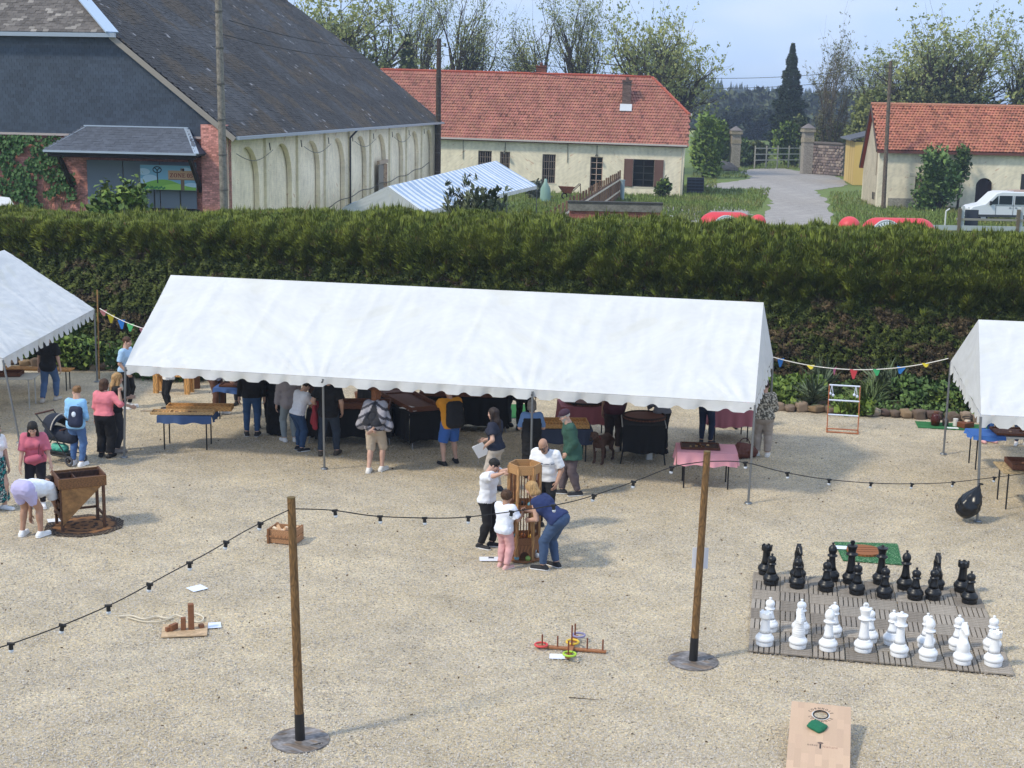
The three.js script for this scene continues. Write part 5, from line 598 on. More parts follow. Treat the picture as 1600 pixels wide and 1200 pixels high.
const off = (p, x, y) => p.clone().add(V(x, y, 0)); wire('upper wire between the two poles beside the barn', off(w1, 0.4, -1.2), off(w2, -0.4, 0), 0.6); wire('lower wire between the two poles beside the barn', off(w1, 0.1, -1.7), off(w2, 0.3, -0.4), 0.7); wire('upper overhead wire crossing behind the red farmhouse roof to the leaning pole', off(w2, 0.4, -0.1), off(w3, -0.4, 0), 1.4); wire('lower overhead wire crossing behind the red farmhouse roof to the leaning pole', off(w2, 0.2, -0.6), off(w3, 0.4, -0.5), 1.6);
// the van and the fence before it
const van = thing('parked_van', 'white crew van parked nose left before the outbuilding', 'van', [atDepth(1562, 340, -99).x, 0, -99], 0.02), white = mat(0xdfe4e8, 0.3), tint = new THREE.MeshStandardMaterial({ color: 0x1a2633, roughness: 0.1 });
const prof = [[-2.35, 0.42], [-2.35, 0.85], [-2.15, 1.02], [-1.35, 1.2], [-0.62, 1.93], [-0.3, 2.02], [2.5, 2.02], [2.55, 0.42]]; const vg = new THREE.ExtrudeGeometry(shapeOf(prof), { depth: 1.72, bevelEnabled: true, bevelSize: 0.06, bevelThickness: 0.08, bevelSegments: 3 }); vg.translate(0, 0, -0.86); new B().raw(vg).mesh('body', white, van);
const glassOn = (pts, z) => { const g = new THREE.ExtrudeGeometry(shapeOf(pts), { depth: 0.03, bevelEnabled: false }); g.translate(0, 0, z); return norm(g); };
for (const s of [0.935, -0.965]) { mesh('window', glassOn([[-1.12, 1.24], [-0.55, 1.82], [-0.52, 1.24]], s), tint, van); mesh('window', glassOn([[-0.46, 1.24], [-0.46, 1.82], [0.42, 1.82], [0.42, 1.24]], s), tint, van); mesh('window', glassOn([[0.62, 1.24], [0.62, 1.82], [1.75, 1.82], [1.75, 1.24]], s), tint, van); const sm = new B(); sm.box(0.02, 1.35, 0.012, 0.52, 1.15, s + 0.02).box(0.02, 0.75, 0.012, -0.66, 0.85, s + 0.02).box(2.6, 0.02, 0.012, 0.6, 1.16, s + 0.02).box(0.14, 0.04, 0.03, 0.32, 1.02, s + 0.03).box(0.14, 0.04, 0.03, 0.72, 1.02, s + 0.03); sm.mesh('door_seam', mat(0x30343a, 0.6), van); new B().box(4.6, 0.16, 0.03, 0.05, 0.46, s + 0.012).mesh('sill_strip', mat(0x3a3d41, 0.6), van); new B().rbox(0.12, 0.28, 0.2, 0.04, -1.05, 1.32, s * 1.1).mesh('mirror', blackPlastic, van); }
new B().box(0.05, 0.86, 1.5, -1.0, 1.57, 0, 0, 0, -0.79).mesh('windscreen', tint, van); new B().rbox(0.08, 0.22, 1.8, 0.03, -2.42, 0.55, 0).mesh('bumper', mat(0x35383c, 0.6), van); for (const z of [-0.62, 0.62]) new B().rbox(0.06, 0.26, 0.36, 0.03, -2.36, 0.86, z).mesh('headlight', mat(0xcfd8de, 0.15), van);
for (const x of [-1.45, 1.75]) for (const z of [-0.84, 0.84]) { const w = new THREE.Group(); w.name = 'wheel'; van.add(w); w.position.set(x, 0.33, z); new B().add(new THREE.TorusGeometry(0.25, 0.085, 10, 26)).cyl(0.25, 0.25, 0.1, 0, 0, 0, 20, Math.PI / 2).mesh('tyre', blackPlastic, w); new B().cyl(0.17, 0.17, 0.22, 0, 0, 0, 16, Math.PI / 2).mesh('rim', mat(0xb9bfc4, 0.35, { metalness: 0.6 }), w); }
new B().rod([0.6, 2.12, -0.6], [2.4, 2.12, -0.6], 0.03).rod([0.6, 2.12, 0.6], [2.4, 2.12, 0.6], 0.03).box(1.9, 0.05, 0.5, 1.5, 2.17, 0.2).mesh('roof_load', mat(0xb49a8c, 0.8), van);
const vf = thing('paddock_fence', 'grey wooden fence with a low rail in front of the van', 'fence'), fz = -88; for (const px of [1499, 1591]) { const p = atDepth(px, 340, fz); new B().box(0.18, 1.6, 0.18, p.x, 0.8, fz).mesh('post', mat(0x6a5f50, 0.9), vf); new B().box(0.14, 1.75, 0.14, p.x + 0.24, 0.87, fz - 0.1).mesh('post', mat(0xb9bec2, 0.6), vf); } const fa = atDepth(1420, 340, fz), fb = atDepth(1680, 340, fz); new B().bar(fa.clone().setY(0.95).setX(fa.x + 2.9), fb.clone().setY(0.95), 0.08, 0.13).mesh('rail', mat(0x8f8c84, 0.85), vf); new B().bar(fa.clone().setY(0.42), fb.clone().setY(0.42), 0.08, 0.3).mesh('rail', mat(0xa9b2b4, 0.8), vf);
const dp = thing('dark_panel', 'dark blue-grey board propped behind the fence in front of the van', 'board', [atDepth(1518, 340, -88.4).x, 0, -88.4]); new B().box(0.82, 1.45, 0.05, 0, 0.78, 0, -0.04).mesh('sheet', mat(0x2c3340, 0.7), dp);
const wp = thing('white_pipe', 'thin white bent standpipe left of the paddock fence', 'pipe', [atDepth(1477, 345, -89).x, 0, -89]); new B().rod([0, 0, 0], [0, 1.35, 0], 0.05).rod([0, 1.35, 0], [0.22, 1.5, 0], 0.05).mesh('tube', mat(0xd9dcdc, 0.5), wp);
const gt = thing('white_canvas_top', 'corner of a white tent top over the hedge before the ivy', 'tent', [-14.6, 0, -51]); { const a = atDepth(-20, 308, -51), b = atDepth(40, 332, -51); mesh('canopy', clothSheet(V(a.x - 3, a.y - 0.9, -50), V(b.x, b.y, -50.4), V(a.x - 3, a.y + 0.2, -52.5), V(b.x - 1.0, b.y + 0.42, -52.3), 20, 10, () => 0).translate(14.6, 0, 51), canvasCloth, gt); new B().rod([b.x + 14.5, 0, 0.6], [b.x + 14.5, b.y, 0.6], 0.03).mesh('pole', metalGrey, gt); }
}
// PEOPLE: bodies as one smooth surface meshed from a distance field round a posed skeleton
function meshField(prims, c, o = {}) {
const lo = [1e9, 1e9, 1e9], hi = [-1e9, -1e9, -1e9]; for (const p of prims) { if (p.sub) continue; const m = Math.max(p.ra, p.rb ?? p.ra, ...(p.rad || [0])) + 2.5 * c; for (const q of p.b ? [p.a, p.b] : [p.a]) [q.x, q.y, q.z].forEach((v, i) => { lo[i] = Math.min(lo[i], v - m); hi[i] = Math.max(hi[i], v + m); }); }
const n = [0, 1, 2].map(i => Math.ceil((hi[i] - lo[i]) / c) + 1), [nx, ny, nz] = n, F = new Float32Array(nx * ny * nz).fill(1);
for (const p of prims) {
const k = p.k ?? 0.02, m = Math.max(p.ra, p.rb ?? p.ra, ...(p.rad || [0])) + k + 2.5 * c, b = p.b || p.a, A = p.a, dx = b.x - A.x, dy = b.y - A.y, dz = b.z - A.z, L2 = dx * dx + dy * dy + dz * dz || 1e-9, L = Math.sqrt(L2), rb = p.rb ?? p.ra;
const i0 = [0, 1, 2].map(i => Math.max(0, Math.floor((Math.min([A.x, A.y, A.z][i], [b.x, b.y, b.z][i]) - m - lo[i]) / c))), i1 = [0, 1, 2].map(i => Math.min(n[i] - 1, Math.ceil((Math.max([A.x, A.y, A.z][i], [b.x, b.y, b.z][i]) + m - lo[i]) / c)));
for (let z = i0[2]; z <= i1[2]; z++) for (let y = i0[1]; y <= i1[1]; y++) for (let x = i0[0]; x <= i1[0]; x++) {
const px = lo[0] + x * c - A.x, py = lo[1] + y * c - A.y, pz = lo[2] + z * c - A.z; let d;
if (p.rad) { const e = Math.sqrt((px / p.rad[0]) ** 2 + (py / p.rad[1]) ** 2 + (pz / p.rad[2]) ** 2); d = (e - 1) * Math.min(...p.rad); }
else { const tu = (px * dx + py * dy + pz * dz) / L2, t = tu < 0 ? 0 : tu > 1 ? 1 : tu, qx = px - dx * (p.flat && tu > 1 ? tu : t), qy = py - dy * (p.flat && tu > 1 ? tu : t), qz = pz - dz * (p.flat && tu > 1 ? tu : t); d = Math.sqrt(qx * qx + qy * qy + qz * qz) - (p.ra + (rb - p.ra) * t); if (p.flat) d = Math.max(d, (tu - 1) * L); }
const i = (z * ny + y) * nx + x, f = F[i]; if (p.sub) { const h = Math.max(k - Math.abs(f + d), 0) / k; F[i] = Math.max(f, -d) + h * h * k * 0.25; } else { const h = Math.max(k - Math.abs(f - d), 0) / k; F[i] = Math.min(f, d) - h * h * k * 0.25; }
}
}
if (o.noise || o.cuts) for (let z = 0; z < nz; z++) for (let y = 0; y < ny; y++) for (let x = 0; x < nx; x++) { const i = (z * ny + y) * nx + x; if (F[i] > 0.2) continue; const P = [lo[0] + x * c, lo[1] + y * c, lo[2] + z * c]; if (o.noise) F[i] += o.noise(P[0], P[1], P[2]); if (o.cuts) for (const [q, nn] of o.cuts) F[i] = Math.max(F[i], (P[0] - q.x) * nn.x + (P[1] - q.y) * nn.y + (P[2] - q.z) * nn.z); }
// surface nets
const id = new Int32Array(F.length).fill(-1), V3 = [], I = [], off = [0, 1, nx, nx + 1, nx * ny, nx * ny + 1, nx * ny + nx, nx * ny + nx + 1], E = [[0, 1], [0, 2], [0, 4], [1, 3], [1, 5], [2, 3], [2, 6], [3, 7], [4, 5], [4, 6], [5, 7], [6, 7]];
for (let z = 0; z < nz - 1; z++) for (let y = 0; y < ny - 1; y++) for (let x = 0; x < nx - 1; x++) {
const i = (z * ny + y) * nx + x; let mask = 0; for (let k = 0; k < 8; k++) if (F[i + off[k]] < 0) mask |= 1 << k; if (mask === 0 || mask === 255) continue;
let sx = 0, sy = 0, sz = 0, cnt = 0; for (const [a, b] of E) { if (((mask >> a) & 1) === ((mask >> b) & 1)) continue; const fa = F[i + off[a]], fb = F[i + off[b]], t = fa / (fa - fb); sx += (a & 1) + t * ((b & 1) - (a & 1)); sy += ((a >> 1) & 1) + t * (((b >> 1) & 1) - ((a >> 1) & 1)); sz += (a >> 2) + t * ((b >> 2) - (a >> 2)); cnt++; }
id[i] = V3.length / 3; V3.push(lo[0] + (x + sx / cnt) * c, lo[1] + (y + sy / cnt) * c, lo[2] + (z + sz / cnt) * c);
}
const quad = (a, b, d, e, flip) => { if (a < 0 || b < 0 || d < 0 || e < 0) return; flip ? I.push(a, b, e, a, e, d) : I.push(a, e, b, a, d, e); };
for (let z = 1; z < nz - 1; z++) for (let y = 1; y < ny - 1; y++) for (let x = 1; x < nx - 1; x++) { const i = (z * ny + y) * nx + x, s = F[i] < 0; if (s !== F[i + 1] < 0) quad(id[i - nx - nx * ny], id[i - nx * ny], id[i - nx], id[i], s); if (s !== F[i + nx] < 0) quad(id[i - 1 - nx * ny], id[i - 1], id[i - nx * ny], id[i], s); if (s !== F[i + nx * ny] < 0) quad(id[i - 1 - nx], id[i - nx], id[i - 1], id[i], s); }
const g = new THREE.BufferGeometry(); g.setAttribute('position', new THREE.Float32BufferAttribute(V3, 3)); g.setIndex(I); g.computeVertexNormals(); return g;
}
const cap = (a, b, ra, rb, k, x) => ({ a, b, ra, rb, k, ...x }), ell = (a, rad, k, x) => ({ a, rad, ra: Math.max(...rad), k, ...x });
function paint(g, fn) { const p = g.attributes.position, c = new Float32Array(p.count * 3); for (let i = 0; i < p.count; i++) c.set(fn(p.getX(i), p.getY(i), p.getZ(i)), i * 3); g.setAttribute('color', new THREE.BufferAttribute(c, 3)); return g; }
// a head 0.235 m tall, origin at its middle, looking along +z
const headGeo = meshField([
ell(V(0, 0.032, -0.012), [0.075, 0.087, 0.096], 0.03), ell(V(0, -0.043, 0.022), [0.057, 0.066, 0.066], 0.035), ell(V(0, -0.097, 0.060), [0.026, 0.02, 0.022], 0.03), cap(V(-0.034, 0.030, 0.074), V(0.034, 0.030, 0.074), 0.012, 0.012, 0.02), ell(V(0.043, -0.02, 0.055), [0.025, 0.024, 0.025], 0.03), ell(V(-0.043, -0.02, 0.055), [0.025, 0.024, 0.025], 0.03),
ell(V(0.031, 0.008, 0.097), [0.017, 0.012, 0.016], 0.012, { sub: 1 }), ell(V(-0.031, 0.008, 0.097), [0.017, 0.012, 0.016], 0.012, { sub: 1 }), cap(V(0, 0.018, 0.086), V(0, -0.024, 0.106), 0.008, 0.013, 0.014), ell(V(0.012, -0.03, 0.094), [0.009, 0.008, 0.01], 0.01), ell(V(-0.012, -0.03, 0.094), [0.009, 0.008, 0.01], 0.01),
cap(V(-0.018, -0.055, 0.087), V(0.018, -0.055, 0.087), 0.007, 0.007, 0.008), cap(V(-0.014, -0.066, 0.086), V(0.014, -0.066, 0.086), 0.008, 0.008, 0.008), ell(V(0.078, 0.0, -0.008), [0.010, 0.032, 0.019], 0.012), ell(V(-0.078, 0.0, -0.008), [0.010, 0.032, 0.019], 0.012), cap(V(0, -0.05, -0.025), V(0, -0.16, -0.035), 0.054, 0.056, 0.03)], 0.0075);
function handGeo(curl, mir) { // hanging left hand: fingers towards -y, palm towards -x, thumb towards +z
const P = []; for (let i = 0; i < 4; i++) { const z = 0.030 - i * 0.020, l = [0.93, 1.05, 1, 0.8][i]; P.push(cap(V(0, 0.01, z * 0.5), V(0, -0.085 + 0.004 * Math.abs(i - 1), z), 0.015, 0.0115, 0.014)); let p = V(0, -0.085 + 0.004 * Math.abs(i - 1), z), a = 0; [0.043, 0.027, 0.021].forEach((s, j) => { a += curl[j] * (1 + 0.06 * i); const q = p.clone().add(V(-Math.sin(a) * s * l, -Math.cos(a) * s * l, z * 0.06)); P.push(cap(p, q, 0.0092 - j * 0.0008, 0.0086 - j * 0.0009, j ? 0.003 : 0.006)); p = q; }); }
P.push(cap(V(0, -0.018, 0.018), V(-0.012 - curl[0] * 0.012, -0.052, 0.052), 0.015, 0.011, 0.012), cap(V(-0.012 - curl[0] * 0.012, -0.052, 0.052), V(-0.020 - curl[0] * 0.03, -0.086, 0.058 - curl[1] * 0.012), 0.0105, 0.0085, 0.005)); const g = meshField(P, 0.0062); if (mir) { g.scale(-1, 1, 1); const x = g.index.array; for (let i = 0; i < x.length; i += 3) [x[i], x[i + 1]] = [x[i + 1], x[i]]; g.computeVertexNormals(); } return g; }
const HANDS = { relax: [handGeo([0.3, 0.4, 0.3]), handGeo([0.3, 0.4, 0.3], true)], grip: [handGeo([1.05, 1.25, 0.7]), handGeo([1.05, 1.25, 0.7], true)], flat: [handGeo([0.05, 0.12, 0.1]), handGeo([0.05, 0.12, 0.1], true)] };
const eyeGeo = paint(norm(new THREE.SphereGeometry(0.0125, 12, 10)), (x, y, z) => z > 0.0108 ? [0.02, 0.015, 0.012] : z > 0.0085 ? [0.10, 0.07, 0.05] : [0.75, 0.73, 0.70]);
const bodyMat = vcol(0.62), eyeMat = vcol(0.25), SKIN = { fair: [0.58, 0.36, 0.27], pale: [0.64, 0.43, 0.34], tan: [0.42, 0.24, 0.16], brown: [0.24, 0.125, 0.078] };
const HAIR = { black: 0x17120f, dark: 0x2c1d16, brown: 0x51351f, light: 0x8a6742, blond: 0xc09a66, grey: 0x8d8a86, auburn: 0x8a532c, white: 0xd5d1c9 };
const ik = (a, c, l1, l2, pole) => { const d = c.clone().sub(a); let L = d.length(); if (L > (l1 + l2) * 0.999) { d.multiplyScalar((l1 + l2) * 0.999 / L); L = (l1 + l2) * 0.999; c.copy(a).add(d); } const u = d.clone().normalize(), x = (l1 * l1 - l2 * l2 + L * L) / (2 * L), h = Math.sqrt(Math.max(0, l1 * l1 - x * x)), p = pole.clone().addScaledVector(u, -pole.dot(u)).normalize(); return a.clone().addScaledVector(u, x).addScaledVector(p, h); };
// s: spec in metres in the person's own frame, facing +z, left hand towards +x, feet on y = 0
function person(s) {
if (s.handsW) s.hands = s.handsW.map(v => { if (!v) return null; const d = v.clone().sub(s.at).applyAxisAngle(V(0, 1, 0), -R(s.yaw)); return [d.x, d.y, d.z]; });
const h = s.h, w = s.build ?? 1, fem = s.fem ? 1 : 0, o = thing('person', s.label, 'person', s.at, R(s.yaw)), lean = R(s.lean ?? 3), roll = R(s.roll ?? 0), tw = R(s.twist ?? 0), cell = s.cell ?? 0.017, U = v => V(v[0], v[1], v[2]);
const sp = V(Math.sin(roll), Math.cos(lean), Math.sin(lean)).normalize(), fwd = V(0, -Math.sin(lean), Math.cos(lean)), rt = V(Math.cos(tw), 0, -Math.sin(tw)), hs = h / 1.75 * (s.head ?? 1);
const feet = s.feet || [[0.075 * h / 1.75 * 1.5, 0.02], [-0.075 * h / 1.75 * 1.5, -0.03]], pz = (s.pz ?? -0.16 * Math.sin(lean)) * h, py = (s.py ?? 0.523) * h - (Math.abs(feet[0][1] - feet[1][1]) > 0.3 ? 0.02 : 0);
const Pv = V((feet[0][0] + feet[1][0]) / 2, py, (feet[0][1] + feet[1][1]) / 2 + pz), at = (t, f = 0, x = 0) => Pv.clone().addScaledVector(sp, t * h).addScaledVector(fwd, f * h).addScaledVector(rt, x * h);
const sw = (fem ? 0.096 : 0.108) * (s.sw ?? 1), N = at(0.300), S = [at(0.275, 0, sw), at(0.275, 0, -sw)];
// legs
const hip = [V(Pv.x + 0.05 * h, Pv.y - 0.005, Pv.z), V(Pv.x - 0.05 * h, Pv.y - 0.005, Pv.z)], yawF = (s.footYaw || [12, -12]).map(R), ank = feet.map((f, i) => V(f[0], (f[2] ?? 0) + 0.052 * h, f[1] - 0.02)), knee = [0, 1].map(i => ik(hip[i], ank[i], 0.247 * h, 0.236 * h, V((i ? -1 : 1) * 0.15, 0, 1)));
const toe = [0, 1].map(i => ank[i].clone().add(V(Math.sin(yawF[i]) * 0.105 * h, -0.034 * h, Math.cos(yawF[i]) * 0.105 * h))), heel = [0, 1].map(i => ank[i].clone().add(V(-Math.sin(yawF[i]) * 0.03 * h, -0.034 * h, -Math.cos(yawF[i]) * 0.03 * h)));
// arms: wrists go to the given points
const dirs = [1, -1], wr = [0, 1].map(i => s.hands && s.hands[i] ? U(s.hands[i]) : S[i].clone().add(V(dirs[i] * 0.045 * h, -0.315 * h, 0.03 * h))), elb = [0, 1].map(i => ik(S[i], wr[i], 0.168 * h, 0.150 * h, s.poles && s.poles[i] ? U(s.poles[i]) : V(dirs[i] * 0.5, -0.4, -1)));
const hw = w * (fem ? 1.08 : 1);
const torso = (t, e = 0) => [cap(at(0.005, -0.008, 0.035 * hw), at(0.005, -0.008, -0.035 * hw), 0.064 * h * hw + t, 0.064 * h * hw + t, 0.04), cap(at(-0.012, -0.022, 0.036), at(-0.012, -0.022, -0.036), 0.052 * h * hw + t, 0.052 * h * hw + t, 0.03), cap(at(0.105, 0.004, 0.03 * w), at(0.105, 0.004, -0.03 * w), (fem ? 0.052 : 0.058) * h * w + t, (fem ? 0.052 : 0.058) * h * w + t, 0.05), cap(at(0.205, 0.004, 0.045 * w), at(0.205, 0.004, -0.045 * w), 0.060 * h * w + t, 0.060 * h * w + t, 0.05), cap(at(0.262, -0.004, sw * 0.78), at(0.262, -0.004, -sw * 0.78), 0.036 * h * w + t, 0.036 * h * w + t, 0.05), ...(fem ? [ell(at(0.20, 0.05, 0.04), [0.036 * h + t, 0.034 * h + t, 0.034 * h + t], 0.04), ell(at(0.20, 0.05, -0.04), [0.036 * h + t, 0.034 * h + t, 0.034 * h + t], 0.04)] : []), ...(s.belly ? [ell(at(0.09, 0.03, 0), [0.07 * h + t, 0.07 * h + t, (0.03 + s.belly) * h + t], 0.05)] : [])];
const leg = (i, t, f) => { const P = []; const kf = Math.min(1, f / 0.5); P.push(cap(hip[i], hip[i].clone().lerp(knee[i], kf), 0.053 * h * hw + t, lerp(0.053, 0.034, kf) * h * hw + t, 0.03, { flat: f < 0.5 })); if (f > 0.5) { const kk = (f - 0.5) * 2, c = knee[i].clone().lerp(ank[i], 0.32).add(V(0, 0, -0.012 * h)); P.push(cap(knee[i], knee[i].clone().lerp(ank[i], kk), 0.034 * h * hw + t, lerp(0.034, 0.0215, kk) * h * hw + t, 0.02, { flat: true })); if (kk > 0.35) P.push(ell(c, [0.030 * h + t, 0.06 * h + t, 0.032 * h + t], 0.03)); } return P; };
const arm = (i, t, f, wide = 0) => { const kf = Math.min(1, f / 0.53), P = [cap(S[i], S[i].clone().lerp(elb[i], kf), 0.031 * h * w + t, lerp(0.031, 0.024, kf) * h * w + t + wide, 0.03, { flat: f < 0.53 })]; if (f > 0.53) { const kk = (f - 0.53) / 0.47; P.push(cap(elb[i], elb[i].clone().lerp(wr[i], kk), 0.0245 * h * w + t + wide, lerp(0.0245, 0.0165, kk) * h * w + t + wide, 0.02, { flat: f < 1.01 })); } return P; };
const hd = R(s.headPitch ?? 8) + lean * 0.55, hy = R(s.headYaw ?? 0) + tw, H0 = N.clone().add(V(Math.sin(roll) * 0.03, Math.cos(hd) * 0.098 * h, Math.sin(hd) * 0.098 * h + 0.012 * h)); if (s.headAt) H0.copy(U(s.headAt));
const hm = new THREE.Matrix4().compose(H0, new THREE.Quaternion().setFromEuler(new THREE.Euler(hd, hy, R(s.headRoll ?? 0), 'YXZ')), V(hs, hs, hs));
// body: one continuous skin surface, head and hands joined in
const P = [...torso(0), cap(N.clone().addScaledVector(sp, -0.03 * h), H0.clone().add(V(0, -0.05 * hs, -0.02 * hs)), 0.036 * h, 0.033 * h, 0.03), ...leg(0, 0, 1), ...leg(1, 0, 1), ...arm(0, 0, 1.1), ...arm(1, 0, 1.1)]; for (const i of [0, 1]) P.push(cap(heel[i], toe[i], 0.021 * h, 0.017 * h, 0.02), cap(ank[i], heel[i], 0.0215 * h, 0.02 * h, 0.02));
const skin = s.skin || SKIN.fair, hc = lin(s.hair?.color ?? HAIR.brown), bald = s.hair?.style === 'bald', stub = s.stubble;
const parts = [meshField(P, cell)], sk = (g, f) => paint(g, f || (() => skin)); sk(parts[0], (x, y, z) => { const k = 1 + 0.06 * n3(x * 6, y * 6, z * 6); return skin.map(v => v * k); });
const hg = sk(headGeo.clone(), (x, y, z) => { if (z > 0.06 && y < -0.049 && y > -0.073 && Math.abs(x) < 0.026) return [skin[0] * 0.78, skin[1] * 0.55, skin[2] * 0.55]; if (z > 0.055 && Math.abs(y - 0.034 + Math.abs(x) * 0.12) < 0.007 && Math.abs(x) > 0.014 && Math.abs(x) < 0.052) return hc.map(v => v * 0.8); if (stub && y < -0.03 && z > 0.0 && !(y > -0.05 && Math.abs(x) < 0.02)) return lin(stub); const red = Math.exp(-(((Math.abs(x) - 0.045) ** 2) + (y + 0.02) ** 2) / 0.0006) * (z > 0.03 ? 0.1 : 0); return [skin[0], skin[1] * (1 - red), skin[2] * (1 - red)]; }); hg.applyMatrix4(hm); parts.push(hg);
for (const i of [0, 1]) { const d = wr[i].clone().sub(elb[i]).normalize(), y = d.clone().negate(), out = s.palms && s.palms[i] ? U(s.palms[i]) : V(dirs[i], 0, 0.25), x0 = out.clone().addScaledVector(y, -out.dot(y)).normalize().multiplyScalar(dirs[i]), z = x0.clone().cross(y).normalize(), sc = h / 1.75; const g = HANDS[(s.grip && s.grip[i]) || 'relax'][i].clone(); g.applyMatrix4(new THREE.Matrix4().makeBasis(x0.clone().multiplyScalar(sc), y.clone().multiplyScalar(sc), z.multiplyScalar(sc)).setPosition(wr[i])); parts.push(sk(g)); }
mesh('body', mergeGeometries(parts), bodyMat, o); o.userData.wr = undefined;
if (s.face !== 0) for (const q of [-1, 1]) { const e = mesh('eye', eyeGeo, eyeMat, o); e.matrix.multiplyMatrices(hm, TM(q * 0.031, 0.010, 0.0785)); e.matrix.decompose(e.position, e.quaternion, e.scale); }
const wrinkle = a => (x, y, z) => a * (n3(x * 9, y * 13, z * 9) + 0.6 * n3(x * 20, y * 26, z * 20)), cloth = (name, prims, spec, opt = {}) => { if (spec.pat) { const g = meshField(prims, spec.cell || cell, { noise: wrinkle(spec.crease ?? 0.0065), ...opt }); return mesh(name, paint(g, spec.pat), vcol(0.9), o); } return mesh(name, meshField(prims, spec.cell || cell, { noise: wrinkle(spec.crease ?? 0.0065), ...opt }), mat(spec.color, spec.rough ?? 0.88), o); };
// lower garment
const b = s.bottom; if (b) {
const t = 0.010 + (b.loose ?? 0.004), top = [at(b.rise ?? 0.075), sp];
if (b.type === 'skirt') { const hem = V(Pv.x, h * (0.53 - (b.len ?? 0.4)), Pv.z * 0.6 + 0.01), ra = 0.07 * h * hw + 0.01, rb = (b.flare ?? 0.14) * h; cloth('skirt', [cap(at(0.06, 0, 0.03), V(hem.x + rb * 0.35, hem.y, hem.z), ra, rb * 0.8, 0.05, { flat: true }), cap(at(0.06, 0, -0.03), V(hem.x - rb * 0.35, hem.y, hem.z), ra, rb * 0.8, 0.05, { flat: true }), ...torso(0.008).slice(0, 2)], { ...b, crease: 0.009 }, { cuts: [top] }); }
else { const L = [...torso(t).slice(0, 2), cap(at(0.07, 0.002, 0.03 * w), at(0.07, 0.002, -0.03 * w), 0.055 * h * hw + t, 0.055 * h * hw + t, 0.04)]; for (const i of [0, 1]) { const q = leg(i, t, b.len ?? 0.97); if (b.flare) q[q.length - 1].b && 0; if (b.wide) q.forEach(c => { if (c.rb !== undefined) { c.rb += b.wide; c.ra += b.wide * 0.5; } }); L.push(...q); } cloth(b.type === 'shorts' ? 'shorts' : 'trousers', L, b, { cuts: [top] }); }
if (b.belt) { const g = meshField(torso(t + 0.006).slice(0, 3), cell, { cuts: [[at(0.074), sp], [at(0.056), sp.clone().negate()]] }); mesh('belt', g, mat(b.belt, 0.6), o); }
}
// upper garment
const c = s.top; if (c) {
const t = Math.max(0.013 + (c.loose ?? 0.006), b && b.type !== 'skirt' && (c.hem ?? -0.012) < 0.07 ? 0.024 + (b.loose ?? 0.004) : 0), L = [...torso(t)]; if (c.sleeve > 0) for (const i of [0, 1]) L.push(...arm(i, t - 0.004, c.sleeve, c.wide ?? (c.sleeve < 0.5 ? 0.012 : 0.004))); else for (const i of [0, 1]) L.push(cap(S[i].clone().lerp(S[1 - i], 0.05), S[i], 0.034 * h + t * 0.5, 0.033 * h + t * 0.3, 0.02));
if (c.coat) { const q = V(Pv.x, h * c.coat, Pv.z + 0.0); for (const x of [0.03, -0.03]) L.push(cap(at(0.02, 0, x), q.clone().add(V(x * h * 1.4, 0, 0)), 0.07 * h + t, 0.085 * h + t, 0.05, { flat: true })); }
const cuts = []; if (!c.coat) cuts.push([at(c.hem ?? -0.012), sp.clone().negate()]); cloth(c.name || 'shirt', L, c, { cuts });
if (c.collar) { const g = meshField([cap(N.clone().addScaledVector(sp, -0.005 * h), N.clone().addScaledVector(sp, 0.03 * h).addScaledVector(fwd, 0.006 * h), 0.044 * h, 0.043 * h, 0.01, { flat: true })], cell * 0.8, { cuts: [[N.clone().addScaledVector(sp, -0.02 * h), sp.clone().negate()]] }); mesh('collar', g, mat(c.collar, 0.85), o); }
if (c.stripe) { const g = meshField(torso(t + 0.004), cell, { cuts: [[at(0.205), sp], [at(0.190), sp.clone().negate()], [at(0.2, 0.03), fwd.clone().negate()]] }); mesh('chest_stripe', g, mat(c.stripe, 0.85), o); }
}
// shoes
const f = s.shoe || { color: 0x222222 }; for (const i of [0, 1]) { const up = ank[i].clone().add(V(0, 0.006, 0)); mesh('shoe', meshField([cap(heel[i].clone().add(V(0, 0.003, 0)), toe[i].clone().add(V(0, 0.004, 0)), 0.0275 * h, 0.0235 * h, 0.02), cap(up, heel[i], 0.027 * h, 0.028 * h, 0.02)], 0.012, { cuts: [[V(0, (feet[i][2] ?? 0) + 0.006, 0), V(0, -1, 0)], [V(0, (feet[i][2] ?? 0) + (f.high ?? 0.062) * h, 0), V(0, 1, 0)]] }), mat(f.color, 0.7), o); if (f.sole) { const sg = meshField([cap(heel[i].clone().setY((feet[i][2] ?? 0) + 0.018), toe[i].clone().setY((feet[i][2] ?? 0) + 0.018), 0.031 * h, 0.027 * h, 0.02)], 0.012, { cuts: [[V(0, (feet[i][2] ?? 0) + 0.024, 0), V(0, 1, 0)], [V(0, (feet[i][2] ?? 0) + 0.002, 0), V(0, -1, 0)]] }); mesh('sole', sg, mat(f.sole, 0.7), o); } }
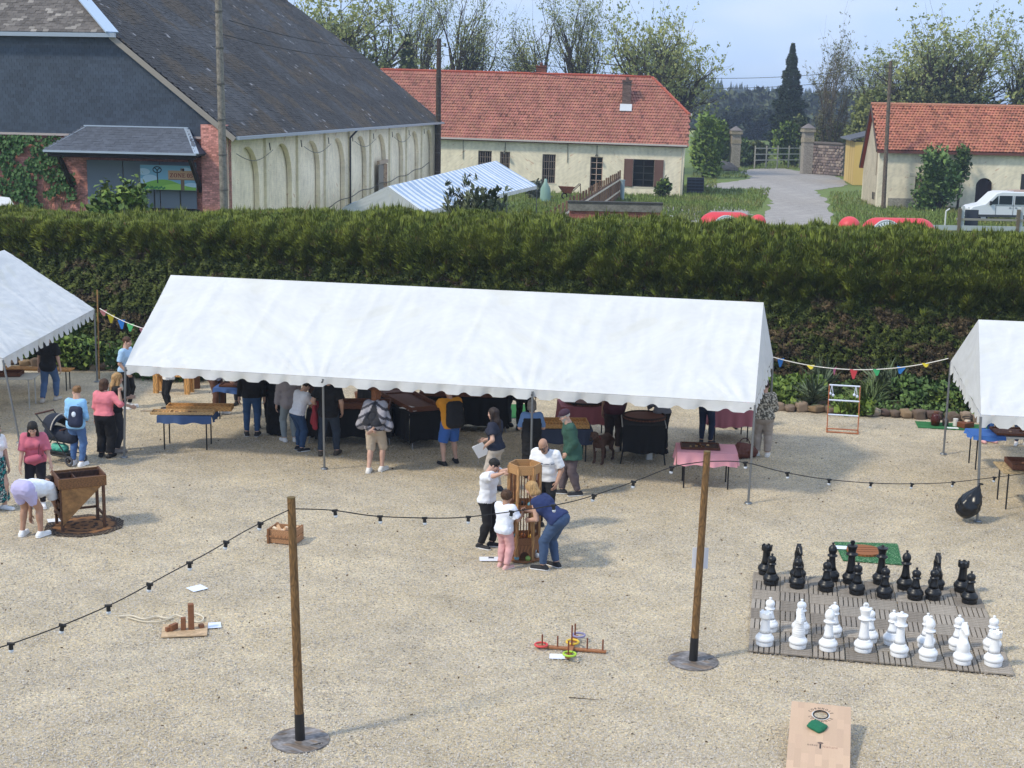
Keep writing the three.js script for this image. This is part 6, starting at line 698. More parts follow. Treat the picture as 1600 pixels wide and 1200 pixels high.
// hair, in the head's own frame
const hr = s.hair; if (hr && !bald) { const st = hr.style, L = [ell(V(0, 0.042, -0.020), [0.087, 0.092, 0.106], 0.03)], nz = (x, y, z) => (st === 'curly' ? 0.012 * n3(x * 38, y * 38, z * 38) : 0.007 * n3(x * 34, y * 7, z * 34) + 0.004 * n3(x * 70, y * 16, z * 70)), sub = [ell(V(0, -0.035, 0.095), [0.066, 0.078, 0.066], 0.02, { sub: 1 })];
if (st === 'long') { L.push(cap(V(0, 0.02, -0.06), V(0, -0.16, -0.085), 0.07, 0.055, 0.05), cap(V(0, -0.16, -0.085), V(0, -(hr.len ?? 0.34), -0.10), 0.06, 0.035, 0.05)); for (const q of [-1, 1]) L.push(cap(V(q * 0.066, 0.02, -0.01), V(q * 0.078, -0.14, 0.0 + (hr.fall ?? 0)), 0.03, 0.03, 0.03), cap(V(q * 0.078, -0.14, (hr.fall ?? 0)), V(q * 0.07, -(hr.len ?? 0.34) * 0.9, (hr.fall ?? 0) * 1.4), 0.03, 0.016, 0.03)); }
if (st === 'bob') { L.push(cap(V(0, 0.02, -0.045), V(0, -0.09, -0.06), 0.075, 0.07, 0.05)); for (const q of [-1, 1]) L.push(cap(V(q * 0.06, 0.02, -0.01), V(q * 0.066, -0.085, -0.005), 0.034, 0.034, 0.03)); }
if (st === 'bun') L.push(ell(V(0, 0.09, -0.11), [0.045, 0.042, 0.042], 0.015)); if (st === 'pony') L.push(cap(V(0, 0.05, -0.11), V(0, -0.15, -0.14), 0.03, 0.018, 0.02)); if (st === 'curly') L.push(ell(V(0, 0.05, -0.03), [0.105, 0.10, 0.115], 0.03));
const g = meshField([...L, ...sub], 0.011, { noise: nz, cuts: st === 'short' || st === 'bun' || st === 'pony' ? [[V(0, -0.05, -0.05), V(0, -0.9, 0.45).normalize()]] : undefined }); g.applyMatrix4(hm); mesh('hair', paint(g, (x, y, z) => { const k = 0.78 + 0.34 * n3(x * 60, y * 11, z * 60) + 0.16 * n3(x * 140, y * 30, z * 140); return hc.map(v => v * k); }), vcol(0.66), o); }
if (s.cap) { const g = meshField([ell(V(0, 0.052, -0.018), [0.096, 0.094, 0.116], 0.02)], 0.01, { cuts: [[V(0, 0.03, 0), V(0, -1, 0.05).normalize()]] }); g.applyMatrix4(hm); mesh('cap', g, mat(s.cap, 0.85), o); const v = meshField([ell(V(0, 0.045, 0.075), [0.075, 0.012, 0.06], 0.01)], 0.009); v.applyMatrix4(hm); if (s.peak) mesh('cap_peak', v, mat(s.cap, 0.8), o); }
if (s.glasses) { const g = new B(); for (const q of [-1, 1]) g.add(new THREE.TorusGeometry(0.021, 0.0035, 6, 16), q * 0.031, 0.008, 0.1).rod([q * 0.052, 0.01, 0.095], [q * 0.08, 0.008, -0.005], 0.003); g.rod([-0.01, 0.01, 0.103], [0.01, 0.01, 0.103], 0.003); const gg = g.geo(); gg.applyMatrix4(hm); mesh('glasses', gg, mat(s.glasses, 0.4), o); }
o.frame = { at, S, wr, elb, N, sp, fwd, H0, hm, Pv, h };
return o;
}
// something worn or carried, built in its bearer's frame and left at top level
function carried(p, name, label, cat) { const t = thing(name, label, cat, p.position, p.rotation.y); return t; }
function backpack(p, label, main, o = {}) { const t = carried(p, 'backpack', label, 'backpack'), f = p.frame, s = o.s ?? 1, c = f.at(o.up ?? 0.17, -0.125, o.side ?? 0), q = new THREE.Group(); const u0 = o.up ?? 0.17, sd = o.side ?? 0, W2 = 0.042 * s; const g = meshField([0.085, 0.03, -0.03, -0.085].map((d, i) => cap(f.at(u0 + d * s, -0.125 - 0.006 * i, sd + W2), f.at(u0 + d * s, -0.125 - 0.006 * i, sd - W2), (0.078 + 0.006 * i) * s, (0.078 + 0.006 * i) * s, 0.05)), 0.014, { noise: (x, y, z) => 0.004 * n3(x * 14, y * 14, z * 14) }); mesh('bag', g, mat(main, 0.75), t);
const st = new B(); for (const x of [0.062, -0.062]) { const pts = [f.at(0.25, -0.06, x), f.at(0.292, -0.005, x), f.at(0.25, 0.062, x * 1.1), f.at(0.16, 0.062, x * 1.25), f.at(0.06, -0.02, x * 1.5), f.at(0.06, -0.09, x * 1.1)]; st.add(new THREE.TubeGeometry(new THREE.CatmullRomCurve3(pts), 30, 0.017, 6)); } if (!o.noStraps) st.mesh('strap', mat(main, 0.8), t);
if (o.trim) { const g2 = meshField([cap(f.at(u0 - 0.085 * s, -0.168, sd + 0.035), f.at(u0 - 0.085 * s, -0.168, sd - 0.035), 0.06 * s, 0.06 * s, 0.03)], 0.014); mesh('pocket', g2, mat(o.trim, 0.7), t); }
if (o.print) { const g3 = meshField([ell(f.at(u0 + 0.03, -0.175, sd), [0.05, 0.06, 0.03], 0.01)], 0.01); mesh('print', g3, mat(o.print, 0.7), t); } return t; }
// THE VISITORS
const gp = (x, y) => ground(x, y), jeans = c => ({ type: 'trousers', color: c, loose: 0.004 }), tee = (c, x = {}) => ({ color: c, sleeve: 0.42, ...x });
const floral = (a, b, f) => (x, y, z) => { const q = n3(x * f, y * f, z * f), p = n3(x * f * 1.9 + 7, y * f * 1.9, z * f * 1.9); return q > 0.25 ? lin(b) : p > 0.45 ? lin(0xd7d9d2) : lin(a); };
const cast = {};
cast.skirt = person({ label: 'dark-haired woman in white top and teal patterned long skirt, at the far left', at: gp(-3, 797), yaw: 60, h: 1.68, fem: 1, hair: { style: 'long', color: HAIR.black, len: 0.4 }, top: { color: 0xe9e9ea, sleeve: 0.4 }, bottom: { type: 'skirt', len: 0.43, flare: 0.125, pat: floral(0x12333f, 0x2f8d8a, 16) }, shoe: { color: 0xdfe3ea }, feet: [[0.09, 0.1], [-0.09, -0.12]] });
cast.pink = person({ label: 'woman with long black hair and pink shirt looking down beside the bending man', at: gp(58, 792), yaw: 12, h: 1.70, fem: 1, lean: 8, headPitch: 32, hair: { style: 'long', color: HAIR.black, len: 0.42, fall: 0.03 }, top: tee(0xc76a7c, { loose: 0.010, sleeve: 0.5, wide: 0.018, hem: -0.06, crease: 0.006 }), bottom: jeans(0x1d1a24), shoe: { color: 0xe6e7ea, sole: 0xf1f1f1 }, hands: [[0.30, 0.80, 0.12], [-0.26, 0.76, 0.15]] });
{ const t = carried(cast.pink, 'waist_bag', 'dusty pink waist bag worn in front by the woman in the pink shirt', 'bag'), f = cast.pink.frame; mesh('pouch', meshField([cap(f.at(0.07, 0.125, 0.045), f.at(0.05, 0.125, -0.05), 0.075, 0.075, 0.05)], 0.013), mat(0xb55a6e, 0.8), t); mesh('strap', new THREE.TubeGeometry(new THREE.CatmullRomCurve3([f.at(0.28, 0.02, 0.07), f.at(0.2, 0.1, 0.06), f.at(0.08, 0.13, 0.05)]), 16, 0.012, 6), mat(0x6d2f40, 0.8), t); }
cast.bend = person({ label: 'man in white tee and lavender shorts bending down to the wooden cabinet', at: gp(50, 838), yaw: 163, h: 1.76, lean: 98, py: 0.50, pz: -0.11, headPitch: 30, hair: { style: 'short', color: HAIR.dark }, top: tee(0xdfe6f0, { loose: 0.016, hem: 0.01 }), bottom: { type: 'shorts', len: 0.46, color: 0xb9b4dc, loose: 0.022, rise: 0.06 }, shoe: { color: 0xe9ecee, sole: 0xf4f4f4 }, feet: [[0.16, -0.02], [-0.16, 0.05]], handsW: [null, gp(96, 820).add(V(-0.02, 0.16, 0.05))], grip: ['relax', 'grip'], skin: SKIN.tan, build: 1.06 });
{ const f = cast.bend.frame, g = meshField([cap(f.at(0.055, -0.014, 0.05), f.at(0.055, -0.014, -0.05), 0.112, 0.112, 0.03)], 0.014, { cuts: [[f.at(0.066), f.sp], [f.at(0.036), f.sp.clone().negate()]] }); mesh('waistband', g, mat(0x2f7f8a, 0.85), cast.bend); }
cast.blue = person({ label: 'woman in light blue sweater and blue jeans by the pushchair', at: gp(122, 727), yaw: 168, h: 1.68, fem: 1, headYaw: 62, hair: { style: 'bun', color: HAIR.light }, top: { color: 0x8fc3ee, sleeve: 0.9, loose: 0.01, hem: -0.05 }, bottom: jeans(0x4a6a9a), shoe: { color: 0xe9eaec, sole: 0xffffff }, hands: [[0.13, 0.92, 0.22], [-0.14, 0.95, 0.2]] });
backpack(cast.blue, 'navy backpack slung on the right shoulder of the woman in light blue', 0x16213f, { side: -0.07, s: 0.95, up: 0.12, print: 0xd7e2ee });
cast.coral = person({ label: 'woman with short brown hair, coral top, hand on the tent pole', at: gp(166, 714), yaw: 172, h: 1.69, fem: 1, build: 1.1, headYaw: -25, hair: { style: 'bob', color: HAIR.brown }, top: { color: 0xe0808a, sleeve: 0.55, hem: 0.02 }, bottom: { type: 'trousers', color: 0x121115, wide: 0.035, len: 0.98 }, shoe: { color: 0x1a1717 }, handsW: [null, gp(193, 715).add(V(-0.03, 1.42, 0.03))], poles: [null, [-0.4, -1, -0.2]], grip: ['relax', 'grip'], palms: [null, [1, 0.2, 0.2]] });
cast.blond = person({ label: 'blond long-haired woman in black top and dark grey jeans behind the woman in coral', at: gp(184, 706), yaw: 120, h: 1.74, fem: 1, hair: { style: 'long', color: HAIR.blond, len: 0.36 }, top: { color: 0x121214, sleeve: 0.12 }, bottom: { type: 'trousers', color: 0x2f3036, loose: 0.008 }, shoe: { color: 0x8d8782 }, skin: SKIN.pale, hands: [[0.08, 1.15, 0.3], [-0.15, 1.0, 0.28]] });
cast.walker = person({ label: 'person in black shirt and blue jeans walking away under the left tent', at: gp(78, 627), yaw: 176, h: 1.78, hair: { style: 'short', color: HAIR.black }, top: { color: 0x0f0f12, sleeve: 0.4, loose: 0.02, wide: 0.03, hem: -0.09 }, bottom: { type: 'trousers', color: 0x4c678f, loose: 0.012 }, shoe: { color: 0xb9b3ab }, feet: [[0.11, -0.17], [-0.12, 0.14]], cell: 0.02 });
cast.corner = person({ label: 'man in light blue shirt behind the left corner of the long tent', at: gp(199, 637), yaw: 78, h: 1.78, hair: { style: 'short', color: HAIR.brown }, top: { color: 0xa9cdf0, sleeve: 0.45, loose: 0.012 }, bottom: jeans(0x141417), shoe: { color: 0xe3e3e3, sole: 0xffffff }, hands: [[0.18, 0.95, 0.22], [-0.2, 0.92, 0.12]], cell: 0.02 });
cast.child = person({ label: 'child in white shirt and black trousers behind the pale wooden game table', at: gp(263, 641), yaw: -52, h: 1.5, hair: { style: 'short', color: HAIR.brown }, top: tee(0xe8e8e8), bottom: jeans(0x131419), shoe: { color: 0x33302f }, hands: [[0.10, 0.98, 0.24], [-0.16, 0.93, 0.2]], cell: 0.02 });
cast.brown = person({ label: 'person in white shirt and brown trousers leaning over the blue-covered table', at: gp(343, 648), yaw: 62, h: 1.7, lean: 24, hair: { style: 'short', color: HAIR.dark }, top: tee(0xcdd2da), bottom: { type: 'trousers', color: 0x5c3f33, loose: 0.01 }, shoe: { color: 0xdedede }, hands: [[0.1, 0.92, 0.5], [-0.12, 0.9, 0.46]], cell: 0.02 });
cast.black = person({ label: 'man in black sweater and blue jeans, back turned, left under the long tent', at: gp(394, 681), yaw: 186, h: 1.82, hair: { style: 'short', color: HAIR.dark }, top: { color: 0x101013, sleeve: 0.95, loose: 0.014, hem: -0.03 }, bottom: { ...jeans(0x33557e), belt: 0x8f8c88 }, shoe: { color: 0x2a2a2c, sole: 0xcfcfcf }, cell: 0.019, build: 1.06 });
cast.dress = person({ label: 'person in a long plain black dress under the long tent', at: gp(432, 679), yaw: 170, h: 1.72, fem: 1, hair: { style: 'bob', color: HAIR.auburn }, top: { color: 0x0b0b0e, sleeve: 0.95 }, bottom: { type: 'skirt', color: 0x0a0a0d, len: 0.50, flare: 0.12 }, shoe: { color: 0x0d0d0f }, hands: [[0.12, 1.25, 0.16], [-0.1, 1.22, 0.18]], cell: 0.02 });
cast.hoodie = person({ label: 'person in grey hoodie and pale trousers behind the boy in navy trousers', at: gp(452, 690), yaw: 205, h: 1.72, hair: { style: 'short', color: HAIR.dark }, top: { color: 0x9a9498, sleeve: 0.95, loose: 0.022, hem: -0.1, crease: 0.008 }, bottom: { type: 'trousers', color: 0x8f9aa0, loose: 0.01 }, shoe: { color: 0xe4e4e6 }, cell: 0.019 });
cast.boy = person({ label: 'boy in white tee and navy trousers leaning towards the black-draped table', at: gp(470, 704), yaw: 132, h: 1.58, lean: 16, headPitch: 22, hair: { style: 'short', color: HAIR.dark }, top: tee(0xdde2ee, { loose: 0.014 }), bottom: { type: 'trousers', color: 0x284467, loose: 0.014 }, shoe: { color: 0x24262c, sole: 0xe9e9e9 }, hands: [[0.14, 0.88, 0.42], [-0.1, 0.86, 0.4]] });
cast.jacket = person({ label: 'man in black tee with a red jacket over his arm', at: gp(515, 711), yaw: 176, h: 1.84, hair: { style: 'short', color: HAIR.brown }, top: tee(0x111216, { loose: 0.016, hem: -0.06 }), bottom: { type: 'trousers', color: 0x2c3746, loose: 0.012 }, shoe: { color: 0x4a4238 }, feet: [[0.18, -0.06], [-0.15, 0.05]], hands: [[0.30, 1.04, 0.10], [-0.26, 0.95, 0.08]], build: 1.08 });
{ const t = carried(cast.jacket, 'red_jacket', 'dark red jacket hanging over the arm of the man in black by the tent pole', 'jacket'); mesh('cloth', meshField([cap(V(0.29, 1.12, 0.06), V(0.34, 0.72, 0.02), 0.055, 0.08, 0.05), cap(V(0.32, 1.06, -0.04), V(0.29, 0.62, -0.07), 0.04, 0.06, 0.05), cap(V(0.25, 1.07, 0.08), V(0.26, 0.8, 0.07), 0.05, 0.04, 0.04)], 0.014, { noise: (x, y, z) => 0.012 * n3(x * 12, y * 5, z * 12) }), mat(0x8c2630, 0.85), t); }
const ponchoPat = (x, y, z) => { const b = Math.abs(x) * 0.9 - (1.46 - y) * 0.42 + 0.02 * n3(x * 3, y * 3, z * 3); if (z < 0 && b < 0.02 && y > 1.02) return lin(0x26272d); const d = y + Math.abs(x) * 0.55, s = ((d * 6.2) % 1 + 1) % 1; return s < 0.34 ? lin(0x3a3a42) : lin(0x9c9aa1); };
cast.poncho = person({ label: 'woman in grey striped poncho, hands behind her back', at: gp(588, 737), yaw: 163, h: 1.78, fem: 1, headYaw: -14, hair: { style: 'bob', color: HAIR.auburn }, top: { sleeve: 0.92, wide: 0.03, loose: 0.02, hem: -0.02, pat: (x, y, z) => ponchoPat(x, y, z) }, bottom: { type: 'shorts', len: 0.52, color: 0xb9aa97, loose: 0.016 }, shoe: { color: 0xe6e3dd, sole: 0xf2f2ee }, feet: [[0.12, -0.10], [-0.08, 0.12]], hands: [[0.04, 0.98, -0.22], [-0.02, 0.96, -0.24]], poles: [[1, -0.2, -0.2], [-1, -0.2, -0.2]], palms: [[1, 0, -0.5], [-1, 0, -0.5]] });
{ const f = cast.poncho.frame; mesh('poncho', paint(meshField([cap(f.at(0.29), f.at(0.02, -0.01), 0.09, 0.17, 0.08, { flat: true }), cap(f.at(0.26, 0, 0.10), f.at(0.03, -0.02, 0.17), 0.07, 0.11, 0.08), cap(f.at(0.26, 0, -0.10), f.at(0.03, -0.02, -0.17), 0.07, 0.11, 0.08), cap(f.at(0.1, -0.06), f.at(-0.02, -0.07), 0.13, 0.15, 0.06, { flat: true })], 0.017, { noise: (x, y, z) => 0.009 * n3(x * 9, y * 4, z * 9) }), ponchoPat), vcol(0.92), cast.poncho); }
cast.yellow = person({ label: 'boy in orange-yellow tee and blue shorts with his hand on the dark game table', at: gp(702, 725), yaw: -150, h: 1.68, hair: { style: 'short', color: HAIR.dark }, top: tee(0xe39a2c, { loose: 0.02, wide: 0.022, hem: -0.05 }), bottom: { type: 'shorts', len: 0.47, color: 0x3a66b0, loose: 0.024, wide: 0.02 }, shoe: { color: 0x17171a, high: 0.06 }, feet: [[0.17, -0.05], [-0.17, 0.04]], handsW: [gp(674, 693).add(V(0, 0.88, 0)), null], skin: SKIN.fair, palms: [[0, 1, 0.2], null], grip: ['flat', 'relax'] });
backpack(cast.yellow, 'black backpack with a white pocket on the boy in the yellow tee', 0x17171b, { s: 1.25, up: 0.14, trim: 0xb9bcc4 });
cast.longhair = person({ label: 'woman with long dark hair and navy tee holding white sheets beside her', at: gp(772, 768), yaw: -118, h: 1.70, fem: 1, hair: { style: 'long', color: HAIR.dark, len: 0.36 }, top: tee(0x23283a, { sleeve: 0.36 }), bottom: jeans(0xb9b0a6), shoe: { color: 0x2d3340 }, hands: [[0.24, 0.95, 0.10], [-0.1, 1.0, 0.25]], grip: ['grip', 'relax'] });
{ const t = carried(cast.longhair, 'papers', 'white sheets held low by the long-haired woman in navy', 'papers'); const w = cast.longhair.frame.wr[0]; for (let i = 0; i < 3; i++) new B().box(0.31, 0.006, 0.22, w.x + 0.02, w.y - 0.07 - i * 0.010, w.z + 0.06 + 0.01 * i, 0.5, 0.3 + 0.06 * i, 0.9).mesh('sheet', mat(0xe9ebf0, 0.8), t); }
cast.table1 = person({ label: 'person in brown top at the right end of the long dark table', at: gp(791, 668), yaw: -105, h: 1.72, lean: 22, hair: { style: 'short', color: HAIR.dark }, top: { color: 0x4c3d3a, sleeve: 0.5 }, bottom: { type: 'trousers', color: 0x2e3038, loose: 0.01 }, shoe: { color: 0x222225 }, hands: [[0.14, 0.92, 0.42], [-0.16, 0.93, 0.42]], cell: 0.02 });
cast.coat = person({ label: 'person in a black coat and black trousers behind the middle tent pole', at: gp(817, 672), yaw: 165, h: 1.76, hair: { style: 'short', color: HAIR.black }, top: { color: 0x0f0f12, sleeve: 0.95, loose: 0.02, coat: 0.40 }, bottom: jeans(0x101013), shoe: { color: 0x161616 }, cell: 0.02 });
cast.denim = person({ label: 'grey-haired person in denim shirt and black pinafore seen from behind', at: gp(829, 746), yaw: 184, h: 1.64, fem: 1, build: 1.12, hair: { style: 'bob', color: HAIR.grey }, top: { color: 0x6f8fbd, sleeve: 0.5, hem: 0.12 }, bottom: { type: 'skirt', color: 0x141417, len: 0.42, flare: 0.10 }, shoe: { color: 0x1a1a1c }, hands: [[0.16, 1.02, 0.25], [-0.16, 1.02, 0.25]] });
{ const f = cast.denim.frame; mesh('pinafore_bib', meshField([cap(f.at(0.06, 0, 0.045), f.at(0.06, 0, -0.045), 0.135, 0.135, 0.05), cap(f.at(0.16, -0.012, 0.04), f.at(0.16, -0.012, -0.04), 0.138, 0.138, 0.05), cap(f.at(0.22, -0.02, 0.05), f.at(0.22, -0.02, 0.03), 0.11, 0.11, 0.03), cap(f.at(0.22, -0.02, -0.05), f.at(0.22, -0.02, -0.03), 0.11, 0.11, 0.03)], 0.018, { cuts: [[f.at(0.245), f.sp]] }), mat(0x141417, 0.85), cast.denim); }
cast.oldman = person({ label: 'bearded old man in green jacket and purple cap walking left', at: gp(891, 773), yaw: -82, h: 1.74, lean: 10, headPitch: 18, hair: { style: 'short', color: HAIR.white }, cap: 0x3d2636, peak: 1, stubble: 0xbcb6ad, top: { color: 0x2f5347, sleeve: 0.97, loose: 0.024, coat: 0.42, name: 'jacket' }, bottom: { type: 'trousers', color: 0x5b5054, loose: 0.018 }, shoe: { color: 0x26262a, sole: 0xd8d8d8 }, feet: [[0.08, -0.12], [-0.09, 0.17]], hands: [[0.16, 0.88, 0.12], [-0.2, 0.86, 0.02]], skin: SKIN.fair });
cast.towerboy = person({ label: 'boy in white tee reaching onto the top of the ball tower', at: gp(766, 856), yaw: 68, h: 1.62, headPitch: 26, headYaw: 10, hair: { style: 'short', color: HAIR.black }, top: tee(0xe6eaf2, { loose: 0.016 }), bottom: { type: 'trousers', color: 0x18181c, loose: 0.014 }, shoe: { color: 0x1d1d20, sole: 0xe3e3e3 }, feet: [[0.08, 0.02], [-0.1, -0.12]], handsW: [gp(812, 876).add(V(-0.02, 1.60, -0.12)), gp(804, 876).add(V(-0.04, 1.58, 0.06))], poles: [[0.6, -1, 0], [-0.6, -1, 0]], palms: [[0, 1, 0], [0, 1, 0]], grip: ['grip', 'grip'] });
cast.towerkid = person({ label: 'curly-haired child in white tee and pink trousers', at: gp(788, 887), yaw: 142, h: 1.30, head: 1.18, fem: 0, hair: { style: 'curly', color: HAIR.brown }, top: tee(0xe3e8f4, { loose: 0.018, hem: -0.06 }), bottom: { type: 'trousers', color: 0xd8a5a5, loose: 0.014 }, shoe: { color: 0xd7a9a2, sole: 0xe7d7d0 }, handsW: [gp(806, 877).add(V(-0.05, 0.82, 0.1)), gp(814, 880).add(V(0, 0.86, 0.15))], skin: SKIN.tan, grip: ['relax', 'relax'] });
cast.bald = person({ label: 'bald man in white polo with a dark chest stripe behind the ball tower', at: gp(851, 826), yaw: -22, h: 1.78, lean: 12, headPitch: 34, hair: { style: 'bald', color: HAIR.dark }, stubble: 0x3a2c24, glasses: 0x222222, top: tee(0xe9ebef, { loose: 0.012, sleeve: 0.46, collar: 0x2b3350, stripe: 0x24345c }), bottom: jeans(0x16171b), shoe: { color: 0x222225 }, skin: SKIN.tan, hands: [[0.27, 0.93, 0.16], [-0.18, 1.02, 0.32]], build: 1.1 });
cast.navy = person({ label: 'blond woman in sleeveless navy top and jeans bending over the ball tower', at: gp(857, 888), yaw: -118, h: 1.70, fem: 1, build: 1.1, lean: 52, py: 0.505, pz: -0.10, headPitch: 6, hair: { style: 'bob', color: HAIR.blond }, top: { color: 0x22315e, sleeve: 0, loose: 0.012, hem: -0.01 }, bottom: jeans(0x3c5273), shoe: { color: 0x1a1b20, sole: 0xe6e6e6 }, feet: [[0.13, 0.06], [-0.12, -0.06]], handsW: [gp(826, 882).add(V(-0.02, 0.78, 0.05)), gp(822, 880).add(V(0, 0.9, -0.05))], grip: ['grip', 'grip'] });
cast.maroon = person({ label: 'man in maroon tee and dark brown trousers by the black-fronted table', at: gp(958, 704), yaw: 168, h: 1.82, hair: { style: 'short', color: HAIR.dark }, top: tee(0x4b1f29, { loose: 0.02, hem: -0.06 }), bottom: { type: 'trousers', color: 0x41332f, loose: 0.022 }, shoe: { color: 0xc6beb4 }, hands: [[0.27, 0.82, 0.04], [-0.2, 0.95, 0.2]], build: 1.12, skin: SKIN.tan, cell: 0.019 });
cast.round = person({ label: 'person in dark top leaning over the round board on the rose cloth', at: gp(925, 655), yaw: -35, h: 1.7, lean: 48, py: 0.5, hair: { style: 'short', color: HAIR.dark }, top: { color: 0x1c1c26, sleeve: 0.5 }, bottom: jeans(0x1a1a20), shoe: { color: 0x1c1c1e }, hands: [[0.22, 0.9, 0.46], [-0.2, 0.9, 0.5]], cell: 0.021 });
cast.grey = person({ label: 'person in grey jacket right of the black-fronted table', at: gp(1031, 708), yaw: -158, h: 1.74, fem: 1, hair: { style: 'long', color: HAIR.light }, top: { color: 0x6c6e78, sleeve: 0.9, loose: 0.016, hem: 0.0 }, bottom: jeans(0x121215), shoe: { color: 0x111113 }, hands: [[0.16, 0.98, 0.3], [-0.12, 0.95, 0.25]], cell: 0.019 });
cast.jeans = person({ label: 'person in grey top and dark blue jeans reaching over the rose-covered table', at: gp(1103, 694), yaw: 158, h: 1.72, lean: 14, hair: { style: 'short', color: HAIR.brown }, top: { color: 0x77757c, sleeve: 0.42, hem: 0.03 }, bottom: jeans(0x222f4a), shoe: { color: 0x1c1c22 }, hands: [[0.2, 0.85, 0.1], [-0.2, 0.95, 0.45]], cell: 0.019 });
cast.across = person({ label: 'person in black top facing the yard across the rose-covered table', at: gp(1140, 668), yaw: -8, h: 1.74, lean: 22, hair: { style: 'short', color: HAIR.dark }, top: { color: 0x18181c, sleeve: 0.42 }, bottom: jeans(0x1c1c20), shoe: { color: 0x222222 }, hands: [[0.2, 0.92, 0.35], [-0.2, 0.92, 0.35]], cell: 0.021 });
cast.camo = person({ label: 'woman in mottled shirt and beige trousers beside the long tent', at: gp(1191, 711), yaw: 172, h: 1.68, fem: 1, build: 1.12, hair: { style: 'bun', color: 0x3a2020 }, top: { sleeve: 0.95, loose: 0.02, hem: -0.02, pat: (x, y, z) => { const q = n3(x * 17, y * 17, z * 17) + 0.5 * n3(x * 40, y * 40, z * 40); return q > 0.3 ? lin(0xc9c2b2) : q > -0.1 ? lin(0x948c7c) : lin(0x4b4941); } }, bottom: { type: 'trousers', color: 0xa69a8f, loose: 0.018 }, shoe: { color: 0xd9d6d0, sole: 0xeeeeee }, feet: [[0.12, -0.02], [-0.1, -0.1]], hands: [[0.14, 1.02, 0.24], [-0.14, 1.02, 0.24]] });
cast.rt1 = person({ label: 'person in pale top and blue jeans leaning on the blue-covered table, right tent', at: gp(1541, 691), yaw: 24, h: 1.66, lean: 34, fem: 1, hair: { style: 'long', color: HAIR.brown }, top: { color: 0xcdb4bd, sleeve: 0.4 }, bottom: jeans(0x3c68a8), shoe: { color: 0xdca9a9 }, hands: [[0.16, 0.82, 0.36], [-0.24, 0.80, 0.34]], cell: 0.02 });
cast.rt2 = person({ label: 'child in dark navy bending over the brown board in the right tent', at: gp(1564, 683), yaw: 10, h: 1.5, lean: 50, py: 0.5, hair: { style: 'short', color: HAIR.black }, top: { color: 0x171a26, sleeve: 0.9 }, bottom: jeans(0x1b1e2a), shoe: { color: 0x222226 }, hands: [[0.15, 0.82, 0.42], [-0.15, 0.82, 0.42]], cell: 0.02 });
cast.rt3 = person({ label: 'person in dark jacket and white shoes, right end of brown board', at: gp(1595, 697), yaw: -14, h: 1.6, lean: 40, hair: { style: 'short', color: HAIR.black }, top: { color: 0x14151d, sleeve: 0.95 }, bottom: jeans(0x2a3b58), shoe: { color: 0xe4e4e6 }, hands: [[0.16, 0.84, 0.4], [-0.16, 0.84, 0.4]], cell: 0.02 });
cast.burg = person({ label: 'person in burgundy top and black trousers beside the man in the black sweater', at: gp(411, 669), yaw: 200, h: 1.74, hair: { style: 'short', color: HAIR.dark }, top: { color: 0x4a1c22, sleeve: 0.5 }, bottom: jeans(0x121216), shoe: { color: 0x3a3a3d, sole: 0xd9d9d9 }, hands: [[0.14, 1.1, 0.28], [-0.14, 1.12, 0.26]], cell: 0.021 });
cast.mid = person({ label: 'person in brown top half hidden between the boy and the man in black', at: gp(494, 684), yaw: 150, h: 1.72, hair: { style: 'short', color: HAIR.dark }, top: { color: 0x4d3428, sleeve: 0.9 }, bottom: jeans(0x26262c), shoe: { color: 0x222222 }, hands: [[0.14, 0.95, 0.35], [-0.14, 0.95, 0.35]], cell: 0.021 });
cast.play2 = person({ label: 'person in dark speckled top facing the small blue-covered table from its far side', at: gp(376, 633), yaw: 5, h: 1.7, lean: 26, hair: { style: 'short', color: HAIR.brown }, top: { sleeve: 0.5, pat: floral(0x3a3340, 0x8d8088, 20) }, bottom: jeans(0x2a2d36), shoe: { color: 0x2a2a2a }, hands: [[0.14, 0.88, 0.42], [-0.14, 0.88, 0.42]], cell: 0.021 });
